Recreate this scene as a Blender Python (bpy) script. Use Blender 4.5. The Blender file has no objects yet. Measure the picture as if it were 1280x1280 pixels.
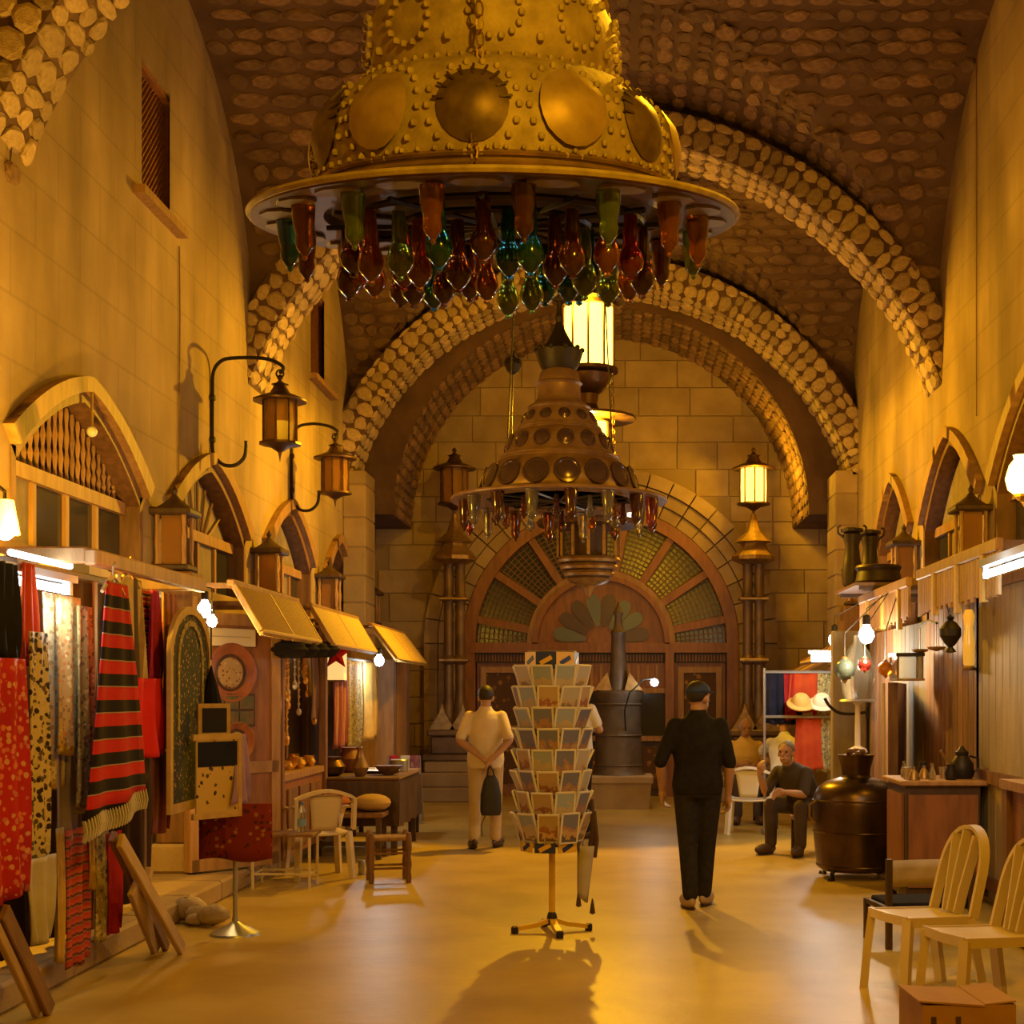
import bpy, bmesh, math, random
from mathutils import Vector, Matrix, Euler
random.seed(7)
sc = bpy.context.scene
COL = sc.collection
PI = math.pi

# ---------------------------------------------------------------- camera
F, CX, CY, EYE = 1800.0, 770.0, 868.0, 1.64          # focal length, vanishing point (px of a 1280 frame), eye height
cam = bpy.data.cameras.new('camera')
cam.sensor_width = 36.0
cam.lens = 36.0 * F / 1280.0
cam.shift_x = (640.0 - CX) / 1280.0
cam.shift_y = (CY - 640.0) / 1280.0
cam.clip_start = 0.05
cam_o = bpy.data.objects.new('camera', cam)
COL.objects.link(cam_o)
cam_o.location = (0, 0, EYE)
cam_o.rotation_euler = (PI / 2, 0, 0)
sc.camera = cam_o

# ---------------------------------------------------------------- world, exposure
w = bpy.data.worlds.new('world'); sc.world = w
w.use_nodes = True
w.node_tree.nodes['Background'].inputs[0].default_value = (0.9, 0.45, 0.10, 1)
w.node_tree.nodes['Background'].inputs[1].default_value = 0.02
vs = sc.view_settings
vs.view_transform = 'Standard'; vs.look = 'None'; vs.gamma = 1.0; vs.use_curve_mapping = False
vs.exposure = 0.0
SODIUM = (1.0, 0.505, 0.012)      # the hall's amber lamps
WARM = (1.0, 0.62, 0.20)        # shop bulbs
COOL = (0.85, 0.95, 1.0)        # fluorescent tubes

# ---------------------------------------------------------------- helpers
def Yof(px, X): return X * F / (px - CX)             # distance of a point of the plane x = X
def Xof(px, Y): return (px - CX) * Y / F
def Zof(py, Y): return EYE + (CY - py) * Y / F

def cr(pts, n=5):
    """Catmull-Rom curve through the points"""
    P = [Vector(p) for p in pts]; P = [P[0]*2-P[1]] + P + [P[-1]*2-P[-2]]; out = []
    for a, b, c, d in zip(P, P[1:], P[2:], P[3:]):
        for k in range(n):
            t = k/n; out.append(.5*((2*b)+(c-a)*t+(2*a-5*b+4*c-d)*t*t+(3*b-a-3*c+d)*t**3))
    return out + [P[-2]]
class G:
    """collects geometry for ONE mesh"""
    def __init__(s): s.v = []; s.f = []
    def add(s, vs, fs):
        o = len(s.v); s.v += [tuple(p) for p in vs]; s.f += [tuple(i + o for i in f) for f in fs]; return s
    def bb(s, x0, x1, y0, y1, z0, z1):
        return s.add([(x0,y0,z0),(x1,y0,z0),(x1,y1,z0),(x0,y1,z0),(x0,y0,z1),(x1,y0,z1),(x1,y1,z1),(x0,y1,z1)],
                     [(0,3,2,1),(4,5,6,7),(0,1,5,4),(1,2,6,5),(2,3,7,6),(3,0,4,7)])
    def box(s, c, d, rot=(0,0,0)):
        m = Euler(rot).to_matrix(); c = Vector(c); o = []
        for z in (-.5,.5):
            for x, y in ((-.5,-.5),(.5,-.5),(.5,.5),(-.5,.5)):
                o.append(c + m @ Vector((x*d[0], y*d[1], z*d[2])))
        return s.add(o, [(0,3,2,1),(4,5,6,7),(0,1,5,4),(1,2,6,5),(2,3,7,6),(3,0,4,7)])
    def bevbox(s, c, d, b, rot=(0,0,0)):
        """box with chamfered vertical ring top and bottom"""
        m = Euler(rot).to_matrix(); c = Vector(c); hx, hy, hz = d[0]/2, d[1]/2, d[2]/2
        rings = [(-hz, b), (-hz+b, 0), (hz-b, 0), (hz, b)]; vs = []
        for z, k in rings:
            for x, y in ((-hx+b,-hy+k),(hx-b,-hy+k),(hx-k,-hy+b),(hx-k,hy-b),(hx-b,hy-k),(-hx+b,hy-k),(-hx+k,hy-b),(-hx+k,-hy+b)):
                vs.append(c + m @ Vector((x, y, z)))
        fs = [tuple(range(7,-1,-1)), tuple(range(24,32))]
        for r in range(3):
            for i in range(8):
                j = (i+1) % 8; fs.append((r*8+i, r*8+j, r*8+8+j, r*8+8+i))
        return s.add(vs, fs)
    def tube(s, p, q, r0, r1=None, n=8):
        p, q = Vector(p), Vector(q); r1 = r0 if r1 is None else r1
        d = (q - p)
        if d.length < 1e-6: return s
        d.normalize(); a = d.orthogonal().normalized(); b = d.cross(a)
        vs = []
        for c, r in ((p, r0), (q, r1)):
            for i in range(n):
                t = 2*PI*i/n; vs.append(c + a*(r*math.cos(t)) + b*(r*math.sin(t)))
        return s.add(vs, [(i, (i+1) % n, n+(i+1) % n, n+i) for i in range(n)] + [tuple(range(n-1,-1,-1)), tuple(range(n, 2*n))])
    def path(s, pts, r, n=6, flat=None, up=(0,0,1)):
        """tube along a polyline; flat=(w,t) gives a rectangular section"""
        pts = [Vector(p) for p in pts]; L = len(pts); vs = []
        m = 4 if flat else n
        prev = None
        for k, p in enumerate(pts):
            t = (pts[min(k+1, L-1)] - pts[max(k-1, 0)]).normalized()
            if flat:
                a = Vector(up).cross(t)
                a = a.normalized() if a.length > 1e-5 else t.orthogonal().normalized()
                b = t.cross(a)
                for x, y in ((-1,-1),(1,-1),(1,1),(-1,1)): vs.append(p + a*(x*flat[0]/2) + b*(y*flat[1]/2))
            else:
                if prev is None: a = t.orthogonal().normalized()
                else:
                    a = prev - t * prev.dot(t); a.normalize()
                prev = a; b = t.cross(a); rr = r[k] if isinstance(r, (list, tuple)) else r
                for i in range(n):
                    an = 2*PI*i/n; vs.append(p + a*(rr*math.cos(an)) + b*(rr*math.sin(an)))
        fs = [tuple(range(m-1,-1,-1)), tuple(range((L-1)*m, L*m))]
        for k in range(L-1):
            for i in range(m):
                j = (i+1) % m; fs.append((k*m+i, k*m+j, (k+1)*m+j, (k+1)*m+i))
        return s.add(vs, fs)
    def lathe(s, prof, n=16, c=(0,0,0), a0=0.0, a1=2*PI, sx=1.0, sy=1.0):
        full = abs(a1 - a0 - 2*PI) < 1e-6; m = n if full else n+1; vs = []
        for r, z in prof:
            for i in range(m):
                t = a0 + (a1-a0)*i/n; vs.append((c[0]+r*sx*math.cos(t), c[1]+r*sy*math.sin(t), c[2]+z))
        fs = []
        for k in range(len(prof)-1):
            for i in range(n):
                j = (i+1) % m; fs.append((k*m+i, k*m+j, (k+1)*m+j, (k+1)*m+i))
        if full:
            if prof[0][0] > 1e-5: fs.append(tuple(range(n-1,-1,-1)))
            if prof[-1][0] > 1e-5: fs.append(tuple(range((len(prof)-1)*m, len(prof)*m)))
        return s.add(vs, fs)
    def ell(s, c, r, n=12, m=7, rot=None):
        r = (r, r, r) if not isinstance(r, (tuple, list)) else r
        M_ = Euler(rot).to_matrix() if rot else Matrix.Identity(3); c = Vector(c); vs = []; fs = []
        for k in range(m+1):
            ph = -PI/2 + PI*k/m
            for i in range(n):
                t = 2*PI*i/n
                vs.append(c + M_ @ Vector((r[0]*math.cos(ph)*math.cos(t), r[1]*math.cos(ph)*math.sin(t), r[2]*math.sin(ph))))
        for k in range(m):
            for i in range(n):
                j = (i+1) % n; fs.append((k*n+i, k*n+j, (k+1)*n+j, (k+1)*n+i))
        return s.add(vs, fs)
    def prism(s, poly, axis, a, b):
        """poly: 2D points; axis x: (y,z), y: (x,z), z: (x,y); extruded a..b"""
        def mk(p, t): return {'x': (t, p[0], p[1]), 'y': (p[0], t, p[1]), 'z': (p[0], p[1], t)}[axis]
        n = len(poly); vs = [mk(p, a) for p in poly] + [mk(p, b) for p in poly]
        return s.add(vs, [tuple(range(n-1,-1,-1)), tuple(range(n, 2*n))] + [(i, (i+1) % n, n+(i+1) % n, n+i) for i in range(n)])
    def strip(s, inner, outer, axis, a, b):
        """band between two equally long 2D polylines, extruded along axis"""
        for k in range(len(inner)-1):
            s.prism([inner[k], inner[k+1], outer[k+1], outer[k]], axis, a, b)
        return s
    def torus(s, c, R, r, n=16, m=6, mat=None):
        M_ = mat or Matrix.Identity(3); c = Vector(c); vs = []
        for i in range(n):
            t = 2*PI*i/n
            for j in range(m):
                u = 2*PI*j/m
                vs.append(c + M_ @ Vector(((R+r*math.cos(u))*math.cos(t), (R+r*math.cos(u))*math.sin(t), r*math.sin(u))))
        return s.add(vs, [(i*m+j, ((i+1) % n)*m+j, ((i+1) % n)*m+(j+1) % m, i*m+(j+1) % m) for i in range(n) for j in range(m)])
    def grid(s, fn, nu, nv):
        vs = [fn(i/nu, j/nv) for j in range(nv+1) for i in range(nu+1)]
        return s.add(vs, [(j*(nu+1)+i, j*(nu+1)+i+1, (j+1)*(nu+1)+i+1, (j+1)*(nu+1)+i) for j in range(nv) for i in range(nu)])
    def mesh(s, name, smooth=None):
        me = bpy.data.meshes.new(name); me.from_pydata(s.v, [], s.f)
        bm = bmesh.new(); bm.from_mesh(me)
        bmesh.ops.remove_doubles(bm, verts=bm.verts, dist=1e-5)
        bmesh.ops.recalc_face_normals(bm, faces=bm.faces); bm.to_mesh(me); bm.free()
        if smooth:
            me.shade_smooth()
            me.set_sharp_from_angle(angle=math.radians(smooth if smooth is not True else 40))
        return me
    def build(s, name, mat, parent=None, loc=(0,0,0), rot=(0,0,0), smooth=None, label=None, cat=None, group=None, kind=None):
        o = bpy.data.objects.new(name, s.mesh(name, smooth))
        if mat is not None: o.data.materials.append(mat)
        COL.objects.link(o); o.location = loc; o.rotation_euler = rot
        if parent: o.parent = parent
        return tag(o, label, cat, group, kind)

def tag(o, label=None, cat=None, group=None, kind=None):
    if label: o['label'] = label
    if cat: o['category'] = cat
    if group: o['group'] = group
    if kind: o['kind'] = kind
    return o
def thing(name, label, cat, loc=(0,0,0), rz=0.0, group=None, rot=None):
    o = bpy.data.objects.new(name, None); COL.objects.link(o)
    o.empty_display_size = .1
    o.location = loc; o.rotation_euler = rot if rot else (0, 0, rz)
    return tag(o, label, cat, group)
def dup(o, parent=None):
    c = o.copy(); COL.objects.link(c); c.parent = parent
    for ch in list(o.children): dup(ch, c)
    return c
def inst(name, me, parent, loc=(0,0,0), rot=(0,0,0), scale=(1,1,1)):
    o = bpy.data.objects.new(name, me); COL.objects.link(o); o.parent = parent
    o.location = loc; o.rotation_euler = rot; o.scale = scale
    return o
def lamp(name, loc, power, color, r=.05, parent=None):
    l = bpy.data.lights.new(name, 'POINT'); l.energy = power; l.color = color; l.shadow_soft_size = r
    o = bpy.data.objects.new(name, l); COL.objects.link(o); o.location = loc
    if parent: o.parent = parent
    return o

# ---------------------------------------------------------------- materials
def nd(nt, t, **kw):
    n = nt.nodes.new(t)
    for k, v in kw.items(): setattr(n, k, v)
    return n
def rgba(c): return (c[0], c[1], c[2], 1)
def M(name, c1, c2=None, sc_=4.0, rough=.75, metal=0.0, bump=0.0, bs=None, st=(1,1,1), rnd=0.0, emit=None, es=0.0, spec=.5, trans=0.0, alpha=None, lo=.35, hi=.65, detail=6, coord='Object', coat=0.0):
    m = bpy.data.materials.new(name); m.use_nodes = True; nt = m.node_tree; b = nt.nodes['Principled BSDF']
    b.inputs['Base Color'].default_value = rgba(c1); b.inputs['Roughness'].default_value = rough
    b.inputs['Metallic'].default_value = metal; b.inputs['Specular IOR Level'].default_value = spec
    b.inputs['Transmission Weight'].default_value = trans
    b.inputs['Coat Weight'].default_value = coat
    tc = nd(nt, 'ShaderNodeTexCoord'); mp = nd(nt, 'ShaderNodeMapping'); mp.inputs['Scale'].default_value = st
    nt.links.new(tc.outputs[coord], mp.inputs[0])
    col = None
    if c2 is not None:
        no = nd(nt, 'ShaderNodeTexNoise'); no.inputs['Scale'].default_value = sc_; no.inputs['Detail'].default_value = detail
        nt.links.new(mp.outputs[0], no.inputs['Vector'])
        r = nd(nt, 'ShaderNodeValToRGB'); r.color_ramp.elements[0].position = lo; r.color_ramp.elements[1].position = hi
        r.color_ramp.elements[0].color = rgba(c1); r.color_ramp.elements[1].color = rgba(c2)
        nt.links.new(no.outputs['Fac'], r.inputs[0]); col = r.outputs[0]
    if rnd:
        oi = nd(nt, 'ShaderNodeObjectInfo'); mr = nd(nt, 'ShaderNodeMapRange')
        mr.inputs[3].default_value = 1-rnd; mr.inputs[4].default_value = 1+rnd
        nt.links.new(oi.outputs['Random'], mr.inputs[0])
        mx = nd(nt, 'ShaderNodeMix', data_type='RGBA', blend_type='MULTIPLY'); mx.inputs[0].default_value = 1
        if col: nt.links.new(col, mx.inputs[6])
        else: mx.inputs[6].default_value = rgba(c1)
        nt.links.new(mr.outputs[0], mx.inputs[7]); col = mx.outputs[2]
    if col: nt.links.new(col, b.inputs['Base Color'])
    if bump:
        n2 = nd(nt, 'ShaderNodeTexNoise'); n2.inputs['Scale'].default_value = bs or sc_*4; n2.inputs['Detail'].default_value = 5
        nt.links.new(mp.outputs[0], n2.inputs['Vector'])
        bu = nd(nt, 'ShaderNodeBump'); bu.inputs['Strength'].default_value = bump; bu.inputs['Distance'].default_value = .02
        nt.links.new(n2.outputs['Fac'], bu.inputs['Height']); nt.links.new(bu.outputs[0], b.inputs['Normal'])
    if emit:
        b.inputs['Emission Color'].default_value = rgba(emit); b.inputs['Emission Strength'].default_value = es
    return m
def stripes(name, bands, axis=2, rep=1.0, rough=.9, var=.25, warp=0.0):
    """cloth woven in bands: [(start, colour)...] repeated along a Generated axis"""
    m = bpy.data.materials.new(name); m.use_nodes = True; nt = m.node_tree; b = nt.nodes['Principled BSDF']
    b.inputs['Roughness'].default_value = rough; b.inputs['Specular IOR Level'].default_value = .15
    tc = nd(nt, 'ShaderNodeTexCoord'); sx = nd(nt, 'ShaderNodeSeparateXYZ'); nt.links.new(tc.outputs['Generated'], sx.inputs[0])
    mu = nd(nt, 'ShaderNodeMath', operation='MULTIPLY'); mu.inputs[1].default_value = rep; nt.links.new(sx.outputs[axis], mu.inputs[0])
    src = mu.outputs[0]
    if warp:
        nz = nd(nt, 'ShaderNodeTexNoise'); nz.inputs['Scale'].default_value = 3
        nt.links.new(tc.outputs['Generated'], nz.inputs['Vector'])
        ma = nd(nt, 'ShaderNodeMath', operation='MULTIPLY_ADD'); ma.inputs[1].default_value = warp
        nt.links.new(nz.outputs['Fac'], ma.inputs[0]); nt.links.new(src, ma.inputs[2]); src = ma.outputs[0]
    fr = nd(nt, 'ShaderNodeMath', operation='FRACT'); nt.links.new(src, fr.inputs[0])
    r = nd(nt, 'ShaderNodeValToRGB'); r.color_ramp.interpolation = 'CONSTANT'
    for k, (p, c) in enumerate(bands):
        e = r.color_ramp.elements[k] if k < 2 else r.color_ramp.elements.new(p)
        e.position = p; e.color = rgba(c)
    nt.links.new(fr.outputs[0], r.inputs[0])
    n2 = nd(nt, 'ShaderNodeTexNoise'); n2.inputs['Scale'].default_value = 22; nt.links.new(tc.outputs['Object'], n2.inputs['Vector'])
    mr = nd(nt, 'ShaderNodeMapRange'); mr.inputs[3].default_value = 1-var; mr.inputs[4].default_value = 1+var; nt.links.new(n2.outputs['Fac'], mr.inputs[0])
    mx = nd(nt, 'ShaderNodeMix', data_type='RGBA', blend_type='MULTIPLY'); mx.inputs[0].default_value = 1
    nt.links.new(r.outputs[0], mx.inputs[6]); nt.links.new(mr.outputs[0], mx.inputs[7]); nt.links.new(mx.outputs[2], b.inputs['Base Color'])
    return m
def spotted(name, base, spots, sc_=14, size=.35, rough=.85, st=(1,1,1), spec=.2, base2=None):
    """figured cloth: flower or medallion spots on a ground"""
    m = bpy.data.materials.new(name); m.use_nodes = True; nt = m.node_tree; b = nt.nodes['Principled BSDF']
    b.inputs['Roughness'].default_value = rough; b.inputs['Specular IOR Level'].default_value = spec
    tc = nd(nt, 'ShaderNodeTexCoord'); mp = nd(nt, 'ShaderNodeMapping'); mp.inputs['Scale'].default_value = st
    nt.links.new(tc.outputs['Object'], mp.inputs[0])
    vo = nd(nt, 'ShaderNodeTexVoronoi'); vo.inputs['Scale'].default_value = sc_; nt.links.new(mp.outputs[0], vo.inputs['Vector'])
    nz = nd(nt, 'ShaderNodeTexNoise'); nz.inputs['Scale'].default_value = sc_*1.7; nz.inputs['Detail'].default_value = 4
    nt.links.new(mp.outputs[0], nz.inputs['Vector'])
    ad = nd(nt, 'ShaderNodeMath', operation='MULTIPLY_ADD'); ad.inputs[1].default_value = .5; nt.links.new(nz.outputs['Fac'], ad.inputs[0]); nt.links.new(vo.outputs['Distance'], ad.inputs[2])
    gt = nd(nt, 'ShaderNodeMath', operation='LESS_THAN'); gt.inputs[1].default_value = size+.25; nt.links.new(ad.outputs[0], gt.inputs[0])
    sx = nd(nt, 'ShaderNodeSeparateColor'); nt.links.new(vo.outputs['Color'], sx.inputs[0])
    r = nd(nt, 'ShaderNodeValToRGB'); r.color_ramp.interpolation = 'CONSTANT'
    for k, c in enumerate(spots):
        e = r.color_ramp.elements[k] if k < 2 else r.color_ramp.elements.new(k/len(spots))
        e.position = k/len(spots); e.color = rgba(c)
    if len(spots) == 1: r.color_ramp.elements[1].color = rgba(spots[0])
    nt.links.new(sx.outputs[0], r.inputs[0])
    mx = nd(nt, 'ShaderNodeMix', data_type='RGBA'); mx.inputs[6].default_value = rgba(base); nt.links.new(gt.outputs[0], mx.inputs[0]); nt.links.new(r.outputs[0], mx.inputs[7])
    if base2:
        r2 = nd(nt, 'ShaderNodeValToRGB'); r2.color_ramp.elements[0].color = rgba(base); r2.color_ramp.elements[1].color = rgba(base2)
        r2.color_ramp.elements[0].position = .4; r2.color_ramp.elements[1].position = .6
        n3 = nd(nt, 'ShaderNodeTexNoise'); n3.inputs['Scale'].default_value = 4; nt.links.new(tc.outputs['Object'], n3.inputs['Vector'])
        nt.links.new(n3.outputs['Fac'], r2.inputs[0]); nt.links.new(r2.outputs[0], mx.inputs[6])
    nt.links.new(mx.outputs[2], b.inputs['Base Color'])
    return m
def glass(name, c, rough=.12, trans=.75, emit=0.0):
    return M(name, c, rough=rough, trans=trans, spec=.6, emit=c if emit else None, es=emit)
def glow(name, c, s):
    return M(name, (0,0,0), rough=.6, emit=c, es=s)

def plaster():
    m = M('ochre_plaster', (.50,.355,.165), (.34,.225,.10), .9, .88, bump=.3, bs=11, detail=9, lo=.32, hi=.68)
    nt = m.node_tree; b = nt.nodes['Principled BSDF']; src = b.inputs['Base Color'].links[0].from_socket
    tc = nd(nt, 'ShaderNodeTexCoord'); mp = nd(nt, 'ShaderNodeMapping'); mp.inputs['Scale'].default_value = (1.0,1.0,.3); nt.links.new(tc.outputs['Object'], mp.inputs[0])
    nz = nd(nt, 'ShaderNodeTexNoise'); nz.inputs['Scale'].default_value = 1.3; nz.inputs['Detail'].default_value = 6; nt.links.new(mp.outputs[0], nz.inputs['Vector'])
    mr = nd(nt, 'ShaderNodeMapRange'); mr.inputs[1].default_value = .35; mr.inputs[2].default_value = .62; mr.inputs[3].default_value = .62; mr.inputs[4].default_value = 1.05; nt.links.new(nz.outputs['Fac'], mr.inputs[0])
    # faint courses of large ashlar under the plaster
    sx = nd(nt, 'ShaderNodeSeparateXYZ'); nt.links.new(tc.outputs['Object'], sx.inputs[0]); cb = nd(nt, 'ShaderNodeCombineXYZ'); nt.links.new(sx.outputs[1], cb.inputs[0]); nt.links.new(sx.outputs[2], cb.inputs[1])
    br = nd(nt, 'ShaderNodeTexBrick'); br.inputs['Scale'].default_value = 1.0; br.inputs['Brick Width'].default_value = .8; br.inputs['Row Height'].default_value = .42; br.inputs['Mortar Size'].default_value = .012
    br.inputs['Color1'].default_value = (1,1,1,1); br.inputs['Color2'].default_value = (.93,.93,.93,1); br.inputs['Mortar'].default_value = (.82,.82,.82,1); nt.links.new(cb.outputs[0], br.inputs['Vector'])
    m1 = nd(nt, 'ShaderNodeMix', data_type='RGBA', blend_type='MULTIPLY'); m1.inputs[0].default_value = 1; nt.links.new(src, m1.inputs[6]); nt.links.new(mr.outputs[0], m1.inputs[7])
    m2 = nd(nt, 'ShaderNodeMix', data_type='RGBA', blend_type='MULTIPLY'); m2.inputs[0].default_value = 1; nt.links.new(m1.outputs[2], m2.inputs[6]); nt.links.new(br.outputs['Color'], m2.inputs[7]); nt.links.new(m2.outputs[2], b.inputs['Base Color'])
    return m
PLASTER = plaster()
STONE = M('rubble_stone', (.15,.078,.038), (.25,.145,.075), 3.5, .9, bump=.5, bs=22, rnd=.35)
MORTAR = M('vault_mortar', (.085,.043,.022), (.135,.072,.039), 2.2, .95, bump=.6, bs=9)
ASHLAR = M('ashlar_block', (.40,.28,.135), (.31,.205,.095), 2.5, .85, bump=.3, bs=18, rnd=.14)
JOINT = M('ashlar_joint', (.30,.205,.10), rough=.95)
RIBSTONE = M('arch_stone', (.36,.24,.12), (.50,.36,.18), 4, .9, bump=.5, bs=20, rnd=.28)
WOOD = M('brown_wood', (.22,.105,.042), (.13,.06,.024), 3, .55, bump=.12, st=(6,6,1), rnd=.12)
WOODL = M('honey_wood', (.40,.22,.085), (.28,.145,.055), 3, .55, bump=.12, st=(6,6,1), rnd=.12)
WOODD = M('dark_wood', (.075,.036,.018), (.045,.022,.012), 3, .6, bump=.12, st=(6,6,1))
REDWOOD = M('red_brown_wood', (.30,.115,.04), (.20,.075,.028), 3, .5, bump=.1, st=(5,5,1))
REED = M('yellow_reed', (.62,.43,.12), (.48,.31,.07), 20, .6, st=(8,8,1))
IRON = M('black_iron', (.035,.027,.02), rough=.5, metal=.6)
BRONZE = M('aged_bronze', (.16,.085,.04), (.09,.05,.028), 9, .42, metal=.75)
BRASS = M('old_brass', (.42,.27,.10), (.27,.16,.06), 12, .42, metal=.7)
GILT = M('dull_gilt_metal', (.46,.35,.18), (.30,.22,.11), 14, .68, metal=.25, bump=.15, bs=60)
DARKGLASS = M('dark_glass', (.03,.028,.022), rough=.12, spec=.6)
AMBERGLASS = M('amber_pane', (.45,.22,.06), rough=.2, trans=.55)
WHITEP = M('white_plastic', (.78,.73,.62), rough=.35)
CREAMP = M('cream_plastic', (.62,.50,.33), (.56,.45,.29), 3, .4)
STEEL = M('grey_steel', (.40,.39,.37), rough=.35, metal=.7)
BULB = glow('bulb_glow', (1.0,.86,.62), 30)
COOLBULB = glow('cool_bulb_glow', (.86,.95,1.0), 30)
TUBEGLOW = glow('fluorescent_glow', (.80,.97,1.0), 16)
AMBERGLOW = glow('amber_glow', (1.0,.62,.10), 10)
BLACK = M('black_void', (.012,.009,.007), rough=.9)

# ================================================================ the setting
XC, HALF = -.22, 3.65
XL, XR = XC - HALF, XC + HALF                      # wall faces
YB = 23.2                                          # end wall
BAYS = [(-3.4, 2.9), (2.9, 9.2), (9.2, 15.5), (15.5, 21.0)]
ZS, RISE = 4.9, 3.1

def arch_z(t, zs, h):                              # shallow pointed shop arch, t in -1..1
    t = abs(t); return zs + h*(.62*(1-t*t) + .38*(1-t))
LEFT_ARCHES = [(10.47, 1.28, 3.24, .60), (13.75, 1.26, 3.24, .60), (17.05, 1.2, 3.24, .60), (20.0, .9, 3.2, .55)]
RIGHT_ARCHES = [(11.75, 1.25, 3.52, .76), (14.78, 1.25, 3.52, .76), (17.75, 1.05, 3.52, .74)]
NB = 2.62                                          # niche bottom
def wall_bottom(y, arches):
    for yc, a, zs, h in arches:
        if abs(y-yc) < a: return arch_z((y-yc)/a, zs, h)
    return None
def side_wall(name, X, out, arches, wins):
    g = G(); ys = []
    y = -3.4
    cuts = set()
    for yc, a, zs, h in arches:
        for k in range(25): cuts.add(round(yc - a + 2*a*k/24, 4))
    for y0, y1, z0, z1 in wins: cuts |= {y0, y1}
    ys = sorted({-3.4, YB+.3} | cuts)
    for y0, y1 in zip(ys, ys[1:]):
        m = (y0+y1)/2; top = 8.4
        segs = [(0, top)]
        for yc, a, zs, h in arches:
            if abs(m-yc) < a:
                za, zb = arch_z((y0-yc)/a, zs, h), arch_z((y1-yc)/a, zs, h)
                g.add([(X,y0,za),(X,y1,zb),(X,y1,top),(X,y0,top)], [(0,1,2,3)])
                g.add([(X,y0,0),(X,y1,0),(X,y1,NB),(X,y0,NB)], [(0,1,2,3)])
                segs = None
        if segs is None: continue
        hit = [w_ for w_ in wins if w_[0] <= m <= w_[1]]
        if hit:
            _, _, z0, z1 = hit[0]; segs = [(0, z0), (z1, top)]
        for a_, b_ in segs: g.add([(X,y0,a_),(X,y1,a_),(X,y1,b_),(X,y0,b_)], [(0,1,2,3)])
    for y0, y1, z0, z1 in wins:                    # window reveals
        d = X + out*.16
        g.add([(X,y0,z0),(X,y1,z0),(d,y1,z0),(d,y0,z0)], [(0,1,2,3)]); g.add([(X,y0,z1),(X,y1,z1),(d,y1,z1),(d,y0,z1)], [(0,1,2,3)])
        g.add([(X,y0,z0),(X,y0,z1),(d,y0,z1),(d,y0,z0)], [(0,1,2,3)]); g.add([(X,y1,z0),(X,y1,z1),(d,y1,z1),(d,y1,z0)], [(0,1,2,3)])
    o = g.build(name, PLASTER, kind='structure')
    return o
LWIN = [(11.57, 12.66, 5.73, 6.85), (18.2, 19.5, 5.70, 6.85)]
wall_left = side_wall('wall_left', XL, -1, LEFT_ARCHES, LWIN)
wall_right = side_wall('wall_right', XR, 1, RIGHT_ARCHES, [])
tag(wall_left, 'ochre plastered side wall with pointed shop arches on the left'); tag(wall_right, 'ochre plastered side wall with pointed shop arches on the right')
# thin cracks and conduits on the plaster
g = G(); g.path([(XL+.012, 12.72, 5.6), (XL+.012, 12.74, 5.0), (XL+.012, 12.72, 4.3), (XL+.012, 12.7, 3.4)], .006, 5)
g.build('cable', WOOD, label='thin dark cable running down the left wall below the lattice window', cat='cable')
g = G(); g.path([(XR-.012, Yof(1222, XR), Zof(y_, Yof(1222, XR))) for y_ in (60, 200, 330, 400, 520)], .006, 5)
g.build('cable', WOOD, label='thin dark cable running down the right wall above the shop arch', cat='cable')

# lattice windows high in the left wall
for k, (y0, y1, z0, z1) in enumerate(LWIN):
    wn = thing('window_%d' % (k+1), ['wooden lattice window high on the left wall near the big chandelier', 'wooden lattice window high on the left wall above the far bracket lantern'][k], None, (XL, (y0+y1)/2, z0)); wn['kind'] = 'structure'
    W_, H_ = y1-y0, z1-z0
    g = G()
    n = 16
    for i in range(n*2):
        c = -H_ + (W_+H_)*i/(n*2.0)
        for sgn in (1, -1):
            # diagonal laths clipped to the rectangle
            pts = []
            for t in (0, 1):
                pass
            y_a, z_a = max(0, c), max(0, -c)
            L_ = min(W_-y_a, H_-z_a)
            if L_ <= .02: continue
            p, q = (y_a, z_a), (y_a+L_, z_a+L_)
            if sgn < 0: p, q = (W_-p[0], p[1]), (W_-q[0], q[1])
            g.tube((-.10+.01*sgn, p[0]-W_/2, p[1]), (-.10+.01*sgn, q[0]-W_/2, q[1]), .011, n=4)
    g.build('lattice', REDWOOD, wn, kind='stuff')
    g = G(); g.bb(-.15, -.13, -W_/2, W_/2, 0, H_); g.build('pane', BLACK, wn)
    g = G()
    for a_, b_, c_, d_ in ((-W_/2, W_/2, 0, .05), (-W_/2, W_/2, H_-.05, H_), (-W_/2, -W_/2+.05, .05, H_-.05), (W_/2-.05, W_/2, .05, H_-.05)): g.bb(-.12, -.03, a_, b_, c_, d_)
    g.build('window_frame', REDWOOD, wn)
    g = G(); g.bb(-.02, .10, -W_/2-.04, W_/2+.04, -.07, 0); g.build('window_sill', WOODL, wn)

# floor
FLOOR = M('polished_floor', (.50,.36,.085), (.40,.27,.055), 1.6, .38, bump=.22, bs=7, detail=8, spec=.5)
g = G(); g.grid(lambda u, v: (XL-.6+(2*HALF+1.2)*u, -3.4+(YB+3.8)*v, 0), 8, 26)
floor = g.build('floor', FLOOR, kind='structure', label='worn polished yellow stone floor of the market hall')
g = G(); g.bb(XL-.5, XR+.5, -3.6, -3.4, 0, 8.4); g.build('wall_front', PLASTER, kind='structure', label='plain wall behind the camera')

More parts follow.
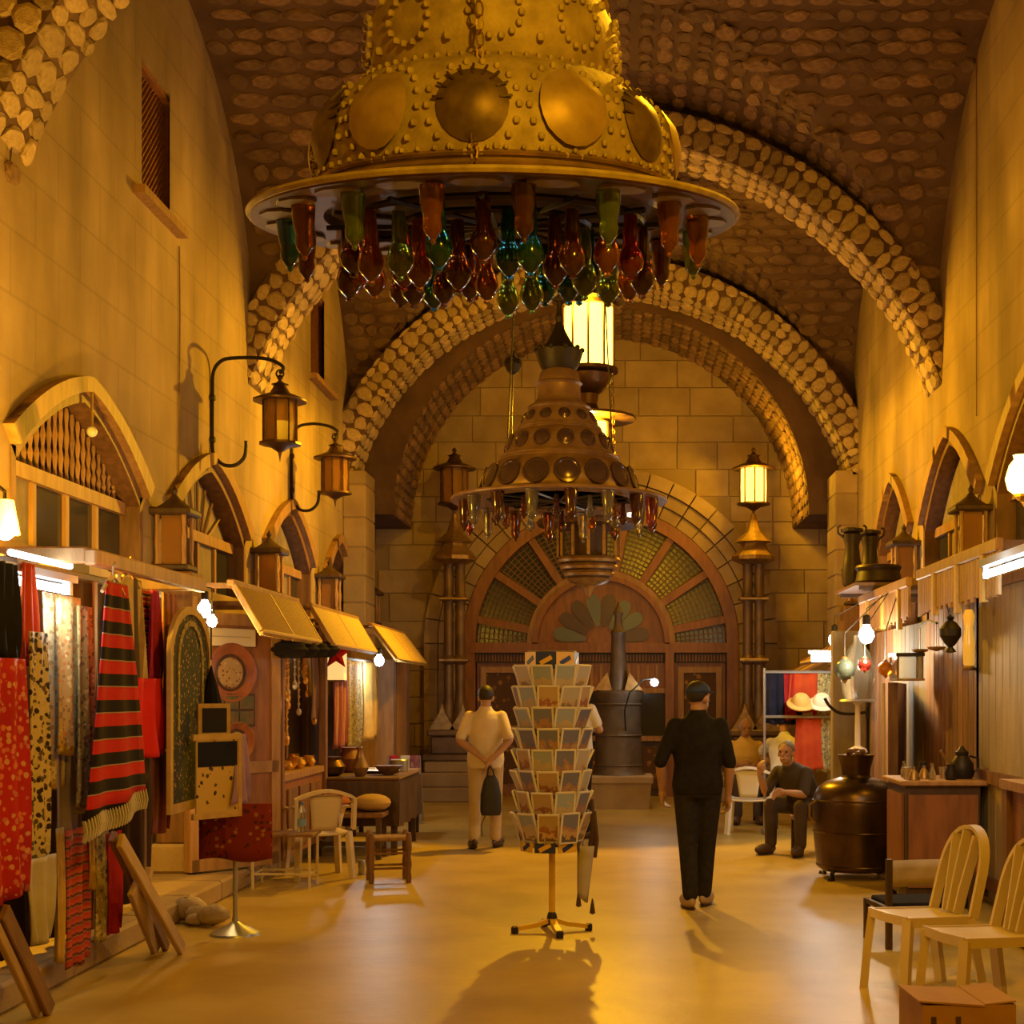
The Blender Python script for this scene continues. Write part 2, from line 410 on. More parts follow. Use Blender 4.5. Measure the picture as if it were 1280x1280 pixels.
# groin vault: the higher of the main and the cross barrel
def bay_of(y):
    for b in BAYS:
        if b[0] <= y <= b[1]: return b
    return None
def vz(x, y):
    d = min(1, abs(x-XC)/HALF); a = ZS + RISE*math.sqrt(max(0, 1-d*d)); b = bay_of(y)
    if b is None: return a
    e = min(1, abs(y-(b[0]+b[1])/2)/((b[1]-b[0])/2)); c = ZS + RISE*math.sqrt(max(0, 1-e*e))
    return max(a, c)
g = G(); nu, nv = 72, 236
def vxs(u): return XC - HALF*math.cos(PI*u)
ys = []
for b in BAYS:
    for k in range(44): ys.append((b[0]+b[1])/2 - (b[1]-b[0])/2*math.cos(PI*k/44))
ys.append(BAYS[-1][1])
vv = [(vxs(i/nu), y, vz(vxs(i/nu), y)) for y in ys for i in range(nu+1)]
g.add(vv, [(j*(nu+1)+i, j*(nu+1)+i+1, (j+1)*(nu+1)+i+1, (j+1)*(nu+1)+i) for j in range(len(ys)-1) for i in range(nu)])
ceiling = g.build('ceiling', MORTAR, kind='structure', smooth=35, label='dark rubble-stone groin vault over the market hall')

# rubble stones: 6 shared lump shapes
def lump(seed):
    r = random.Random(seed); g = G(); n = 8; vs = []
    for k, (s, z) in enumerate(((1, -.5), (.96, .5), (.74, 1.0))):
        for i in range(n):
            t = 2*PI*(i+.5)/n; cx, cy = math.cos(t), math.sin(t)
            q = (abs(cx)**4.5 + abs(cy)**4.5) ** (-1/4.5)
            j = 1 + r.uniform(-.2, .16) if k < 2 else 1 + r.uniform(-.15, .15)
            vs.append((.5*cx*q*s*j, .5*cy*q*s*j, z*(1+r.uniform(-.2,.2))))
    fs = [tuple(range(16, 24))]
    for r_ in range(2):
        for i in range(n): fs.append((r_*n+i, r_*n+(i+1) % n, (r_+1)*n+(i+1) % n, (r_+1)*n+i))
    g.add(vs, fs); me = g.mesh('stone'); me.materials.append(STONE); return me
LUMPS = [lump(k) for k in range(6)]
def lay_stones(parent, items, mat, cap=300, name='stone', lumps=LUMPS):
    """items: (centre, axis_u, axis_v, normal, su, sv, h); the largest in view are parts, the rest one joined part"""
    def size(it):
        c = it[0]; return it[4]*it[5]/max(1, c[1])**2 if c[1] > 1.5 and abs((c[2]-EYE)/c[1]) < .49 and -.44 < c[0]/c[1] < .3 else -1
    items = sorted(items, key=size, reverse=True); g = G()
    for k, (c, u, v, n, su, sv, h) in enumerate(items):
        me = lumps[k % len(lumps)]
        m = Matrix(((u[0]*su, v[0]*sv, n[0]*h, c[0]), (u[1]*su, v[1]*sv, n[1]*h, c[1]), (u[2]*su, v[2]*sv, n[2]*h, c[2]), (0,0,0,1)))
        if k < cap:
            o = bpy.data.objects.new(name, me); COL.objects.link(o); o.parent = parent; o.matrix_local = m
        else:
            g.add([m @ v_.co for v_ in me.vertices], [tuple(p.vertices) for p in me.polygons])
    if g.v: g.build(name + 'work', mat, parent, kind='stuff')
items = []; rs = random.Random(3)
def vault_stones(ya, yb):
    # courses follow the surface: lines of constant x on the main barrel, of constant y on the cross barrel
    b0 = bay_of((ya+yb)/2); yc, hy = (b0[0]+b0[1])/2, (b0[1]-b0[0])/2
    n1 = 58
    for i in range(n1):                                # main barrel
        a = PI*(i+.5+rs.uniform(-.12,.12))/n1; x = XC - HALF*math.cos(a); z = ZS + RISE*math.sin(a)
        n = Vector((math.cos(a)*RISE, 0, -math.sin(a)*HALF)).normalized(); u = Vector((0,1,0)); v = n.cross(u)
        y = ya + rs.uniform(0, .3)
        while y < yb-.1:
            L = rs.uniform(.14, .36)
            if abs(vz(x, y+L/2) - z) < .03:
                items.append((Vector((x, y+L/2, z)), u, v, n, L*.98, .185*rs.uniform(.7, 1.0), rs.uniform(.012, .036)))
            y += L + .02
    for i in range(50):                                # cross barrel
        a = PI*(i+.5+rs.uniform(-.12,.12))/50; y = yc - hy*math.cos(a); z = ZS + RISE*math.sin(a)
        n = Vector((0, math.cos(a)*RISE, -math.sin(a)*hy)).normalized(); u = Vector((1,0,0)); v = n.cross(u)
        x = XL + rs.uniform(0, .3)
        while x < XR-.1:
            L = rs.uniform(.14, .36)
            if vz(x+L/2, y) - z < .03 and abs(x+L/2-XC) < HALF-.05:
                items.append((Vector((x+L/2, y, z)), u, v, n, L*.98, .185*rs.uniform(.7, 1.0), rs.uniform(.012, .036)))
            x += L + .02
for b in BAYS[1:]: vault_stones(*b)
lay_stones(ceiling, items, STONE)

# transverse arches (circle centre z 3.65) and the deep end arch
def transverse(name, y0, y1, zc, R, zlow, thick, label, hs, stone_w=.36):
    """ring of masonry between y0 and y1, with separate stones on face and intrados, on wall pilasters"""
    a_lo = math.asin(min(1, (zlow-zc)/R)) if zlow > zc else 0
    N = 48; inn, out = [], []
    for k in range(N+1):
        a = a_lo + (PI-2*a_lo)*k/N
        inn.append((XC+R*math.cos(a), zc+R*math.sin(a))); out.append((XC+(R+thick)*math.cos(a), zc+(R+thick)*math.sin(a)))
    g = G(); g.strip(inn, out, 'y', y0, y1)
    o = g.build(name, MORTAR, kind='structure', label=label)
    it = []; r = random.Random(int(y0*10))
    a = a_lo
    while a < PI-a_lo-.02:                               # intrados courses, across the depth
        da = r.uniform(.10, .2)/R; am = a+da/2
        n = Vector((-math.cos(am), 0, -math.sin(am))); v = Vector((-math.sin(am), 0, math.cos(am))); u = Vector((0,1,0))
        y = y0
        while y < y1-.04:
            L = min(r.uniform(.14, .34), y1-y)
            it.append((Vector((XC+R*math.cos(am), y+L/2, zc+R*math.sin(am))), u, v, n, L*.97, da*R*.96, r.uniform(.012, .034)))
            y += L
        # face stones
        d = 0
        while d < thick-.03:
            L = min(r.uniform(.12, .26), thick-d)
            n2 = Vector((0,-1,0)); rad = Vector((math.cos(am), 0, math.sin(am)))
            it.append((Vector((XC+(R+d+L/2)*math.cos(am), y0, zc+(R+d+L/2)*math.sin(am))), rad, v, n2, L*.97, da*(R+d)*.96, r.uniform(.012, .03)))
            d += L
        a += da
    lay_stones(o, it, RIBSTONE, lumps=RLUMPS)
    return o, inn
RLUMPS = []
for me in LUMPS:
    c = me.copy(); c.materials.clear(); c.materials.append(RIBSTONE); RLUMPS.append(c)
transverse('trim_1', 15.15, 15.85, 3.65, 3.86, 4.9, .34, 'rubble transverse arch between the vault bays', 0)
transverse('trim_2', 20.4, 21.2, 3.75, 3.72, 4.75, .40, 'lamp-lit rubble transverse arch before the end wall', 0)
transverse('trim_3', 8.9, 9.5, 3.65, 3.95, 4.9, .34, 'rubble transverse arch above the large chandelier', 0)
# pilasters carrying the lit arch
for k, (x0, x1) in enumerate(((XL, XL+.32), (XR-.32, XR))):
    p = thing('trim_%d' % (4+k), 'stone pilaster under the lit arch on the %s' % ('left', 'right')[k], None, ((x0+x1)/2, 20.8, 0)); p['kind'] = 'structure'
    z = 0; r = random.Random(k)
    while z < 4.8:
        h = min(r.uniform(.34, .48), 4.82-z)
        g = G(); g.bevbox((0,0,z+h/2), (.32, .8, h-.012), .012); g.build('stone_block', ASHLAR, p); z += h
    g = G(); g.box((0,0,2.4), (.29,.77,4.78)); g.build('core', JOINT, p)
# deep barrel between the lit arch and the end wall, springing low on a ledge
Re, ze = 3.07, 4.30
inn = [(XC+Re*math.cos(PI*k/48), ze+Re*math.sin(PI*k/48)) for k in range(49)]
out = [(XC+(Re+.75)*math.cos(PI*k/48), ze-.0+(Re+.75)*math.sin(PI*k/48)) for k in range(49)]
g = G(); g.strip(inn, out, 'y', 21.25, YB)
endv = g.build('trim_6', MORTAR, kind='structure', label='deep rubble arch against the end wall')
it = []; r = random.Random(9); n1 = 62
for i in range(n1):
    a = PI*(i+.5)/n1; n = Vector((-math.cos(a), 0, -math.sin(a))); u = Vector((0,1,0)); v = n.cross(u); y = 21.25+r.uniform(0,.1)
    while y < YB-.05:
        L = min(r.uniform(.16,.36), YB-y)
        it.append((Vector((XC+Re*math.cos(a), y+L/2, ze+Re*math.sin(a))), u, v, n, L*.96, .145, r.uniform(.012,.03))); y += L+.01
lay_stones(endv, it, STONE)

# ---------------------------------------------------------------- end wall with ashlar blocks
DX, DZ, DR = -.24, 2.45, 2.22                     # great door: centre, springing, outer radius
g = G()
def solid_cols(x0, x1):
    pass
xs = sorted({XL-.5, XR+.5} | {DX-DR+2*DR*k/40 for k in range(41)})
for xa, xb in zip(xs, xs[1:]):
    m = (xa+xb)/2
    def zb(x): return DZ + math.sqrt(max(0, DR*DR-(x-DX)**2)) if abs(m-DX) < DR else 0
    g.add([(xa,YB,zb(xa)),(xb,YB,zb(xb)),(xb,YB,8.4),(xa,YB,8.4)], [(0,1,2,3)])
wall_back = g.build('wall_back', JOINT, kind='structure', label='ashlar end wall around the great arched door')
z = 0; r = random.Random(5); row = 0
while z < 7.4:
    h = r.uniform(.36, .46); x = XL + (.3 if row % 2 else 0) + r.uniform(-.1, .1)
    while x < XR:
        L = r.uniform(.55, .95); xm, zm = x+L/2, z+h/2
        cs = [(max(x, XL), z), (min(x+L, XR), z), (x+L, z+h), (x, z+h)]
        ins = any((cx-DX)**2 + max(0, cz-DZ)**2 < (DR+.60)**2 for cx, cz in cs)
        above = math.hypot(xm-XC, max(0, zm-ze)) > Re+.25 and zm > ze
        xa, xb = max(x, XL), min(x+L, XR)
        if ins and zm < DZ+DR+.6:
            # trim against the door surround
            dz = max(0, max(abs(z-DZ) if z > DZ else 0, (z-DZ) if z > DZ else 0)); lim = math.sqrt(max(0, (DR+.60)**2-dz*dz))
            if xm < DX: xb = min(xb, DX-lim)
            else: xa = max(xa, DX+lim)
        if xb-xa > .12 and not above:
            g = G(); g.bevbox(((xa+xb)/2, YB-.008, zm), (xb-xa-.012, .036, h-.012), .006); g.build('stone_block', ASHLAR, wall_back)
        x += L
    z += h; row += 1
# moulded stone arch around the door: three stepped rings of voussoirs
for k, (r0, r1, dep) in enumerate(((2.22, 2.42, .10), (2.42, 2.62, .15), (2.62, 2.84, .21))):
    nv_ = 22
    for i in range(nv_):
        a0, a1 = PI*i/nv_+.004, PI*(i+1)/nv_-.004
        g = G(); st = 3
        g.strip([(DX+r0*math.cos(a0+(a1-a0)*t/st), DZ+r0*math.sin(a0+(a1-a0)*t/st)) for t in range(st+1)], [(DX+(r1-.012)*math.cos(a0+(a1-a0)*t/st), DZ+(r1-.012)*math.sin(a0+(a1-a0)*t/st)) for t in range(st+1)], 'y', YB-dep, YB+.05)
        g.build('voussoir', ASHLAR, wall_back)
    for s in (-1, 1):
        zz = 0
        for q in range(6):
            x0, x1 = sorted((DX+s*r0, DX+s*(r1-.012)))
            g = G(); g.bb(x0, x1, YB-dep, YB+.05, DZ*q/6+.004, DZ*(q+1)/6-.004); g.build('jamb_stone', ASHLAR, wall_back)

# ================================================================ the great door
def arc(cx, cz, r, a0, a1, n): return [(cx+r*math.cos(a0+(a1-a0)*k/n), cz+r*math.sin(a0+(a1-a0)*k/n)) for k in range(n+1)]
LATT = M('door_lattice_wood', (.20,.10,.04), rough=.6)
GREENGL = M('dusky_green_glass', (.06,.085,.06), (.04,.05,.035), 1.2, .18, spec=.6)
PETAL1 = M('petal_brown_panel', (.09,.05,.025), rough=.4); PETAL2 = M('petal_teal_panel', (.13,.15,.12), rough=.4)
dr = thing('door_1', 'great arched wooden door with radiating lattice fanlight', None, (DX, YB, 0)); dr['kind'] = 'structure'
yf = -.02
g = G(); g.strip(arc(0, DZ, 2.02, 0, PI, 40), arc(0, DZ, 2.21, 0, PI, 40), 'y', yf-.10, yf+.25)
for s in (-1, 1): g.bb(min(s*2.02, s*2.21), max(s*2.02, s*2.21), yf-.10, yf+.25, 0, DZ)
g.build('outer_frame', REDWOOD, dr)
g = G(); g.prism(arc(0, DZ, 2.05, 0, PI, 40), 'y', yf+.16, yf+.19); g.build('fanlight_glass', GREENGL, dr)
g = G(); g.strip(arc(0, DZ, 1.02, 0, PI, 32), arc(0, DZ, 1.10, 0, PI, 32), 'y', yf-.12, yf+.15); g.build('inner_arch', REDWOOD, dr)
g = G(); g.strip(arc(0, DZ, 1.10, 0, PI, 32), arc(0, DZ, 1.19, 0, PI, 32), 'y', yf-.06, yf+.15); g.build('inner_arch', WOODL, dr)
nw = 8
offs = PI/16
divs = [0] + [PI/16 + PI*k/8 for k in range(8)] + [PI]
for a in divs[1:-1]:
    g = G(); c_, s_ = math.cos(a), math.sin(a)
    g.path([(1.15*c_, yf+.0, DZ+1.15*s_), (2.06*c_, yf+.0, DZ+2.06*s_)], .04, flat=(.12, .075), up=(0,1,0)); g.build('glazing_bar', REDWOOD, dr)
for a0, a1 in zip(divs, divs[1:]):                       # fine lattice in every wedge
    g = G(); am = (a0+a1)/2; hw = (a1-a0)/2-.02
    rr = 1.22
    while rr < 2.03:
        g.path([(rr*math.cos(a), yf+.10, DZ+rr*math.sin(a)) for a in (am-hw, am, am+hw)], .011, 4); rr += .075
    k = max(2, int((a1-a0)*1.6/.075))
    for i in range(1, k):
        a = a0+(a1-a0)*i/k; g.tube((1.18*math.cos(a), yf+.09, DZ+1.18*math.sin(a)), (2.05*math.cos(a), yf+.09, DZ+2.05*math.sin(a)), .011, n=4)
    g.build('lattice_panel', LATT, dr, kind='stuff')
g = G(); g.prism(arc(0, DZ+.02, 1.03, 0, PI, 32), 'y', yf-.0, yf+.05); g.build('tympanum', REDWOOD, dr)
for k in range(8):
    a = PI*(k+.5)/8; c_, s_ = math.cos(a), math.sin(a); pts = []
    for t, w_ in ((.26,.03),(.45,.085),(.62,.115),(.72,.10),(.78,.05)):
        pts.append((t, w_))
    poly = [(t, w_) for t, w_ in pts] + [(t, -w_) for t, w_ in reversed(pts)]
    poly = [(t*c_-w_*s_, DZ+.03+t*s_+w_*c_) for t, w_ in poly]
    g = G(); g.prism(poly, 'y', yf-.03, yf+.01); g.build('petal_panel', PETAL1 if k in (0, 1, 3, 5, 6) and k != 1 else PETAL2, dr)
g = G(); g.prism(arc(0, DZ+.02, .21, 0, PI, 16), 'y', yf-.05, yf+.01); g.build('petal_hub', REDWOOD, dr)
g = G(); g.bb(-2.1, 2.1, yf-.12, yf+.2, DZ-.14, DZ+.02); g.build('transom', REDWOOD, dr)
for x0, x1 in ((-2.02,-1.2), (-1.0, 1.0), (1.2, 2.02)):
    g = G(); g.bb(x0, x1, yf-.02, yf+.1, DZ-.16-.13, DZ-.16); 
    g.build('lattice_strip', WOODD, dr)
    g = G()
    n = int((x1-x0)/.05)
    for i in range(n): g.tube((x0+.025+i*.05, yf-.03, DZ-.28), (x0+.025+i*.05, yf-.03, DZ-.17), .012, n=4)
    g.build('lattice_bars', REDWOOD, dr, kind='stuff')
for x in (-1.1, 1.1):
    g = G(); g.bb(x-.07, x+.07, yf-.12, yf+.2, 0, DZ-.14); g.build('mullion', REDWOOD, dr)
CARVE = spotted('carved_lattice_panel', (.10,.05,.022), [(.30,.15,.05),(.22,.10,.04)], 9, .32, .6)
for s in (-1, 1):                                        # side leaves
    x0, x1 = sorted((s*1.18, s*2.0))
    g = G(); g.bb(x0, x1, yf+.06, yf+.12, 0, DZ-.3); g.build('leaf', REDWOOD, dr)
    g = G(); g.bb(x0+.16, x1-.16, yf+.03, yf+.07, 1.15, 1.98); g.build('carved_panel', CARVE, dr)
    g = G()
    for a_, b_, c_, d_ in ((x0+.06, x0+.15, 1.05, 2.08), (x1-.15, x1-.06, 1.05, 2.08), (x0+.15, x1-.15, 1.99, 2.08), (x0+.15, x1-.15, 1.05, 1.14)): g.bb(a_, b_, yf-.01, yf+.07, c_, d_)
    g.build('panel_frame', WOODL, dr)
    g = G(); g.bb(x0+.1, x1-.1, yf+.03, yf+.07, .2, .9); g.build('carved_panel', CARVE, dr)
# glazed middle bay
g = G(); g.bb(-1.03, 1.03, yf+.10, yf+.12, .95, 1.72); g.build('pane', DARKGLASS, dr)
g = G(); g.bb(-1.03, 1.03, yf+.02, yf+.12, 1.72, DZ-.30); g.build('header_panel', REDWOOD, dr)
for x in [-.9+.15*k for k in range(13)]:
    g = G(); g.bb(x-.02, x+.02, yf-.01, yf+.03, 1.78, DZ-.33); g.build('turned_bar', WOODL, dr)
for z in (.93, 1.70):
    g = G(); g.bb(-1.03, 1.03, yf-.04, yf+.12, z-.04, z+.04); g.build('rail', WOODL, dr)
for x in (-.42, .28):
    g = G(); g.bb(x-.03, x+.03, yf-.02, yf+.12, .97, 1.66); g.build('glazing_bar', REDWOOD, dr)
g = G(); g.bb(-1.03, 1.03, yf+.04, yf+.12, 0, .9); g.build('leaf', WOODD, dr)
for k in range(5):
    x = -.85+.425*k; g = G(); g.bb(x-.17, x+.17, yf, yf+.05, .12, .8); g.build('carved_panel', CARVE, dr)
# bare bulb on a bent cord in front of the door
Yk = 20.3
bl = thing('bare_bulb', 'glaring bare bulb on a bent cord before the great door', 'light bulb', (Xof(818, Yk), Yk, Zof(853, Yk)))
G().ell((0,0,0), .055).build('bulb', COOLBULB, bl, smooth=True)
g = G(); g.path([(0,0,.05), (-.15,0,.04), (-.35,0,-.15), (-.42,.1,-.4), (-.40,.34,-.75)], .012, 5); g.build('cord', IRON, bl)
lamp('bulb_light', (0,-.12,0), 10, COOL, .05, bl)

# ================================================================ shop niches in the side walls
GREYPANEL = M('grey_brown_curtain', (.26,.20,.13), (.20,.15,.09), 6, .85)
def niche(X, out, yc, a, zs, h, label, kind):
    """arched recess with timber lining, fanlight and crossbar; out = direction into the wall"""
    t = thing('shop_arch', label, 'arch', (X, yc, NB), group=None)
    D = .42*out; N = 24
    crv = [(-a+2*a*k/N, arch_z(-1+2*k/N, zs, h)-NB) for k in range(N+1)]
    def inner(d): return [(y*(1-d/a), max(0, z-d*1.05)) for y, z in crv]
    x0, x1 = sorted((-out*.01, D))
    g = G(); g.strip(inner(.075), [(y, z-.004) for y, z in crv], 'x', x0, x1)
    for s in (-1, 1): g.bb(x0, x1, min(s*a, s*(a-.075)), max(s*a, s*(a-.075)), 0, crv[0][1])
    g.build('lining', WOOD, t)
    x0, x1 = sorted((-out*.075, -out*.002))
    o2 = [(y*(1+.11/a), z+.11) for y, z in crv]
    g = G(); g.strip(crv, o2, 'x', x0, x1); g.build('archivolt', WOODL, t, smooth=30)
    x0, x1 = sorted((D, D-out*.03))
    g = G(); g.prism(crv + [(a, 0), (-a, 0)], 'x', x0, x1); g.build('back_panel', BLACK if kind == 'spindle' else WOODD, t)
    zc = zs-NB-.10
    xf = D*.35
    g = G(); g.bb(min(xf-.05*out, xf+.05*out), max(xf-.05*out, xf+.05*out), -a+.07, a-.07, zc-.05, zc+.05); g.build('crossbar', WOODL, t)
    if kind == 'spindle':
        n = 22
        for i in range(n):
            y = -a+.14+(2*a-.28)*i/(n-1); zt = arch_z(y/a, zs, h)-NB-.10
            if zt-zc < .12: continue
            g = G(); L = zt-zc-.05
            prof = [(.010,0),(.018,.05*L),(.012,.12*L),(.022,.3*L),(.011,.42*L),(.022,.6*L),(.011,.75*L),(.018,.9*L),(.012,L)]
            g.lathe(prof, 6, (xf, y, zc+.05)); g.build('spindle', WOODL, t)
    else:
        cc = [(y*(1-.14/a), max(zc+.05, z-.13)) for y, z in crv]
        g = G(); g.prism(cc + [(cc[-1][0], zc+.04), (cc[0][0], zc+.04)], 'x', min(xf, xf+.03*out), max(xf, xf+.03*out)); g.build('fanlight', GREYPANEL, t)
        if kind == 'spoke':
            for k in range(1, 8):
                y = -a*.8+1.6*a*k/8; zt = max(zc+.06, arch_z(y/a, zs, h)-NB-.16)
                g = G(); g.tube((xf-.02*out, y*.45, zc+.04), (xf-.02*out, y, zt), .014, n=5); g.build('glazing_bar', WOODL, t)
    np_ = 4                                              # panels below the crossbar
    for i in range(np_):
        ya = -a+.09+(2*a-.18)*i/np_; yb = -a+.09+(2*a-.18)*(i+1)/np_
        g = G(); g.bb(min(xf, xf+.03*out), max(xf, xf+.03*out), ya+.03, yb-.03, .0, zc-.05); g.build('panel', [DARKGLASS, GREYPANEL][(i + (kind != 'spindle')) % 2] if kind != 'spindle' else GREYPANEL if i == 0 else DARKGLASS, t)
        if i:
            g = G(); g.bb(min(xf-.03*out, xf+.04*out), max(xf-.03*out, xf+.04*out), ya-.03, ya+.03, 0, zc-.04); g.build('mullion', WOODL, t)
    return t
ln = ['broad pointed shop arch with spindle fan above the textile stall', 'pointed shop arch below the near bracket lantern', 'pointed shop arch below the far bracket lantern', 'small pointed shop arch farthest along the left wall']
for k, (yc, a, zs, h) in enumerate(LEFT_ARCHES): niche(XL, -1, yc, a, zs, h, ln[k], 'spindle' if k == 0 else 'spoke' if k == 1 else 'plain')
rn = ['pointed shop arch cut by the right edge of the photo', 'tall pointed shop arch above the slatted canopy on the right wall', 'pointed shop arch behind the dark vessels on the right wall']
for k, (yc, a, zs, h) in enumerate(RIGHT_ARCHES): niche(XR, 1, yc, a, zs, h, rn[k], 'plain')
# ornament dangling at the apex of the first arch
tn = thing('hanging_ornament', 'small white ball pendant hanging from the broad left arch', 'ornament', (XL+.06, 10.47, 3.58))
g = G(); g.tube((0,0,0), (0,0,.26), .012, n=6); g.build('rod', BRASS, tn); G().ell((0,0,-.03), .04).build('ball', WHITEP, tn, smooth=True)

# wooden lantern-shaped boxes capping the piers between the shops
def pier_box(X, out, y, z0, label):
    t = thing('pier_lantern', label, 'lantern', (X-out*.16, y, z0))
    G().bevbox((0,0,.02), (.30,.30,.05), .012).build('base', WOODD, t)
    for sx in (-1, 1):
        for sy in (-1, 1):
            g = G(); g.lathe([(.022,0),(.016,.08),(.024,.2),(.014,.28),(.022,.42)], 6, (sx*.11, sy*.11, .045)); g.build('post', WOODL, t)
    g = G(); g.bb(-.085,.085,-.085,.085,.045,.46); g.build('pane', AMBERGLASS, t)
    G().bevbox((0,0,.485), (.36,.36,.06), .015).build('cornice', WOODD, t)
    g = G(); g.lathe([(.17,.515),(.10,.56),(.05,.60),(.02,.64),(.03,.67),(.0,.72)], 8); g.build('finial', WOODD, t, smooth=True)
for k, y in enumerate((12.1, 15.4, 18.65, 21.75)):
    pier_box(XL, -1, y, 2.68, ['wooden pier lantern nearest on the left wall beside the broad arch', 'wooden pier lantern between the two bracketed arches on the left', 'wooden pier lantern past the far bracket lantern on the left', 'wooden pier lantern at the far end of the left shops'][k])
for k, y in enumerate((13.27, 16.35, 19.6)):
    pier_box(XR, 1, y, 2.86, ['wooden pier lantern above the near slatted canopy on the right', 'wooden pier lantern between the right wall arches', 'wooden pier lantern at the far end of the right shops'][k])
# piers below the boxes: tall timber posts
for k, (x0, x1, y, z1, lb) in enumerate([(XL+.01, XL+.36, 12.1, 2.66, 'left timber pier under the nearest pier lantern'), (XL+.01, XL+.36, 15.4, 2.66, 'left timber pier under the second pier lantern'), (XL+.01, XL+.36, 18.65, 2.66, 'left timber pier under the third pier lantern'),
        (XR-.36, XR-.01, 13.27, 2.84, 'right timber pier behind the counter cabinet'), (XR-.36, XR-.01, 16.35, 2.84, 'right timber pier behind the clothes rail'), (XR-.36, XR-.01, 19.6, 2.84, 'right timber pier farthest from the camera')]):
    p = thing('timber_pier', lb, 'pier', ((x0+x1)/2+(.02 if x0 < 0 else -.02), y, .162 if x0 < 0 else 0)); z1 -= .162 if x0 < 0 else 0
    G().bevbox((0,0,.12), (.38,.46,.24), .02).build('plinth', ASHLAR, p)
    G().bevbox((0,0,z1/2+.12), (.30,.36,z1-.24), .015).build('shaft', WOOD, p)
    for q in (-1, 1):
        g = G(); g.bb(-.16, .16, q*.10-.05, q*.10+.05, .4, z1-.2); g.build('raised_panel', WOODL, p)

# ================================================================ lanterns
def lantern(t, r, h, lit, roof=BRONZE, nside=8, pane=AMBERGLASS):
    """glass lantern, base at local z=0: bottom tip, tray, panes, bars, roof, finial"""
    g = G(); g.lathe([(.0,-.42*r*2),(.06*r,-.5*r),(.10*r,-.35*r),(.45*r,-.12*r),(1.0*r,0),(1.0*r,.10*r),(.8*r,.12*r)], 12); g.build('base_tray', roof, t, smooth=30)
    g = G(); g.lathe([(.74*r,.1*r),(.78*r,h*.5),(.74*r,h)], nside); g.build('pane', pane, t)
    for i in range(nside):
        a = 2*PI*i/nside; c_, s_ = math.cos(a), math.sin(a)
        g = G(); g.tube((.80*r*c_,.80*r*s_,.05*r), (.80*r*c_,.80*r*s_,h), .05*r, n=5); g.build('bar', roof, t)
    for zz in (.33, .66):
        pass
    g = G(); g.lathe([(.7*r,h-.02*r),(1.28*r,h-.04*r),(1.30*r,h+.04*r),(.95*r,h+.2*r),(.5*r,h+.36*r),(.34*r,h+.62*r),(.30*r,h+.74*r),(.42*r,h+.78*r),(.2*r,h+.86*r),(.07*r,h+.98*r),(.16*r,h+1.1*r),(.07*r,h+1.22*r),(0,h+1.3*r)], 12); g.build('roof', roof, t, smooth=30)
# two bracket lanterns on the left wall
for k, (y, z) in enumerate(((13.74, 4.02), (17.1, 4.02))):
    X = Xof((350, 419)[k], y)
    t = thing('bracket_lantern', ['large dark bracket lantern, nearer of two on the left wall', 'large dark bracket lantern, farther of two on the left wall'][k], 'lantern', (X, y, z))
    lantern(t, .20, .42, False)
    d = X-XL                                            # wall is at local x = -d
    g = G(); pts = [(0, 0, .68), (.03, 0, .74), (-.06, 0, .80), (-.2, 0, .83), (-d+.22, 0, .83), (-d+.10, 0, .80), (-d+.03, 0, .70), (-d+.02, 0, .5), (-d+.02, 0, -.02)]
    pts += [(-d+.05, 0, -.12), (-d+.13, 0, -.19), (-d+.24, 0, -.19), (-d+.32, 0, -.12), (-d+.34, 0, -.02), (-d+.34, 0, .04)]
    g.path(cr(pts), .018, 7); g.build('scroll_bracket', IRON, t, smooth=True)
    for zz in (.45, .05):
        g = G(); g.tube((-d, 0, zz), (-d+.045, 0, zz), .03, n=8); g.build('wall_stud', IRON, t)
    g = G(); g.torus((0,0,.68), .035, .01, 12, 5, Matrix.Rotation(PI/2, 3, 'X')); g.build('hook_ring', IRON, t)

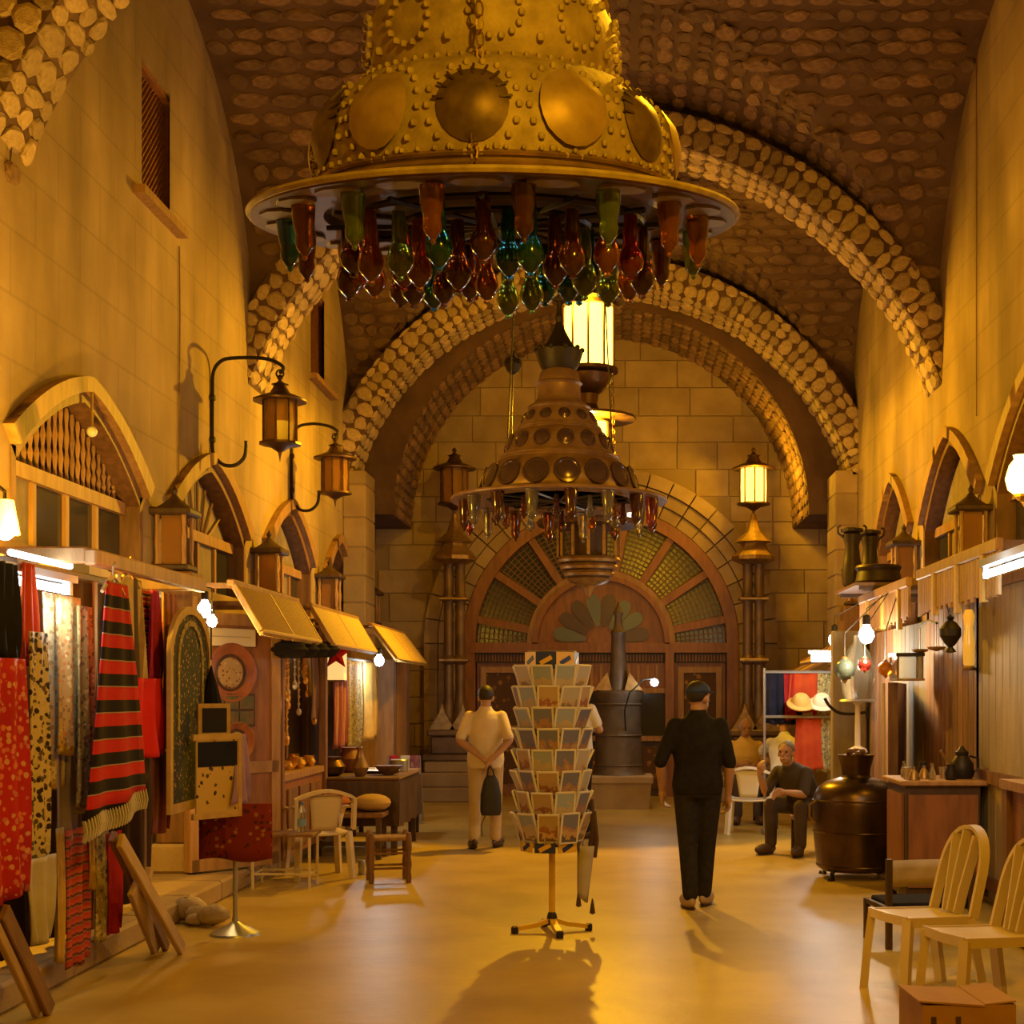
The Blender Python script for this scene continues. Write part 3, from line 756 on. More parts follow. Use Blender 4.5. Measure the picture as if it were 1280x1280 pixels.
# lamp columns flanking the great door
LITPANE = glow('lit_amber_pane', (1.0,.55,.07), 4.5)
COLSTONE = M('bronze_brown_column', (.20,.12,.055), (.13,.075,.035), 5, .45, metal=.35, rnd=.05)
for k, (px, lit) in enumerate(((568, False), (942, True))):
    Yc = 22.35; t = thing('lamp_column', ['twin-shaft lamp column with unlit lantern left of the great door', 'twin-shaft lamp column with glowing lantern right of the great door'][k], 'lamp post', (Xof(px, Yc), Yc, 0))
    for i, (w_, z0, z1) in enumerate(((1.25,0,.22),(1.05,.22,.44),(.86,.44,.62),(.92,.62,.72),(.66,.72,1.0),(.78,1.0,1.1))):
        G().bevbox((0,0,(z0+z1)/2), (w_,w_*.8,z1-z0), .02).build('pedestal_step', ASHLAR if i < 3 else COLSTONE, t)
    for s in (-1, 1):                                    # little gabled roofs on the pedestal
        g = G(); g.prism([(s*.16-.20,1.1),(s*.16+.20,1.1),(s*.16+.04,1.36),(s*.16,1.5),(s*.16-.04,1.36)], 'y', -.28, .28); g.build('gable', BRASS, t)
    for s in (-1, 1):
        prof = [(.13,1.1),(.11,1.3),(.075,1.6),(.075,2.1),(.12,2.14),(.12,2.2),(.078,2.25),(.075,2.9),(.075,3.05),(.11,3.1),(.11,3.15),(.078,3.2),(.075,3.62),(.11,3.7)]
        g = G(); g.lathe(prof, 12, (s*.09, 0, 0)); g.build('shaft', COLSTONE, t, smooth=35)
    for zz in (2.17, 3.12):
        G().bevbox((0,0,zz), (.46,.3,.05), .012).build('collar', BRASS, t)
    g = G(); g.lathe([(.20,3.66),(.34,3.72),(.34,3.78),(.22,3.9),(.20,3.98),(.30,4.0),(.12,4.16),(.05,4.36),(.04,4.44)], 8); g.build('capital_roof', BRASS, t, smooth=30)
    l = thing('x', None, None); bpy.data.objects.remove(l)
    sub = bpy.data.objects.new('lantern', None); COL.objects.link(sub); sub.parent = t; sub.location = (0, 0, 4.58)
    lantern(sub, .26, .56, lit, BRONZE, 8, LITPANE if lit else AMBERGLASS)
    if lit: lamp('lantern_light', (0,-.5,4.95), 100, SODIUM, .12, t)

# ================================================================ chandeliers
def chain(p, q, parent, mat, link=.035, name='chain'):
    p, q = Vector(p), Vector(q); L = (q-p).length; n = max(2, int(L/(link*1.45))); d = (q-p).normalized(); g = G()
    a = d.orthogonal().normalized(); b = d.cross(a)
    for i in range(n):
        c = p + (q-p)*((i+.5)/n); side = a if i % 2 else b; up = a.cross(b)
        m = Matrix((d, side, d.cross(side))).transposed()
        mm = m @ Matrix.Diagonal((1.0, .62, 1.0)); g.torus(c, link*.8, link*.16, 8, 4, mm)
    return g.build(name, mat, parent)
GLC = {'green': glass('green_glass', (.17,.25,.035)), 'amber': glass('amber_glass', (.36,.11,.014)), 'blue': glass('blue_glass', (.02,.12,.17)), 'brown': glass('brown_glass', (.14,.04,.016)), 'red': glass('red_glass', (.30,.03,.02)), 'clear': glass('smoky_glass', (.30,.26,.2))}
def glass_meshes():
    res = {}
    for nm, mt in GLC.items():
        for kd, prof in (('cup', [(.050,.0),(.047,-.04),(.042,-.085),(.034,-.115),(.038,-.14),(.034,-.165),(.018,-.185),(.010,-.195),(.012,-.205),(0,-.215)]), ('drop', [(.022,.02),(.026,-.05),(.024,-.09),(.036,-.11),(.046,-.145),(.042,-.172),(.022,-.195),(.011,-.205),(.014,-.214),(0,-.222)])):
            g = G(); g.lathe(prof, 12); me = g.mesh('glass_'+kd, True); me.materials.append(mt); res[nm, kd] = me
    return res
GM = glass_meshes()
def revolve_pt(prof_fn, a, s):
    r, z = prof_fn(s); return Vector((r*math.cos(a), r*math.sin(a), z))

# --- the large chandelier close overhead
Y1 = 5.1
ch = thing('chandelier', 'huge beaded brass dome chandelier with coloured glass cups, nearest the camera', 'chandelier', (Xof(620, Y1), Y1, Zof(276, Y1)), rot=(math.radians(8.5), math.radians(-.5), math.radians(0)))
tierA = [(.595,.035),(.61,.08),(.622,.15),(.622,.21),(.608,.28),(.572,.345),(.515,.40),(.45,.44),(.415,.455)]
tierB = [(.415,.455),(.432,.50),(.438,.56),(.425,.64),(.38,.72),(.31,.78),(.24,.80)]
tierC = [(.24,.80),(.25,.84),(.23,.95),(.15,1.06),(.07,1.12),(.05,1.2),(.05,1.5)]
g = G(); g.lathe(tierA, 64); g.build('lower_dome', GILT, ch, smooth=35)
g = G(); g.lathe(tierB, 48); g.build('upper_dome', GILT, ch, smooth=35)
g = G(); g.lathe(tierC, 32); g.build('crown', GILT, ch, smooth=35)
g = G(); g.lathe([(.60,.035),(.60,.0),(.845,-.012),(.85,.0),(.845,.014),(.66,.035),(.64,.06),(.615,.065)], 72); g.build('rim_plate', BRONZE, ch, smooth=20)
g = G(); g.torus((0,0,.004), .85, .012, 72, 6); g.build('rim_bead', GILT, ch, smooth=True)
g = G(); g.torus((0,0,.07), .617, .014, 64, 6); g.torus((0,0,.10), .62, .010, 64, 6); g.build('rope_band', BRASS, ch, smooth=True)
def profA(s):                                            # s = height on the lower dome
    for (r0, z0), (r1, z1) in zip(tierA, tierA[1:]):
        if z0 <= s <= z1: return r0+(r1-r0)*(s-z0)/(z1-z0), s
    return tierA[-1][0], s
def profB(s):
    for (r0, z0), (r1, z1) in zip(tierB, tierB[1:]):
        if z0 <= s <= z1: return r0+(r1-r0)*(s-z0)/(z1-z0), s
    return tierB[-1][0], s
ROUND = M('roundel_dark_metal', (.20,.13,.06), (.12,.075,.035), 20, .5, metal=.5)
ROUNDL = M('roundel_gilt_metal', (.46,.32,.13), (.36,.24,.09), 16, .5, metal=.4)
bos = G(); bosB = G(); slots = G()
nr = 12
for i in range(nr):
    a = -PI/2 + 2*PI*i/nr - .03; zc_ = .245
    def on(da, dz, lift=0, a=a, zc_=zc_, pf=profA):
        z = zc_+dz; r, _ = pf(z); r2, _ = pf(z+.01); n = Vector((1,0,-(r2-r)/.01)).normalized()
        aa = a+da/r; return Vector(((r+lift*n.x)*math.cos(aa), (r+lift*n.x)*math.sin(aa), z+lift*n.z))
    dark = i % 2 == 0
    g = G(); rings = 5; seg = 20
    vs = [on(0, 0, .036)]
    for q in range(1, rings+1):
        rr = .115*q/rings
        lift = .03*math.cos(q/rings*PI/2)+.006 if dark else .018+.02*math.cos(q/rings*PI/2)
        for s in range(seg): vs.append(on(rr*math.cos(2*PI*s/seg), rr*math.sin(2*PI*s/seg)*1.0, lift))
    fs = [(0, 1+s, 1+(s+1) % seg) for s in range(seg)]
    for q in range(rings-1):
        for s in range(seg): fs.append((1+q*seg+s, 1+(q+1)*seg+s, 1+(q+1)*seg+(s+1) % seg, 1+q*seg+(s+1) % seg))
    g.add(vs, fs); g.build('roundel', ROUND if dark else ROUNDL, ch, smooth=True)
    for s in range(18):
        t = 2*PI*s/18; p = on(.145*math.cos(t), .145*math.sin(t), .004); bos.ell(p, .013, 6, 4)
    if dark:
        for s in range(9):
            t = PI*(s+.5)/9; slots.tube(on(.085*math.cos(t), .085*math.sin(t), .018), on(.125*math.cos(t), .125*math.sin(t), .012), .005, n=4)
for i in range(70):
    a = 2*PI*i/70; bos.ell((.462*math.cos(a), .462*math.sin(a), .436), .011, 6, 4); bos.ell((.628*math.cos(a), .628*math.sin(a), .115), .009, 6, 4)
for i in range(9):
    a = 2*PI*i/9 - PI/2+.1
    for s in range(14):
        t = 2*PI*s/14; z = .57+.075*math.sin(t); r, _ = profB(z); aa = a+.085*math.cos(t)/r
        bosB.ell(((r+.006)*math.cos(aa), (r+.006)*math.sin(aa), z), .013, 6, 4)
    for s in range(2):
        z = .50+.16*s; r, _ = profB(z); aa = a+.34
        bosB.ell(((r+.006)*math.cos(aa), (r+.006)*math.sin(aa), z), .016, 6, 4)
bos.build('boss_beads', GILT, ch, kind='stuff', smooth=True); bosB.build('boss_beads', GILT, ch, kind='stuff', smooth=True); slots.build('slot_pattern', WOODD, ch, kind='stuff')
# pierced pattern under the rim
PIERCE = M('pierced_rim_metal', (.22,.17,.11), rough=.5, metal=.2)
for i in range(20):
    a = 2*PI*i/20; g = G(); pl = []
    for s in range(8): pl.append((.755+.062*math.cos(2*PI*s/8), .085*math.sin(2*PI*s/8)))
    vs = [(x*math.cos(a)-y*math.sin(a), x*math.sin(a)+y*math.cos(a)) for x, y in pl]
    g.prism(vs, 'z', -.017, -.008); g.build('rim_medallion', PIERCE, ch)
for a in (-PI/2-.02, -PI/2+1.9, -PI/2-1.85, PI/2):
    c_, s_ = math.cos(a), math.sin(a)
    chain((.62*c_,.62*s_,.21), (.80*c_ if abs(a+PI/2) > .1 else .64*c_, .80*s_ if abs(a+PI/2) > .1 else .64*s_, .025), ch, BRASS, .03)
chain((0,-.50,.40), (0,-.50,.85), ch, BRASS, .03); chain((.40,-.1,.62), (.36,0,1.1), ch, BRASS, .03)
rg = random.Random(4)
outer = ['brown','green','amber','amber','green','brown','blue','brown','amber','green','red','brown','blue','amber','green','amber']
for i in range(16):
    a = -PI/2 + 2*PI*(i+.5)/16; kd = 'cup'
    inst('glass_cup', GM[outer[i], 'cup'], ch, (.72*math.cos(a), .72*math.sin(a), -.015), scale=(.82,.82,.82))
inner = ['brown','brown','blue','amber','green','blue','brown','green','red','blue','brown','amber']
for i in range(22):
    a = -PI/2 + 2*PI*i/22; nm = inner[(i*5) % 12]
    inst('glass_drop', GM[nm, 'drop'], ch, (.52*math.cos(a), .52*math.sin(a), -.02-.02*(i % 3)), scale=(1,1,.92+.1*(i % 2)))
for i in range(12):
    a = 2*PI*i/12+.2; nm = inner[(i*7+2) % 12]
    inst('glass_drop', GM[nm, 'drop'], ch, (.33*math.cos(a), .33*math.sin(a), -.03-.02*(i % 3)))
g = G(); g.torus((0,0,-.012), .52, .012, 48, 5); g.torus((0,0,-.02), .33, .012, 36, 5)
g.build('inner_hoop', IRON, ch)
for i in range(6):
    a = PI*i/6; g = G(); g.tube((.6*math.cos(a), .6*math.sin(a), -.02), (-.6*math.cos(a), -.6*math.sin(a), -.02), .01, n=5); g.build('spoke', IRON, ch)
g = G(); g.tube((0,0,1.4), (0,0,4.55), .014, n=6); g.build('suspension_rod', IRON, ch)

# --- the second chandelier
Y2 = 11.3
c2 = thing('chandelier', 'tiered bronze chandelier with rows of dark roundels and ring finial', 'chandelier', (Xof(699, Y2), Y2, Zof(626, Y2)))
BR2 = M('rosy_bronze', (.27,.165,.10), (.18,.10,.06), 8, .45, metal=.35)
RND2 = M('violet_dark_roundel', (.085,.05,.06), rough=.22, metal=.4)
tiers = [([(.60,.03),(.615,.08),(.60,.16),(.55,.24),(.47,.30),(.455,.31)], 16, .155, .105, 'lower_tier'), ([(.455,.33),(.43,.36),(.405,.45),(.36,.52),(.32,.545)], 14, .435, .068, 'middle_tier'), ([(.32,.56),(.30,.60),(.27,.66),(.235,.72)], 12, .64, .048, 'upper_tier')]
for prof, n, zr, rr, nm in tiers:
    g = G(); g.lathe(prof, 48); g.build(nm, BR2, c2, smooth=35)
    g = G(); r0 = prof[0][0]; g.torus((0,0,prof[0][1]), r0, .014, 48, 5); r1, z1 = prof[-1]; g.torus((0,0,z1), r1+.005, .014, 48, 5); g.build('band_moulding', BR2, c2, smooth=True)
    def pf(z, prof=prof):
        for (r0, z0), (r1, z1) in zip(prof, prof[1:]):
            if z0 <= z <= z1: return r0+(r1-r0)*(z-z0)/(z1-z0)
        return prof[-1][0]
    for i in range(n):
        a = -PI/2 + 2*PI*(i+.35)/n; R_ = pf(zr); sl = (pf(zr+.02)-pf(zr-.02))/.04; tilt = math.atan(sl)
        base = Matrix.Rotation(a, 3, 'Z') @ Matrix.Rotation(PI/2+tilt, 3, 'Y')
        g = G(); pr = [(rr,-.01),(rr,.006),(rr*.8,.010),(rr*.74,.004),(rr*.5,.012),(0,.016)]
        vs = []; s_ = 14
        for r_, z_ in pr:
            for k in range(s_): vs.append(Vector((R_*math.cos(a), R_*math.sin(a), zr)) + base @ Vector((r_*math.cos(2*PI*k/s_), r_*math.sin(2*PI*k/s_), z_)))
        g.add(vs, [(q*s_+k, q*s_+(k+1) % s_, (q+1)*s_+(k+1) % s_, (q+1)*s_+k) for q in range(len(pr)-1) for k in range(s_)])
        g.build('roundel', RND2, c2, smooth=30)
g = G(); g.lathe([(.56,.03),(.56,.0),(.845,-.012),(.85,0),(.845,.012),(.64,.035),(.60,.04)], 56); g.build('rim_plate', BR2, c2, smooth=20)
g = G(); g.lathe([(.235,.72),(.245,.735),(.20,.76),(.17,.80),(.165,.90),(.185,.915),(.165,.93),(.15,1.0),(.13,1.02)], 24); g.build('neck', BR2, c2, smooth=35)
g = G(); g.lathe([(.13,1.02),(.15,1.05),(.17,1.10),(.19,1.17),(.15,1.17),(.10,1.24),(.05,1.33),(.025,1.4),(.035,1.44),(.02,1.48),(.02,1.56)], 12); g.build('crown', IRON, c2, smooth=30)
for i in range(10):
    a = 2*PI*i/10; g = G(); g.ell((.18*math.cos(a), .18*math.sin(a), 1.18), .022, 6, 4); g.build('crown_point', IRON, c2)
g = G(); g.torus((0,0,1.66), .085, .02, 18, 6, Matrix.Rotation(PI/2, 3, 'X')); g.build('ring_finial', IRON, c2, smooth=True)
for i in range(6):
    a = PI*i/6+.2; g = G(); g.tube((.57*math.cos(a), .57*math.sin(a), .0), (-.57*math.cos(a), -.57*math.sin(a), .0), .012, n=5); g.build('spoke', IRON, c2)
oc = ['brown','clear','brown','red','brown','clear','brown','clear','brown','brown','clear','red','brown','clear','brown','clear']
for i in range(16):
    a = -PI/2 + 2*PI*(i+.4)/16; inst('glass_cup', GM[oc[i], 'cup'], c2, (.74*math.cos(a), .74*math.sin(a), -.01), scale=(1.05,1.05,1.15))
for i in range(12):
    a = 2*PI*i/12; inst('glass_drop', GM[('brown','clear','amber')[i % 3], 'drop'], c2, (.5*math.cos(a), .5*math.sin(a), -.03), scale=(.8,.8,.75))
g = G(); g.tube((0,0,1.74), (0,0,4.75), .012, n=6); g.build('suspension_rod', IRON, c2)
for s in (-1, 1):
    g = G(); g.tube((s*.42,.1,.36), (s*.36,.1,1.6), .008, n=4); g.build('stay_cord', IRON, c2)

# --- the third: tall lit mosque lantern
Y3 = 17.0; X3 = Xof(736, Y3)
c3 = thing('mosque_lantern', 'tall tiered brass lantern glowing amber behind the second chandelier', 'chandelier', (X3, Y3, 2.76))
LAMPGL = glow('lamp_yellow_glass', (1.0,.58,.07), 7)
def cage(z0, z1, r, n, nm):
    g = G(); g.lathe([(r*.93,z0),(r*.93,z1)], n); g.build('glowing_pane', LAMPGL, c3)
    for i in range(n):
        a = 2*PI*(i+.5)/n; g = G(); g.tube((r*math.cos(a), r*math.sin(a), z0), (r*math.cos(a), r*math.sin(a), z1), .014, n=5); g.build('cage_bar', BRONZE, c3)
    for z in (z0, z1):
        g = G(); g.lathe([(r*.5,z-.02),(r*1.12,z-.02),(r*1.12,z+.02),(r*.5,z+.02)], 20); g.build('cage_ring', BRONZE, c3, smooth=30)
g = G(); g.lathe([(0,0),(.03,.03),(.05,.09),(.10,.16),(.22,.20),(.26,.24),(.22,.28)], 16); g.build('bottom_tip', BRASS, c3, smooth=30)
for z, r in ((.30,.27), (.38,.31), (.46,.34)):
    g = G(); g.torus((0,0,z), r, .035, 28, 6); g.build('ring_moulding', BRASS, c3, smooth=True)
g = G(); g.lathe([(.24,.26),(.28,.36),(.31,.46),(.31,.50)], 24); g.build('lower_bowl', WOODD, c3, smooth=30)
for i in range(12):
    a = 2*PI*i/12; g = G(); g.tube((.36*math.cos(a), .36*math.sin(a), .5), (.36*math.cos(a), .36*math.sin(a), .85), .022, n=6); g.build('gallery_post', BRASS, c3)
g = G(); g.lathe([(.22,.5),(.22,.85)], 16); g.build('gallery_core', WOODD, c3)
g = G(); g.lathe([(.2,.85),(.60,.86),(.62,.90),(.60,.93),(.2,.93)], 28); g.build('gallery_deck', BRONZE, c3, smooth=30)
PALEGL = glow('pale_lit_glass', (1.0,.80,.55), 3.0)
for i in range(14):
    a = 2*PI*i/14; g = G(); g.box((.54*math.cos(a), .54*math.sin(a), 1.03), (.03,.17,.15), (0,0,a)); g.build('lit_panel', PALEGL, c3)
    g = G(); a += PI/14; g.tube((.55*math.cos(a), .55*math.sin(a), .93), (.55*math.cos(a), .55*math.sin(a), 1.14), .022, n=5); g.build('cage_bar', BRONZE, c3)
g = G(); g.lathe([(.2,1.14),(.58,1.14),(.58,1.18),(.36,1.30),(.24,1.45),(.2,1.5)], 24); g.build('mid_roof', BRONZE, c3, smooth=30)
cage(1.55, 2.10, .24, 8, 'l')
g = G(); g.lathe([(.10,2.1),(.56,2.12),(.56,2.15),(.14,2.2),(.10,2.3),(.12,2.42),(.22,2.5),(.28,2.58),(.30,2.64)], 16); g.build('waist', BRONZE, c3, smooth=30)
cage(2.70, 3.46, .31, 10, 'u')
g = G(); g.lathe([(.36,3.48),(.44,3.5),(.36,3.6),(.2,3.75),(.08,3.9),(.03,4.1)], 16); g.build('top_roof', BRONZE, c3, smooth=30)
g = G(); g.tube((0,0,4.0), (0,0,5.26), .014, n=6); g.build('suspension_rod', IRON, c3)
for i in range(4):
    a = PI/4+PI*i/2; chain((.39*math.cos(a), .39*math.sin(a), 2.6), (.44*math.cos(a), .44*math.sin(a), 1.2), c3, BRONZE, .04)
    g = G(); g.ell((.44*math.cos(a), .44*math.sin(a), 1.62), .045, 8, 6); g.build('ball_drop', BRONZE, c3, smooth=True)
lamp('lantern_light', (0,-.39,3.40), 90, SODIUM, .05, c3); lamp('lantern_light', (0,-.33,2.04), 980, SODIUM, .05, c3)
lamp('lantern_light', (0,.39,3.38), 220, SODIUM, .05, c3)

# small hanging censer and its cord left of the second chandelier
Yc = 14.0
t = thing('hanging_censer', 'small dark censer on a long cord left of the second chandelier', 'censer', (Xof(641, Yc), Yc, Zof(466, Yc)))
g = G(); g.lathe([(0,-.02),(.05,.0),(.09,.08),(.08,.13),(.02,.17),(.02,.22)], 10); g.build('bowl', IRON, t, smooth=30)
g = G(); g.tube((0,0,.2), (.02,0,3.2), .008, n=4); g.build('cord', IRON, t)
g = G(); g.tube((0,0,0), (-.03,0,-1.5), .008, n=4); g.build('tail_cord', IRON, t)

# unseen shaded pendant, added above the picture to brighten the near bay
t = thing('added_pendant', 'unseen amber pendant with a wide metal shade, added as fill above the near bay', 'lamp', (0.9, 6.5, 5.25))
g = G(); g.lathe([(.40,0),(.38,.05),(.12,.16),(.05,.2),(.04,.3)], 24); o = g.build('shade', BRONZE, t, smooth=30); o.modifiers.new('t', 'SOLIDIFY').thickness = .01
G().ell((0,0,.02), .07).build('bulb', AMBERGLOW, t, smooth=True)
g = G(); g.tube((0,0,.28), (0,0,2.68), .008, n=5); g.build('cord', IRON, t)
lamp('added_pendant_light', (0,0,-.08), 350, SODIUM, .06, t)
# unseen lantern added behind the camera as fill for the near bay
t = thing('added_lantern', 'unseen amber lantern added behind the camera as fill', 'lantern', (0.9, 1.4, 4.4))
lantern(t, .24, .5, True, BRONZE, 8, LITPANE)
g = G(); g.tube((0,0,.8), (0,0,3.4), .012, n=5); g.build('suspension_rod', IRON, t)
lamp('lantern_light', (0,0,-.30), 380, SODIUM, .08, t)

# ================================================================ stalls, left side
def cloth(name, label, X, y0, y1, z0, z1, mat, cat='textile', amp=.02, folds=3, taper=1.0, skew=0.0, lean=0.0, nu=14, nv=16, parent=None, hem=0.0, group=None, ph=0.0, face='y', bulge=0.0):
    """hanging cloth in the y-z plane (face 'y') or x-z plane (face 'x'); taper = top width / bottom width"""
    yc, hw = (y0+y1)/2, (y1-y0)/2; H = z1-z0
    def fn(u, v):                                        # v = 0 at the hem
        k = 1 + (taper-1)*v
        a = (u*2-1)*hw*k + skew*(1-v)
        z = H*v + hem*(u-.5)*(1-v) + .012*math.sin(9*u+ph)*(1-v)
        d = amp*(.35+.65*(1-v))*math.sin(2*PI*folds*u+ph+.9*math.sin(3*v+ph)) + lean*(1-v) + bulge*math.sin(PI*v)
        return (d, a, z) if face == 'y' else (a, d, z)
    g = G(); g.grid(fn, nu, nv)
    loc = (X, yc, z0) if face == 'y' else (yc, X, z0)
    o = g.build(name, mat, parent, loc, smooth=60, label=label, cat=cat, group=group)
    m = o.modifiers.new('thickness', 'SOLIDIFY'); m.thickness = .007
    return o
def hanger(parent, y, z, X=0.0):
    g = G(); g.path(cr([(X, y-.17, z-.10), (X, y-.1, z-.05), (X, y, z-.01), (X, y+.1, z-.05), (X, y+.17, z-.10)]), .012, 5)
    g.path([(X, y, z-.01), (X, y, z+.05), (X, y+.03, z+.075), (X, y+.05, z+.05)], .006, 4)
    return g.build('hanger', WOODL, parent)
def hcloth(name, label, px0, px1, py0, py1, X, mat, **kw):
    """cloth placed on the plane x = X between two sight lines"""
    ya, yb = Yof(px0, X), Yof(px1, X); ym = (ya+yb)/2
    return cloth(name, label, X, ya, yb, Zof(py1, ym), Zof(py0, ym), mat, **kw)
REDFLORAL = spotted('red_floral_cloth', (.42,.018,.012), [(.54,.27,.16),(.56,.16,.09),(.46,.13,.1)], 27, .38, base2=(.34,.014,.012))
NAVY = M('navy_cloth', (.018,.018,.035), (.012,.012,.02), 6, .9, spec=.1)
ORANGE = M('orange_red_cloth', (.48,.07,.015), (.36,.04,.012), 4, .9, spec=.1)
CRIMSON = M('crimson_cloth', (.36,.022,.02), (.25,.014,.015), 5, .9, spec=.1)
PAISLEY = spotted('black_cream_paisley', (.50,.40,.24), [(.03,.02,.015),(.10,.07,.04),(.45,.36,.2)], 34, .50)
BROCADE = spotted('gold_brocade', (.45,.31,.12), [(.62,.50,.26),(.30,.18,.07),(.50,.20,.07)], 34, .42)
BROCADE2 = spotted('olive_brocade', (.30,.23,.08), [(.16,.10,.04),(.45,.36,.16),(.1,.1,.05)], 34, .42)
CREAMB = spotted('cream_figured_silk', (.55,.44,.26), [(.38,.24,.10),(.60,.34,.12),(.35,.3,.22)], 30, .42)
KILIM = stripes('red_black_kilim_stripes', [(0,(.015,.010,.010)),(.46,(.46,.022,.02)),(.9,(.40,.018,.018)),(.95,(.30,.22,.16))], 2, 9.0, var=.18)
GOLDST = stripes('gold_scarf_stripes', [(0,(.50,.36,.13)),(.4,(.32,.21,.07)),(.55,(.58,.46,.24)),(.8,(.10,.07,.04))], 1, 3.0)
REDWHITE = stripes('red_white_black_woven_bands', [(0,(.34,.02,.02)),(.3,(.5,.4,.28)),(.4,(.02,.015,.015)),(.6,(.40,.03,.03)),(.85,(.5,.38,.24))], 2, 9.0)
MAGENTA = M('magenta_cloth', (.42,.035,.12), (.30,.02,.08), 5, .85, spec=.15)
SCARLET = M('scarlet_cloth', (.62,.025,.015), (.50,.018,.012), 4, .85, spec=.15)
LILAC = M('lilac_cloth', (.32,.20,.34), (.24,.14,.26), 5, .85, spec=.15)
ROSEBR = stripes('rose_brown_stripes', [(0,(.28,.09,.08)),(.5,(.36,.20,.13)),(.7,(.20,.05,.05))], 1, 4)
DARKRUG = spotted('dark_green_embroidered_rug', (.045,.045,.025), [(.38,.24,.10),(.30,.05,.03),(.14,.15,.07)], 30, .30)
GOLDBORD = M('gold_border_cloth', (.50,.33,.08), (.40,.25,.06), 12, .8)
OCHREPR = spotted('ochre_printed_cloth', (.52,.35,.09), [(.04,.03,.02),(.35,.06,.03),(.08,.05,.03)], 16, .22)
REDRUG = spotted('dark_red_patterned_rug', (.20,.025,.02), [(.07,.02,.015),(.34,.14,.08),(.10,.015,.015)], 22, .30)
REDSTR = stripes('red_patterned_runner', [(0,(.40,.05,.03)),(.35,(.26,.12,.08)),(.5,(.10,.04,.03)),(.7,(.42,.08,.05))], 2, 14, warp=.6)
GREYCL = M('grey_linen', (.42,.37,.30), (.34,.30,.24), 6, .9)
SILVER = M('pale_violet_satin', (.36,.28,.34), (.26,.22,.25), 4, .6)

# canopy frame of the textile stall
XB = -2.9
fr = thing('stall_frame', 'timber beam frame carrying the hanging textiles on the left', 'frame', (XB, 9.0, 0))
y0, y1, zb_ = Yof(112, XB)-9.0, Yof(252, XB)-9.0, 2.40
g = G(); g.bevbox((0, (y0+y1)/2, zb_), (.07, y1-y0, .09), .01); g.build('front_beam', WOODL, fr)
g = G(); g.bevbox((-.42, y0+.03, zb_+.01), (.80, .07, .09), .01); g.build('cross_beam', WOODL, fr)
g = G(); g.bevbox((-.42, y1-.03, zb_+.01), (.80, .07, .09), .01); g.build('cross_beam', WOOD, fr)
g = G(); g.bevbox((-.42, (y0+y1)/2-.3, zb_-.03), (.05, y1-y0+1.6, .05), .01); g.build('rear_rail', WOODD, fr)
for y in (y1-.02, .1):
    g = G(); g.bevbox((-.42, y, zb_/2+.06), (.07,.07,zb_-.20), .01); g.build('post', WOOD, fr)
g = G(); g.bb(-.90, -.86, y0-1.9, y1+.2, .165, 2.6); g.build('back_board', WOODD, fr)
# stone step under the left stalls
st = thing('stone_step', 'low stone step under the left row of stalls', 'step', (-3.13, 7, 0))
yy = -3.0; r = random.Random(2)
while yy < 12.6:
    L = r.uniform(.7, 1.1); g = G(); g.bevbox((-.36, yy+L/2, .08), (.72, L-.012, .16), .02); g.build('step_block', ASHLAR, st); yy += L

# fluorescent fitting
t = thing('tube_light', 'white fluorescent tube over the red textiles on the left', 'light', (-3.05, 7.6, 2.16))
g = G(); g.tube((0,-.40,.06), (0,.38,.06), .024, n=8); g.build('tube', TUBEGLOW, t, smooth=True)
g = G(); g.bb(-.04,.04,-.5,.46,.10,.14); g.build('batten', STEEL, t)
for y in (-.42, .40):
    g = G(); g.bb(-.025,.025,y-.02,y+.02,.03,.11); g.build('end_socket', STEEL, t)
g = G(); g.tube((-.02,-.3,.2), (-.02,.5,.2), .017, n=8); g.build('upper_tube', TUBEGLOW, t, smooth=True)
lamp('tube_glow', (.12,0,-.06), 16, COOL, .12, t)

cloth('shade_backcloth', 'dark brown curtain added behind the whole row of textiles to imitate shade', -3.30, 6.2, 10.2, .22, 2.34, M('shade_backcloth_dark', (.06,.03,.018), (.04,.02,.012), 4, .95, spec=.1), cat='backcloth', amp=.03, folds=14, nu=84)  # dark sheet added to imitate the shade behind the textiles
# --- textiles (front row)
o = hcloth('navy_robe', 'navy robe hanging at the extreme left under the tube light', -14, 25, 703, 822, -2.92, NAVY, taper=.8, amp=.03)
o = hcloth('orange_robe', 'orange-red robe sleeve behind the navy robe', 22, 48, 704, 830, -3.0, ORANGE, amp=.03, folds=2, taper=.6)
o = hcloth('red_floral_dress', 'red dress with pale flower sprays at the extreme left', -40, 37, 822, 1128, -2.82, REDFLORAL, taper=.85, amp=.035, folds=3)
o = hcloth('paisley_scarf', 'black and cream paisley scarf beside the red floral dress', 34, 62, 790, 1090, -2.92, PAISLEY, amp=.025, folds=2, taper=.8)
o = hcloth('linen_scarf', 'pale grey scarf end trailing low below the paisley scarf', 38, 63, 1072, 1178, -2.86, GREYCL, amp=.03, folds=2, taper=1.6)
o = hcloth('cream_shawl', 'cream figured silk shawl below the tube light', 52, 84, 742, 985, -3.02, CREAMB, amp=.03, folds=3, taper=.9)
o = hcloth('cream_shawl', 'narrow cream and orange shawl left of the green-gold scarf', 72, 98, 745, 942, -2.95, BROCADE, amp=.025, folds=2, taper=1.2)
o = hcloth('crimson_cloth', 'plain dark crimson cloth between the cream shawls and the green-gold scarf', 74, 100, 800, 962, -3.04, CRIMSON, amp=.02, folds=2, taper=.5)
o = hcloth('satin_scarf', 'pale violet satin scarf below the crimson cloth', 70, 96, 935, 1050, -3.0, SILVER, amp=.02, folds=2)
o = hcloth('olive_scarf', 'green-gold brocade scarf left of the striped kilim', 94, 117, 758, 1015, -2.92, BROCADE2, amp=.03, folds=2, taper=.8)
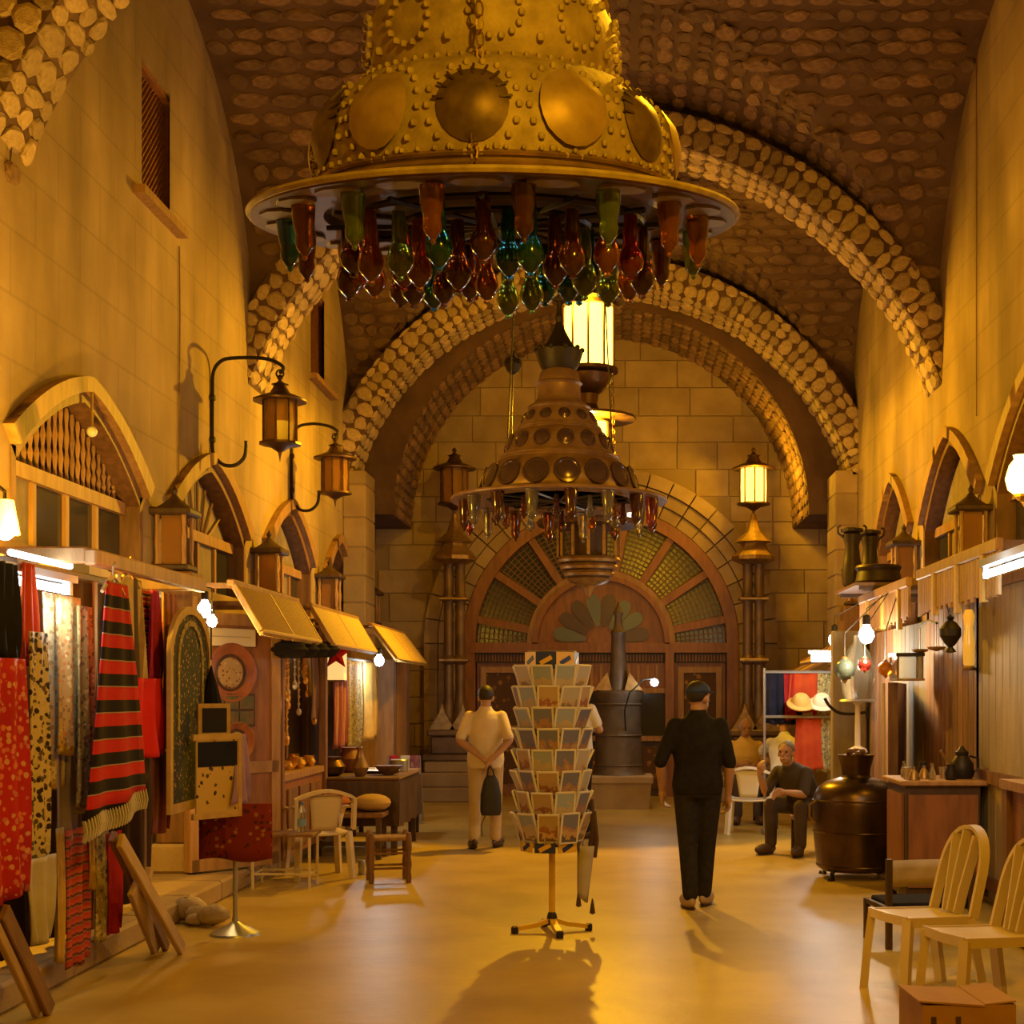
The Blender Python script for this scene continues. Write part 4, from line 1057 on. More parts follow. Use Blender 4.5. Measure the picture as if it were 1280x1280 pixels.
kb = hcloth('striped_kilim', 'red and black striped kilim with white fringe', 105, 181, 728, 1008, -2.78, KILIM, amp=.018, folds=2, taper=.34, skew=.0, hem=.10, cat='rug')
hanger(kb, -.05, Zof(728, Yof(140, -2.78))-kb.location.z+.04)
# fringe of the kilim: separate tassels along the slanted hem
g = G(); n = 34
for i in range(n):
    u = i/(n-1); y = (u*2-1)*(Yof(181,-2.78)-Yof(105,-2.78))/2
    z = .10*(u-.5)+.012*math.sin(9*u); d = .018*math.sin(2*PI*2*u)
    g.path([(d, y, z+.01), (d+.01, y+.005, z-.05), (d+.004, y-.008, z-.105)], .011, 4)
g.build('fringe', GREYCL, kb, kind='stuff', label='white fringe')
o = hcloth('gold_scarf', 'gold striped scarf right of the striped kilim', 135, 186, 722, 992, -2.9, GOLDST, amp=.04, folds=3, taper=.6)
hanger(o, 0, o.data.vertices[-1].co.z+.05)
o = hcloth('woven_sash', 'red, white and black woven sash behind the gold scarf', 168, 188, 735, 868, -2.94, REDWHITE, amp=.015, folds=1)
o = hcloth('magenta_scarf', 'short bright magenta scarf above the scarlet shirt', 184, 203, 738, 852, -2.9, MAGENTA, amp=.03, folds=2, taper=.5)
o = hcloth('scarlet_shirt', 'scarlet shirt hanging right of the kilim', 168, 206, 848, 945, -2.84, SCARLET, amp=.035, folds=2, taper=.75)
o = hcloth('rose_scarf', 'rose-brown striped scarf beside the dark embroidered rug', 199, 224, 742, 935, -2.94, ROSEBR, amp=.03, folds=3, taper=.7)
o = hcloth('dark_kelim_strip', 'dull brown cloth strip below the scarlet shirt', 190, 212, 940, 1040, -2.94, ROSEBR, amp=.02, folds=2)
# the dark rug with its gold border
t = thing('embroidered_rug', 'dark embroidered rug with arched top and gold border', 'rug', (-2.78, Yof(238, -2.78), 0)); Yr = Yof(238, -2.78)
za, zb2 = Zof(1000, Yr), Zof(768, Yr); hw = .40
pts = [(-hw, za), (hw, za), (hw, zb2-.3)] + [(hw*math.cos(PI*k/12), zb2-.3+.3*math.sin(PI*k/12)) for k in range(1, 12)] + [(-hw, zb2-.3)]
g = G(); g.prism(pts, 'x', -.012, 0); g.build('ground', DARKRUG, t)
inn = [(-hw, za), (-hw, zb2-.3)] + [(hw*math.cos(PI-PI*k/12), zb2-.3+.3*math.sin(PI*k/12)) for k in range(1, 12)] + [(hw, zb2-.3), (hw, za)]
out = [(y*1.13, z+(.05 if z > za+.01 else 0)) for y, z in inn]
g = G(); g.strip(inn, out, 'x', -.016, .012); g.bb(-.016, .012, -hw*1.13, hw*1.13, za-.06, za); g.build('border', GOLDBORD, t)
g = G(); g.strip([(y*.62, za+.45+(z-za-.45)*.9 if z > za+.3 else za+.45) for y, z in inn], [(y*.70, za+.45+(z-za-.45)*.95 if z > za+.3 else za+.45) for y, z in inn], 'x', -.001, .008); g.build('niche_band', BROCADE2, t)
# panels hung on an angled board beside the rug
t = thing('printed_banner', 'ochre cloth banner with black print right of the dark rug', 'banner', (-2.62, Yof(272, -2.62), 0), rz=-.55); Yr = Yof(272, -2.62)
z0, z1 = Zof(1015, Yr), Zof(925, Yr)
g = G(); g.bb(-.012, .0, -.18, .18, z0, z1); g.build('cloth', OCHREPR, t)
g = G(); g.bb(-.018, .006, -.21, .21, z1, z1+.04); g.bb(-.018, .006, .18, .21, z0, z1); g.bb(-.018, .006, -.21, .21, z0-.04, z0); g.build('border', GOLDBORD, t)
g = G(); g.bb(.0, .004, -.17, .17, z0+.30, z1-.01); g.build('dark_field', NAVY, t)
t = thing('framed_picture', 'small black picture in a pale frame above the ochre banner', 'picture', (-2.66, Yof(268, -2.66), Zof(921, Yof(268, -2.66))), rz=-.75)
g = G(); g.bb(-.02,.0,-.12,.12,0,.22); g.build('backing', GOLDBORD, t); g = G(); g.bb(.0,.006,-.09,.09,.03,.19); g.build('black_field', BLACK, t)
t = thing('folk_doll', 'dark pointed hood hanging above the black framed picture', 'ornament', (-2.75, Yof(264, -2.75), Zof(880, Yof(264, -2.75))))
g = G(); g.lathe([(.075,0),(.07,.02),(.045,.12),(.02,.20),(.005,.26)], 10); g.build('hood', NAVY, t, smooth=30); g = G(); g.tube((0,0,.3),(0,0,.72),.006,n=4); g.build('cord', IRON, t)
o = hcloth('lilac_scarf', 'lilac scarf knotted on the open shop door', 288, 313, 918, 1003, -2.55, LILAC, amp=.03, folds=2, taper=.5, cat='scarf')
# lower row of goods under the textiles
for k, (a, b, c, d, mt, lb) in enumerate([(70, 80, 1035, 1202, GOLDBORD, 'narrow yellow runner hanging low under the crimson cloth'), (82, 112, 1035, 1205, REDSTR, 'red patterned runner hanging low left of the kilim fringe'), (110, 120, 1030, 1110, GOLDBORD, 'short yellow strip below the olive scarf'),
        (118, 136, 1040, 1175, BROCADE2, 'dull olive runner below the kilim fringe'), (134, 152, 1040, 1165, CRIMSON, 'dark crimson runner behind the leaning planks')]):
    hcloth('low_runner', lb, a, b, c, d, -2.98, mt, amp=.02, folds=2)
# leaning planks
CREAMWD = M('pale_bare_wood', (.48,.33,.17), (.38,.25,.12), 3, .7, bump=.15, st=(6,6,1))
def plank(name, label, p, q, w_, th, mat, parts=None):
    p, q = Vector(p), Vector(q); d = (q-p).normalized()
    t = thing(name, label, 'plank', p); L = (q-p).length
    a = Vector((0,1,0)); a = (a - d*a.dot(d)).normalized(); b = d.cross(a)
    m = Matrix((a, b, d)).transposed().to_4x4(); t.matrix_world = Matrix.Translation(p) @ m
    g = G(); g.bevbox((0,0,L/2), (w_, th, L), .006); g.build('board', mat, t)
    if parts:
        for zz in parts:
            g = G(); g.bevbox((w_*.8, 0, L*zz), (w_*.9, th*1.2, .05), .006); g.build('cleat', mat, t)
    return t
def leaner(label, pxf, pyf, pxt, pyt, Xt, w_, mat, parts=None):
    yf = F*EYE/(pyf-CY); plank('leaning_plank', label, (Xof(pxf, yf), yf, .02), (Xt, Yof(pxt, Xt), Zof(pyt, Yof(pxt, Xt))), w_, .035, mat, parts)
leaner('pale plank leaning steeply with a small peg, left of the rubble', 228, 1192, 150, 1050, -2.75, .09, CREAMWD, (.62,))
leaner('darker plank leaning beside the pale plank with the peg', 208, 1188, 140, 1045, -2.80, .07, WOOD)
leaner('short pale plank leaning low in front of the others', 196, 1190, 166, 1110, -2.78, .10, CREAMWD)
leaner('plank with worn end leaning at the extreme lower left', 62, 1268, 4, 1140, -2.80, .085, WOOD)
leaner('thin pale batten leaning at the extreme lower left', 46, 1272, -10, 1150, -2.80, .05, CREAMWD)
# bag of rubble by the wall
rubl = M('pale_rubble', (.50,.40,.26), (.40,.30,.18), 9, .9, bump=.4)
r = random.Random(11)
yq = F*EYE/(1158-CY)
lbs = ['largest pale rubble lump by the left step', 'rounded rubble lump beside the largest one', 'flat crumpled rubble piece nearest the sign stand', 'small rubble crumb between the planks and the sign stand', 'small rubble crumb against the left step']
for k, (px, s) in enumerate(((236, .12), (247, .09), (266, .10), (256, .06), (243, .06))):
    g = G(); g.ell((0,0,0), (s*1.2, s, s*.7), 8, 5)
    g.v = [(x*(1+r.uniform(-.2,.2)), y*(1+r.uniform(-.2,.2)), z*(1+r.uniform(-.2,.2))) for x, y, z in g.v]
    mz = min(v[2] for v in g.v)
    yy_ = yq + .12*(k % 2) - (.0 if k else -.2)
    g.build('rubble_lump', rubl, None, (Xof(px, yy_), yy_, -mz), label=lbs[k], cat='rubble', group='rubble by the left step', smooth=60)
# kilim board on a pole with round foot
yp = F*EYE/(1168-CY); t = thing('sign_stand', 'patterned red board on a steel pole with conical foot', 'stand', (Xof(294, yp), yp, 0))
g = G(); g.lathe([(.17,0),(.165,.015),(.05,.07),(.022,.09),(.02,.12)], 20); g.build('foot', STEEL, t, smooth=30)
g = G(); g.tube((0,0,.1), (0,0,Zof(1060, yp)+.1), .016, n=10); g.build('pole', STEEL, t, smooth=True)
g = G(); zA, zB = Zof(1074, yp), Zof(1004, yp)
g.grid(lambda u, v: (-.24+.5*u, -.03-.03*math.sin(PI*u), zA+(zB-zA)*v+.015*math.sin(7*u)*(1-v)), 10, 4); o = g.build('cloth_panel', REDRUG, t, smooth=60); o.modifiers.new('t', 'SOLIDIFY').thickness = .02

# --- second left shop: open door leaf with plates, awnings, jewellery window
Xd = -2.75; Yd = 11.7
t = thing('shop_door', 'open orange-brown shop door leaf hung with plates', 'door', (Xof(345, 12.5), 12.5, 0), rz=math.radians(-129))
DW = .88
g = G(); g.bb(0, DW, -.03, .03, .18, 2.30); g.build('leaf', REDWOOD, t)
for x in (.03, DW-.03):
    g = G(); g.bb(x-.045, x+.045, -.045, .045, .18, 2.32); g.build('stile', WOODL, t)
for z in (.23, 1.02, 2.27):
    g = G(); g.bb(0, DW, -.045, .045, z-.05, z+.05); g.build('rail', WOODL, t)
PLATE = M('red_enamel_plate', (.32,.10,.04), (.24,.07,.03), 14, .35); PLATE2 = spotted('enamel_rosette', (.38,.24,.10), [(.20,.05,.02),(.5,.36,.16)], 30, .3, .4)
doorM = Matrix.Translation((Xof(345, 12.5), 12.5, 0)) @ Matrix.Rotation(math.radians(-129), 4, 'Z')
def on_door(name, label, cat, x, z):
    o = thing(name, label, cat); o.matrix_world = doorM @ Matrix.Translation((x, .05, z)) @ Matrix.Rotation(-PI/2, 4, 'X'); return o
def plate(label, x, z, R_):
    p = on_door('wall_plate', label, 'plate', x, z)
    g = G(); g.lathe([(0,.01),(R_*.55,.012),(R_*.62,.02),(R_*.95,.045),(R_,.04),(R_*.96,.03),(R_*.6,0)], 28); g.build('dish', PLATE, p, smooth=30)
    g = G(); g.lathe([(0,.02),(R_*.5,.018),(R_*.52,.012)], 24); g.build('rosette', PLATE2, p, smooth=30)
    g = G(); g.torus((0,0,.02), R_*.58, .012, 28, 5); g.build('dark_ring', WOODD, p, smooth=True)
plate('large red round plate high on the open shop door', .52, Zof(841, 12.1), .25)
plate('smaller round plate low on the open shop door', .46, Zof(927, 12.1), .17)
p = on_door('tile_panel', 'dark green square tile panel between the two round plates', 'panel', .52, Zof(888, 12.1))
g = G(); g.bb(-.24,.24,-.14,.14,.0,.03); g.build('backing', WOODD, p)
GT = M('dark_green_tile', (.07,.085,.045), (.16,.09,.04), 18, .3)
for i in range(3):
    for j in range(2):
        g = G(); g.bevbox((-.15+.15*i, -.065+.13*j, .035), (.135,.115,.014), .005); g.build('tile', GT, p)
p = on_door('shop_card', 'blank white card below the nearest reed awning', 'sign', .52, Zof(797, 12.1))
g = G(); g.bevbox((0,0,.02), (.50,.15,.02), .006); g.build('card', M('white_card', (.62,.52,.38), rough=.7), p); g = G(); g.bb(-.2,.2,-.01,.0,.03,.032); g.build('ruled_line', GREYCL, p)

def awning(label, X0, X1, y0, y1, z1, z0, mat=REED, n=2, side=1):
    """sloping reed awning: panels of laths on battens; X0 at the wall (high), X1 at the lip (low)"""
    t = thing('reed_awning', label, 'awning', (X0, (y0+y1)/2, z1)); L = y1-y0; dx, dz = X1-X0, z0-z1
    for k in range(n):
        a, b = -L/2+L*k/n+.03, -L/2+L*(k+1)/n-.03; g = G(); m = 16
        for i in range(m):
            y = a+(b-a)*(i+.5)/m; g.tube((0,y,0), (dx,y,dz), (b-a)/m*.44, n=5)
        g.build('reed_panel', mat, t, kind='stuff')
    g = G(); g.bevbox((-dx*.02, 0, .02), (.06, L+.06, .05), .008); g.build('head_batten', WOODL, t)
    g = G(); g.bevbox((dx*.98, 0, dz*.98+.015), (.05, L, .03), .006); g.build('lip_batten', REED, t)
    wx = (XL if X0 < 0 else XR)-X0
    for y in (-L/2+.04, L/2-.04):
        g = G(); g.bb(min(0,wx),max(0,wx),y-.02,y+.02,-.02,.02); g.build('wall_arm', WOOD, t)
    for k in range(n+1):
        y = -L/2+L*k/n; g = G(); g.path([(0,y,.025), (dx,y,dz+.025)], .02, flat=(.045,.03)); g.build('rafter', WOODL, t)
    return t
awning('bright reed awning above the jewellery window, nearest on the left', -2.92, -2.70, 10.95, 13.15, 2.47, 2.10)
awning('second reed awning along the left shops', -2.92, -2.70, 13.75, 16.2, 2.47, 2.10)
awning('third reed awning along the left shops, by the pale blue bulb', -2.92, -2.62, 17.2, 19.8, 2.45, 2.05)

def bulb(label, px, py, Y, mat=BULB, r=.04, power=14, color=WARM, up=.35, X=None, to=None):
    X = Xof(px, Y) if X is None else X
    t = thing('bare_bulb', label, 'light bulb', (X, Y, Zof(py, Y)))
    g = G(); g.lathe([(0,-r*1.1),(r*.6,-r*.9),(r,-r*.1),(r*.9,r*.45),(r*.45,r*1.1),(r*.4,r*1.4)], 12); g.build('bulb', mat, t, smooth=True)
    g = G(); g.lathe([(r*.42,r*1.3),(r*.5,r*1.4),(r*.5,r*2.4),(r*.2,r*2.6)], 10); g.build('socket', IRON, t)
    g = G(); g.path([(0,0,r*2.5), (0,0,up)] + ([tuple(Vector(to)-Vector((X, Y, Zof(py, Y))))] if to else []), .005, 4); g.build('cord', IRON, t)
    lamp('bulb_light', (0,-.02,-r*2.2), power, color, r, t)
    return t
bulb('upper bright bulb beside the nearest reed awning on the left', 256, 762, 10.7, r=.055, power=22, up=.2, to=(XL+.01, 10.9, 2.62))
bulb('lower bright bulb beside the nearest reed awning on the left', 265, 777, 10.75, r=.04, power=10, up=.25, to=(XL+.01, 10.95, 2.58))
bulb('upper bulb of the left jewellery window', 347, 865, 12.75, r=.045, power=12, up=.5, to=(-2.98, 12.9, 2.38))
bulb('lower bulb of the left jewellery window', 347, 908, 12.78, r=.042, power=12, up=.5, to=(-2.98, 12.9, 2.34))
bulb('pale blue bulb under the third left awning', 474, 826, 17.3, COOLBULB, .06, 22, COOL, .2, to=(-2.9, 17.4, 2.42))

# jewellery window
GOLDJ = M('gold_jewellery', (.75,.46,.12), rough=.28, metal=.9)
SILVJ = M('silver_jewellery', (.6,.58,.5), rough=.3, metal=.9)
ORANGEB = M('orange_backing_cloth', (.48,.21,.045), (.38,.15,.03), 5, .8)
t = thing('jewellery_window', 'warm-lit jewellery window hung with gold chains on the left', 'display case', (-2.98, 13.7, 0))
g = G(); g.bb(-.55,-.5,-.95,.95,.9,2.3); g.build('backing', ORANGEB, t)
g = G(); g.bb(-.55,.02,-.95,.95,.86,.92); g.build('shelf', WOODL, t)
g = G(); g.bb(-.5,0,-.95,.95,.165,.86); g.build('cupboard', REDWOOD, t)
for y in (-.95, .95):
    g = G(); g.bevbox((0,y,1.285), (.08,.08,2.23), .01); g.build('post', WOOD, t)
for y in (-.48, .0, .48):
    g = G(); g.bb(0.0,.02,y-.20,y+.20,.24,.78); g.build('cupboard_door', WOOD, t)
r = random.Random(8)
for i in range(26):
    y = -.85+1.7*i/25; L = r.uniform(.35, 1.15); x = r.uniform(-.42,-.05)
    g = G(); g.tube((x,y,2.28), (x,y,2.28-L), .008, n=4); z = 2.28-L*.3
    while z > 2.28-L: g.ell((x,y,z), .016, 6, 4); z -= .07
    g.ell((x,y,2.28-L), (.028,.028,.04), 6, 4); g.build('chain', [GOLDJ, GOLDJ, SILVJ][i % 3], t)
r = random.Random(18)
ORD = ['first','second','third','fourth','fifth','sixth','seventh','eighth','ninth','tenth','eleventh','twelfth','thirteenth','fourteenth']
for i in range(14):
    y = 13.05+1.6*i/13; x = -2.98+r.uniform(-.3,-.06); s = r.uniform(.04,.075); g = G()
    g.lathe([(s*.6,0),(s*.8,.02),(s,s*.6),(s*.7,s*1.2),(s*.8,s*1.5)] if i % 2 else [(s*.5,0),(s*.6,.01),(s*1.1,s*.8),(s*1.15,s*.9),(s,s*.8)], 10)
    g.build('brass_cup', GOLDJ, None, (x, y, .925), label='%s small brass %s from the near end of the jewellery ledge' % (ORD[i], 'bowl' if i % 2 == 0 else 'cup'), cat='cup', group='brass cups on the jewellery ledge', smooth=40)

# row of black hats above the jewellery window
hatM = M('black_felt', (.022,.018,.015), rough=.9, spec=.1)
for k, px in enumerate((362, 377, 391, 404)):
    X = -2.82; Yh = Yof(px, X); g = G(); g.lathe([(0,-.07),(.07,-.075),(.13,-.05),(.145,0),(.13,.05),(.07,.075),(0,.08)], 14)
    o = thing('felt_hat', 'black felt hat, %s of four hanging over the jewellery window' % ('first', 'second', 'third', 'last')[k], 'hat', (X, Yh, Zof(812, Yh)), group='black hats')
    g.build('crown', hatM, o, smooth=40); g = G(); g.torus((0,0,0), .145, .02, 18, 5); g.build('brim', hatM, o, smooth=True); g = G(); g.tube((0,0,.07), (0,0,.28), .005, n=4); g.build('cord', IRON, o)
# red star ornament and lamp box
Ys = 15.0
t = thing('star_ornament', 'red paper star hanging over the pale lamp box on the left', 'ornament', (Xof(420, Ys), Ys, Zof(818, Ys)))
pl = [((.17 if k % 2 == 0 else .07)*math.cos(PI/2+PI*k/5), (.17 if k % 2 == 0 else .07)*math.sin(PI/2+PI*k/5)) for k in range(10)]
n_ = 10; g = G(); g.add([(x,0,z) for x, z in pl] + [(0,-.05,0),(0,.05,0)], [(i,(i+1) % 10,10) for i in range(10)] + [((i+1) % 10,i,11) for i in range(10)]); g.build('star', SCARLET, t); g = G(); g.tube((0,0,.16),(0,0,.5),.005,n=4); g.build('cord', IRON, t)
Ys = 15.4
t = thing('paper_lamp', 'pale square paper lamp box under the second left awning', 'lamp', (Xof(421, Ys), Ys, Zof(850, Ys)))
g = G(); g.bb(-.09,.09,-.09,.09,0,.30); g.build('shade', M('paper_shade', (.75,.58,.30), rough=.8, emit=(1,.62,.2), es=.9), t)
g = G(); g.bb(-.10,.10,-.10,.10,-.015,0); g.bb(-.10,.10,-.10,.10,.30,.315); g.build('rim', WOOD, t); g = G(); g.path([(0,0,.315),(0,0,.5),(.1,0,.64)],.005,4); g.build('cord', IRON, t)
# fluorescent on the third shop and canopy bar
# third shop: table with goods
t = thing('display_table', 'dark cloth-covered trading table heaped with goods on the left', 'table', (Xof(456, 15.4), 15.4, 0))
g = G(); g.bevbox((0,0,.74), (.95,1.5,.05), .01); g.build('table_top', WOOD, t)
for sx in (-.42,.42):
    for sy in (-.68,.68):
        g = G(); g.bb(sx-.03,sx+.03,sy-.03,sy+.03,0,.72); g.build('leg', WOODD, t)
g = G(); g.grid(lambda u, v: (-.49+.98*u, -.77-.02*math.sin(14*u)*(1-v), .30+.45*v), 16, 4); g.grid(lambda u, v: (.49+.02*math.sin(20*u)*(1-v), -.77+1.54*u, .30+.45*v), 20, 4); g.build('cloth_skirt', WOODD, t, smooth=50)
g = G(); g.bevbox((0,0,.78), (.98,1.54,.03), .01); g.build('cloth_top', M('brown_table_cloth', (.12,.065,.03), rough=.9), t)
OB = [('copper_pot', .13, [(.06,0),(.12,.03),(.14,.10),(.09,.17),(.10,.20)], BRONZE, 'round copper pot on the heaped trading table'), ('brass_ewer', .1, [(.05,0),(.06,.02),(.09,.09),(.05,.18),(.03,.26),(.045,.30)], BRASS, 'slim brass ewer on the heaped trading table'),
      ('wooden_bowl', .14, [(.05,0),(.11,.05),(.15,.10),(.14,.10),(.05,.03)], WOOD, 'wooden bowl on the heaped trading table'), ('copper_tray', .2, [(.18,0),(.22,.03),(.21,.03),(.17,.01)], BRASS, 'shallow brass tray on the heaped trading table'), ('clay_jar', .12, [(.06,0),(.11,.06),(.13,.15),(.08,.24),(.09,.27)], REDWOOD, 'red-brown clay jar on the heaped trading table'), ('tin_box', .12, [(.10,0),(.10,.12),(.09,.13)], STEEL, 'grey round tin on the heaped trading table')]
for k, (nm, R_, prof, mt, lb) in enumerate(OB):
    dx, dy = ((-.25,-.5),(.05,-.55),(.3,-.3),(.15,.1),(-.2,.2),(.3,.45))[k]
    g = G(); g.lathe(prof, 16); g.build(nm, mt, None, (t.location.x+dx, 15.4+dy, .796), smooth=40, label=lb, cat=nm.split('_')[1])
for k, (dx, dy, c, lb) in enumerate(((-.16,-.95,(.30,.09,.035),'rust-red floor cushion in front of the heaped table'), (.24,-.95,(.42,.27,.09),'ochre cushion beside the rust-red one'))):
    g = G(); g.ell((0,0,0), (.19,.17,.09), 16, 8); g.build('cushion', M('cushion_%d' % k, c, rough=.9), None, (t.location.x+dx, 15.4+dy, .555), smooth=True, label=lb, cat='cushion')
b = thing('low_bench', 'low wooden bench under the cushions on the left', 'bench', (t.location.x-.05, 14.45, 0))
g = G(); g.bevbox((.05,0,.44), (.76,.40,.05), .01); g.build('seat', WOOD, b)
g = G(); g.bb(-.28,.40,-.02,.02,.12,.16); g.build('stretcher', WOODD, b)
for sx in (-.28,.38):
    for sy in (-.16,.16):
        g = G(); g.bb(sx-.025,sx+.025,sy-.025,sy+.025,0,.42); g.build('leg', WOODD, b)
# side table with pale papers
t2 = thing('side_table', 'narrow table with pale papers beyond the heaped table', 'table', (Xof(482, 16.9), 16.9, 0))
g = G(); g.bevbox((0,0,.74), (.75,.6,.04), .01); g.build('table_top', WOODL, t2)
for sx in (-.33,.33):
    for sy in (-.25,.25):
        g = G(); g.bb(sx-.025,sx+.025,sy-.025,sy+.025,0,.72); g.build('leg', WOODD, t2)
for k, (dx, dy, a, lb) in enumerate(((-.15,-.12,.2,'pale folded paper, left on the narrow side table'), (.12,-.1,-.3,'pale folded paper, right on the narrow side table'))):
    g = G(); g.bevbox((0,0,.012), (.26,.2,.02), .004); g.build('folded_paper', WHITEP, None, (t2.location.x+dx, 16.9+dy, .762), (0,0,a), label=lb, cat='paper')
# scarf rack
Yr = F*EYE/(1028-CY); t = thing('scarf_rack', 'low metal rack draped with small scarves on the left', 'rack', (Xof(505, Yr), Yr, 0))
g = G(); g.path([(-.25,-.2,.0), (-.22,-.15,.03), (-.2,0,.85), (.2,0,.85), (.22,-.15,.03), (.28,-.22,.0)], .014, 6); g.path([(-.22,.2,.0),(-.2,0,.85)], .014, 6); g.path([(.22,.2,.0),(.2,0,.85)], .014, 6); g.tube((-.21,-.1,.16),(.21,-.1,.16),.012); g.build('frame', STEEL, t)
for k, (x, mt, lb) in enumerate(((-.12, CRIMSON, 'crimson scarf'), (.02, CREAMB, 'cream scarf'), (.14, ROSEBR, 'rose striped scarf'))):
    g = G(); g.grid(lambda u, v: (x-.06+.12*u, -.03-.03*math.sin(2*PI*u)*(1-v)-.02, .30+.56*v), 6, 6); o = g.build('draped_scarf', mt, t, smooth=60, label=lb); o.modifiers.new('t', 'SOLIDIFY').thickness = .006
# things hanging in the third shop: tan satchels, dark coats
for k, (px, py0, py1, mt, lb, nm) in enumerate(((398, 850, 900, WOOD, 'round brown leather pouch hanging left of the paper lamp', 'pouch'), (425, 860, 935, ROSEBR, 'dark rose cloth hanging below the paper lamp', 'hanging_cloth'), (443, 830, 935, BROCADE2, 'dull green cloth hanging under the third awning', 'hanging_cloth'), (462, 840, 925, GOLDBORD, 'narrow golden cloth hanging under the third awning', 'hanging_cloth'))):
    ya_, yb_2 = Yof(px-9,-3.02), Yof(px+9,-3.02); cloth(nm, lb, -3.02, ya_, yb_2, Zof(py1, (ya_+yb_2)/2), 2.03, mt, amp=.03, folds=2)
t = thing('hanging_rail', 'thin rail carrying the cloths of the far left stall', 'rail', (-3.02, 16.2, 2.045))
g = G(); g.tube((0,-1.9,0),(0,1.6,0),.014,n=6); g.build('bar', WOODD, t)
for y in (-1.85,1.5):
    g = G(); g.tube((0,y,0),(-.42,y,0),.012,n=6); g.build('wall_arm', WOODD, t)
t = thing('back_partition', 'dark timber partition behind the far left stalls', 'partition', (-3.45, 17.5, 0))
g = G(); g.bb(-.03,.0,-2.6,1.55,.165,2.3); g.build('panel', WOODD, t)
for k in range(5):
    y = -2.6+.97*k; g = G(); g.bb(0,.05,y-.04,y+.04,.165,2.35); g.build('post', WOOD, t)
t = thing('end_stall', 'tall pale shop front by the left lit pilaster', 'shop front', (-2.95, 20.0, 0))
g = G(); g.bb(-.5,0,-.9,.35,.165,2.1); g.build('front_board', WOODL, t)
for y in (-.9, .27):
    g = G(); g.bb(0,.03,y,y+.08,.165,2.1); g.build('post', WOOD, t)

# ================================================================ stalls, right side
XS = 2.9                                             # plank front of the right shops
PLANKW = M('brown_plank', (.26,.135,.055), (.17,.08,.032), 3, .6, bump=.15, st=(5,5,.8), rnd=.25)
PALEPL = M('pale_greenish_plank', (.36,.29,.15), (.28,.21,.10), 3, .6, bump=.15, st=(5,5,.8), rnd=.2)
t = thing('plank_front', 'pale boarded shop front at the right edge under the tube light', 'shop front', (XS, 10.0, 0))
y = -3.6
while y < 1.5:
    g = G(); g.bevbox((.02, y+.1, 1.3), (.04,.19,2.5), .006); g.build('plank', PALEPL, t); y += .2
for z in (.18, 1.0, 2.5):
    g = G(); g.bb(-.03,.0,-3.6,1.5,z-.05,z+.05); g.build('rail', WOOD, t)
t = thing('plank_front', 'dark brown boarded shop front behind the hanging dark lamp', 'shop front', (XS, 12.4, 0))
y = -.9
while y < 1.0:
    g = G(); g.bevbox((.02, y+.09, 1.25), (.04,.17,2.4), .006); g.build('plank', PLANKW, t); y += .18
g = G(); g.bb(-.04,0,-.9,1.05,.1,.22); g.build('rail', WOOD, t)
t = thing('plank_front', 'weathered boarded shop front behind the glass lamps', 'shop front', (XS+.1, 15.2, 0))
y = -1.8
while y < 1.7:
    g = G(); g.bevbox((.02, y+.11, 1.2), (.04,.21,2.3), .006); g.build('plank', PALEPL if y < .3 else PLANKW, t); y += .22
g = G(); g.bb(-.04,0,-1.8,1.7,.1,.22); g.build('rail', WOOD, t)
t = thing('shop_cabinet', 'carved brown show cabinet rising beside the near right chairs', 'cabinet', (2.98, 9.05, 0))
g = G(); g.bb(-.38,-.10,-1.0,.45,.04,1.02); g.build('body', REDWOOD, t)
for y in (-.68, -.12):
    g = G(); g.bb(-.405,-.38,y-.24,y+.24,.14,.92); g.build('door', WOOD, t); 
for y in (-1.0, .45):
    g = G(); g.bb(-.42,-.30,y-.06,y+.06,0,1.02); g.build('post', WOOD, t)
g = G(); g.bb(-.44,-.10,-1.05,.5,1.02,1.08); g.build('top', WOODL, t)

def canopy(label, X, y0, y1, z, drop, n):
    t = thing('slat_canopy', label, 'canopy', (X, (y0+y1)/2, z)); L = y1-y0
    g = G(); g.bevbox((0,0,0), (.06,L,.09), .01); g.build('beam', WOODL, t)
    r = random.Random(int(y0*7))
    for i in range(n):
        y = -L/2+L*(i+.5)/n; wide = i % 9 == 4
        g = G(); d = drop*r.uniform(.9,1.05)+(.06 if wide else 0)
        g.bb(-.012-(.02 if wide else 0),.012,y-L/n*.44,y+L/n*.44,-d,-.04); g.build('slat', WOODL if not wide else REED, t)
    for y in (-L/2+.05, L/2-.05):
        g = G(); g.bb(0,XR-X,y-.03,y+.03,-.03,.03); g.build('bracket', WOOD, t)
    return t
canopy('near slatted wooden canopy on the right, beside the tube light', 2.6, 9.75, 12.35, 2.66, .34, 30)
canopy('farther slatted wooden canopy on the right above the glass lamps', 2.6, 12.75, 15.3, 2.64, .34, 28)
awning('brown reed awning over the clothes rail on the right', 2.95, 2.35, 16.6, 18.3, 2.35, 2.02, WOODL, 2)
awning('lower reed awning at the far right end', 2.9, 2.35, 18.9, 20.6, 2.15, 1.86, REED, 2)
# tube light right
t = thing('tube_light', 'white fluorescent tube at the right edge of the photo', 'light', (2.5, 9.1, 2.45))
g = G(); g.tube((0,-.62,0), (0,.62,0), .026, n=8); g.build('tube', TUBEGLOW, t, smooth=True); g = G(); g.bb(-.04,.04,-.68,.68,.05,.10); g.build('batten', STEEL, t)
for y in (-.64, .64):
    g = G(); g.bb(-.022,.022,y-.02,y+.02,-.03,.06); g.build('end_socket', STEEL, t)
for y in (-.4, .4):
    g = G(); g.tube((0,y,.1), (.42,y,.2), .008, n=4); g.build('stay', IRON, t)
lamp('tube_glow', (-.12,0,-.08), 18, COOL, .12, t)
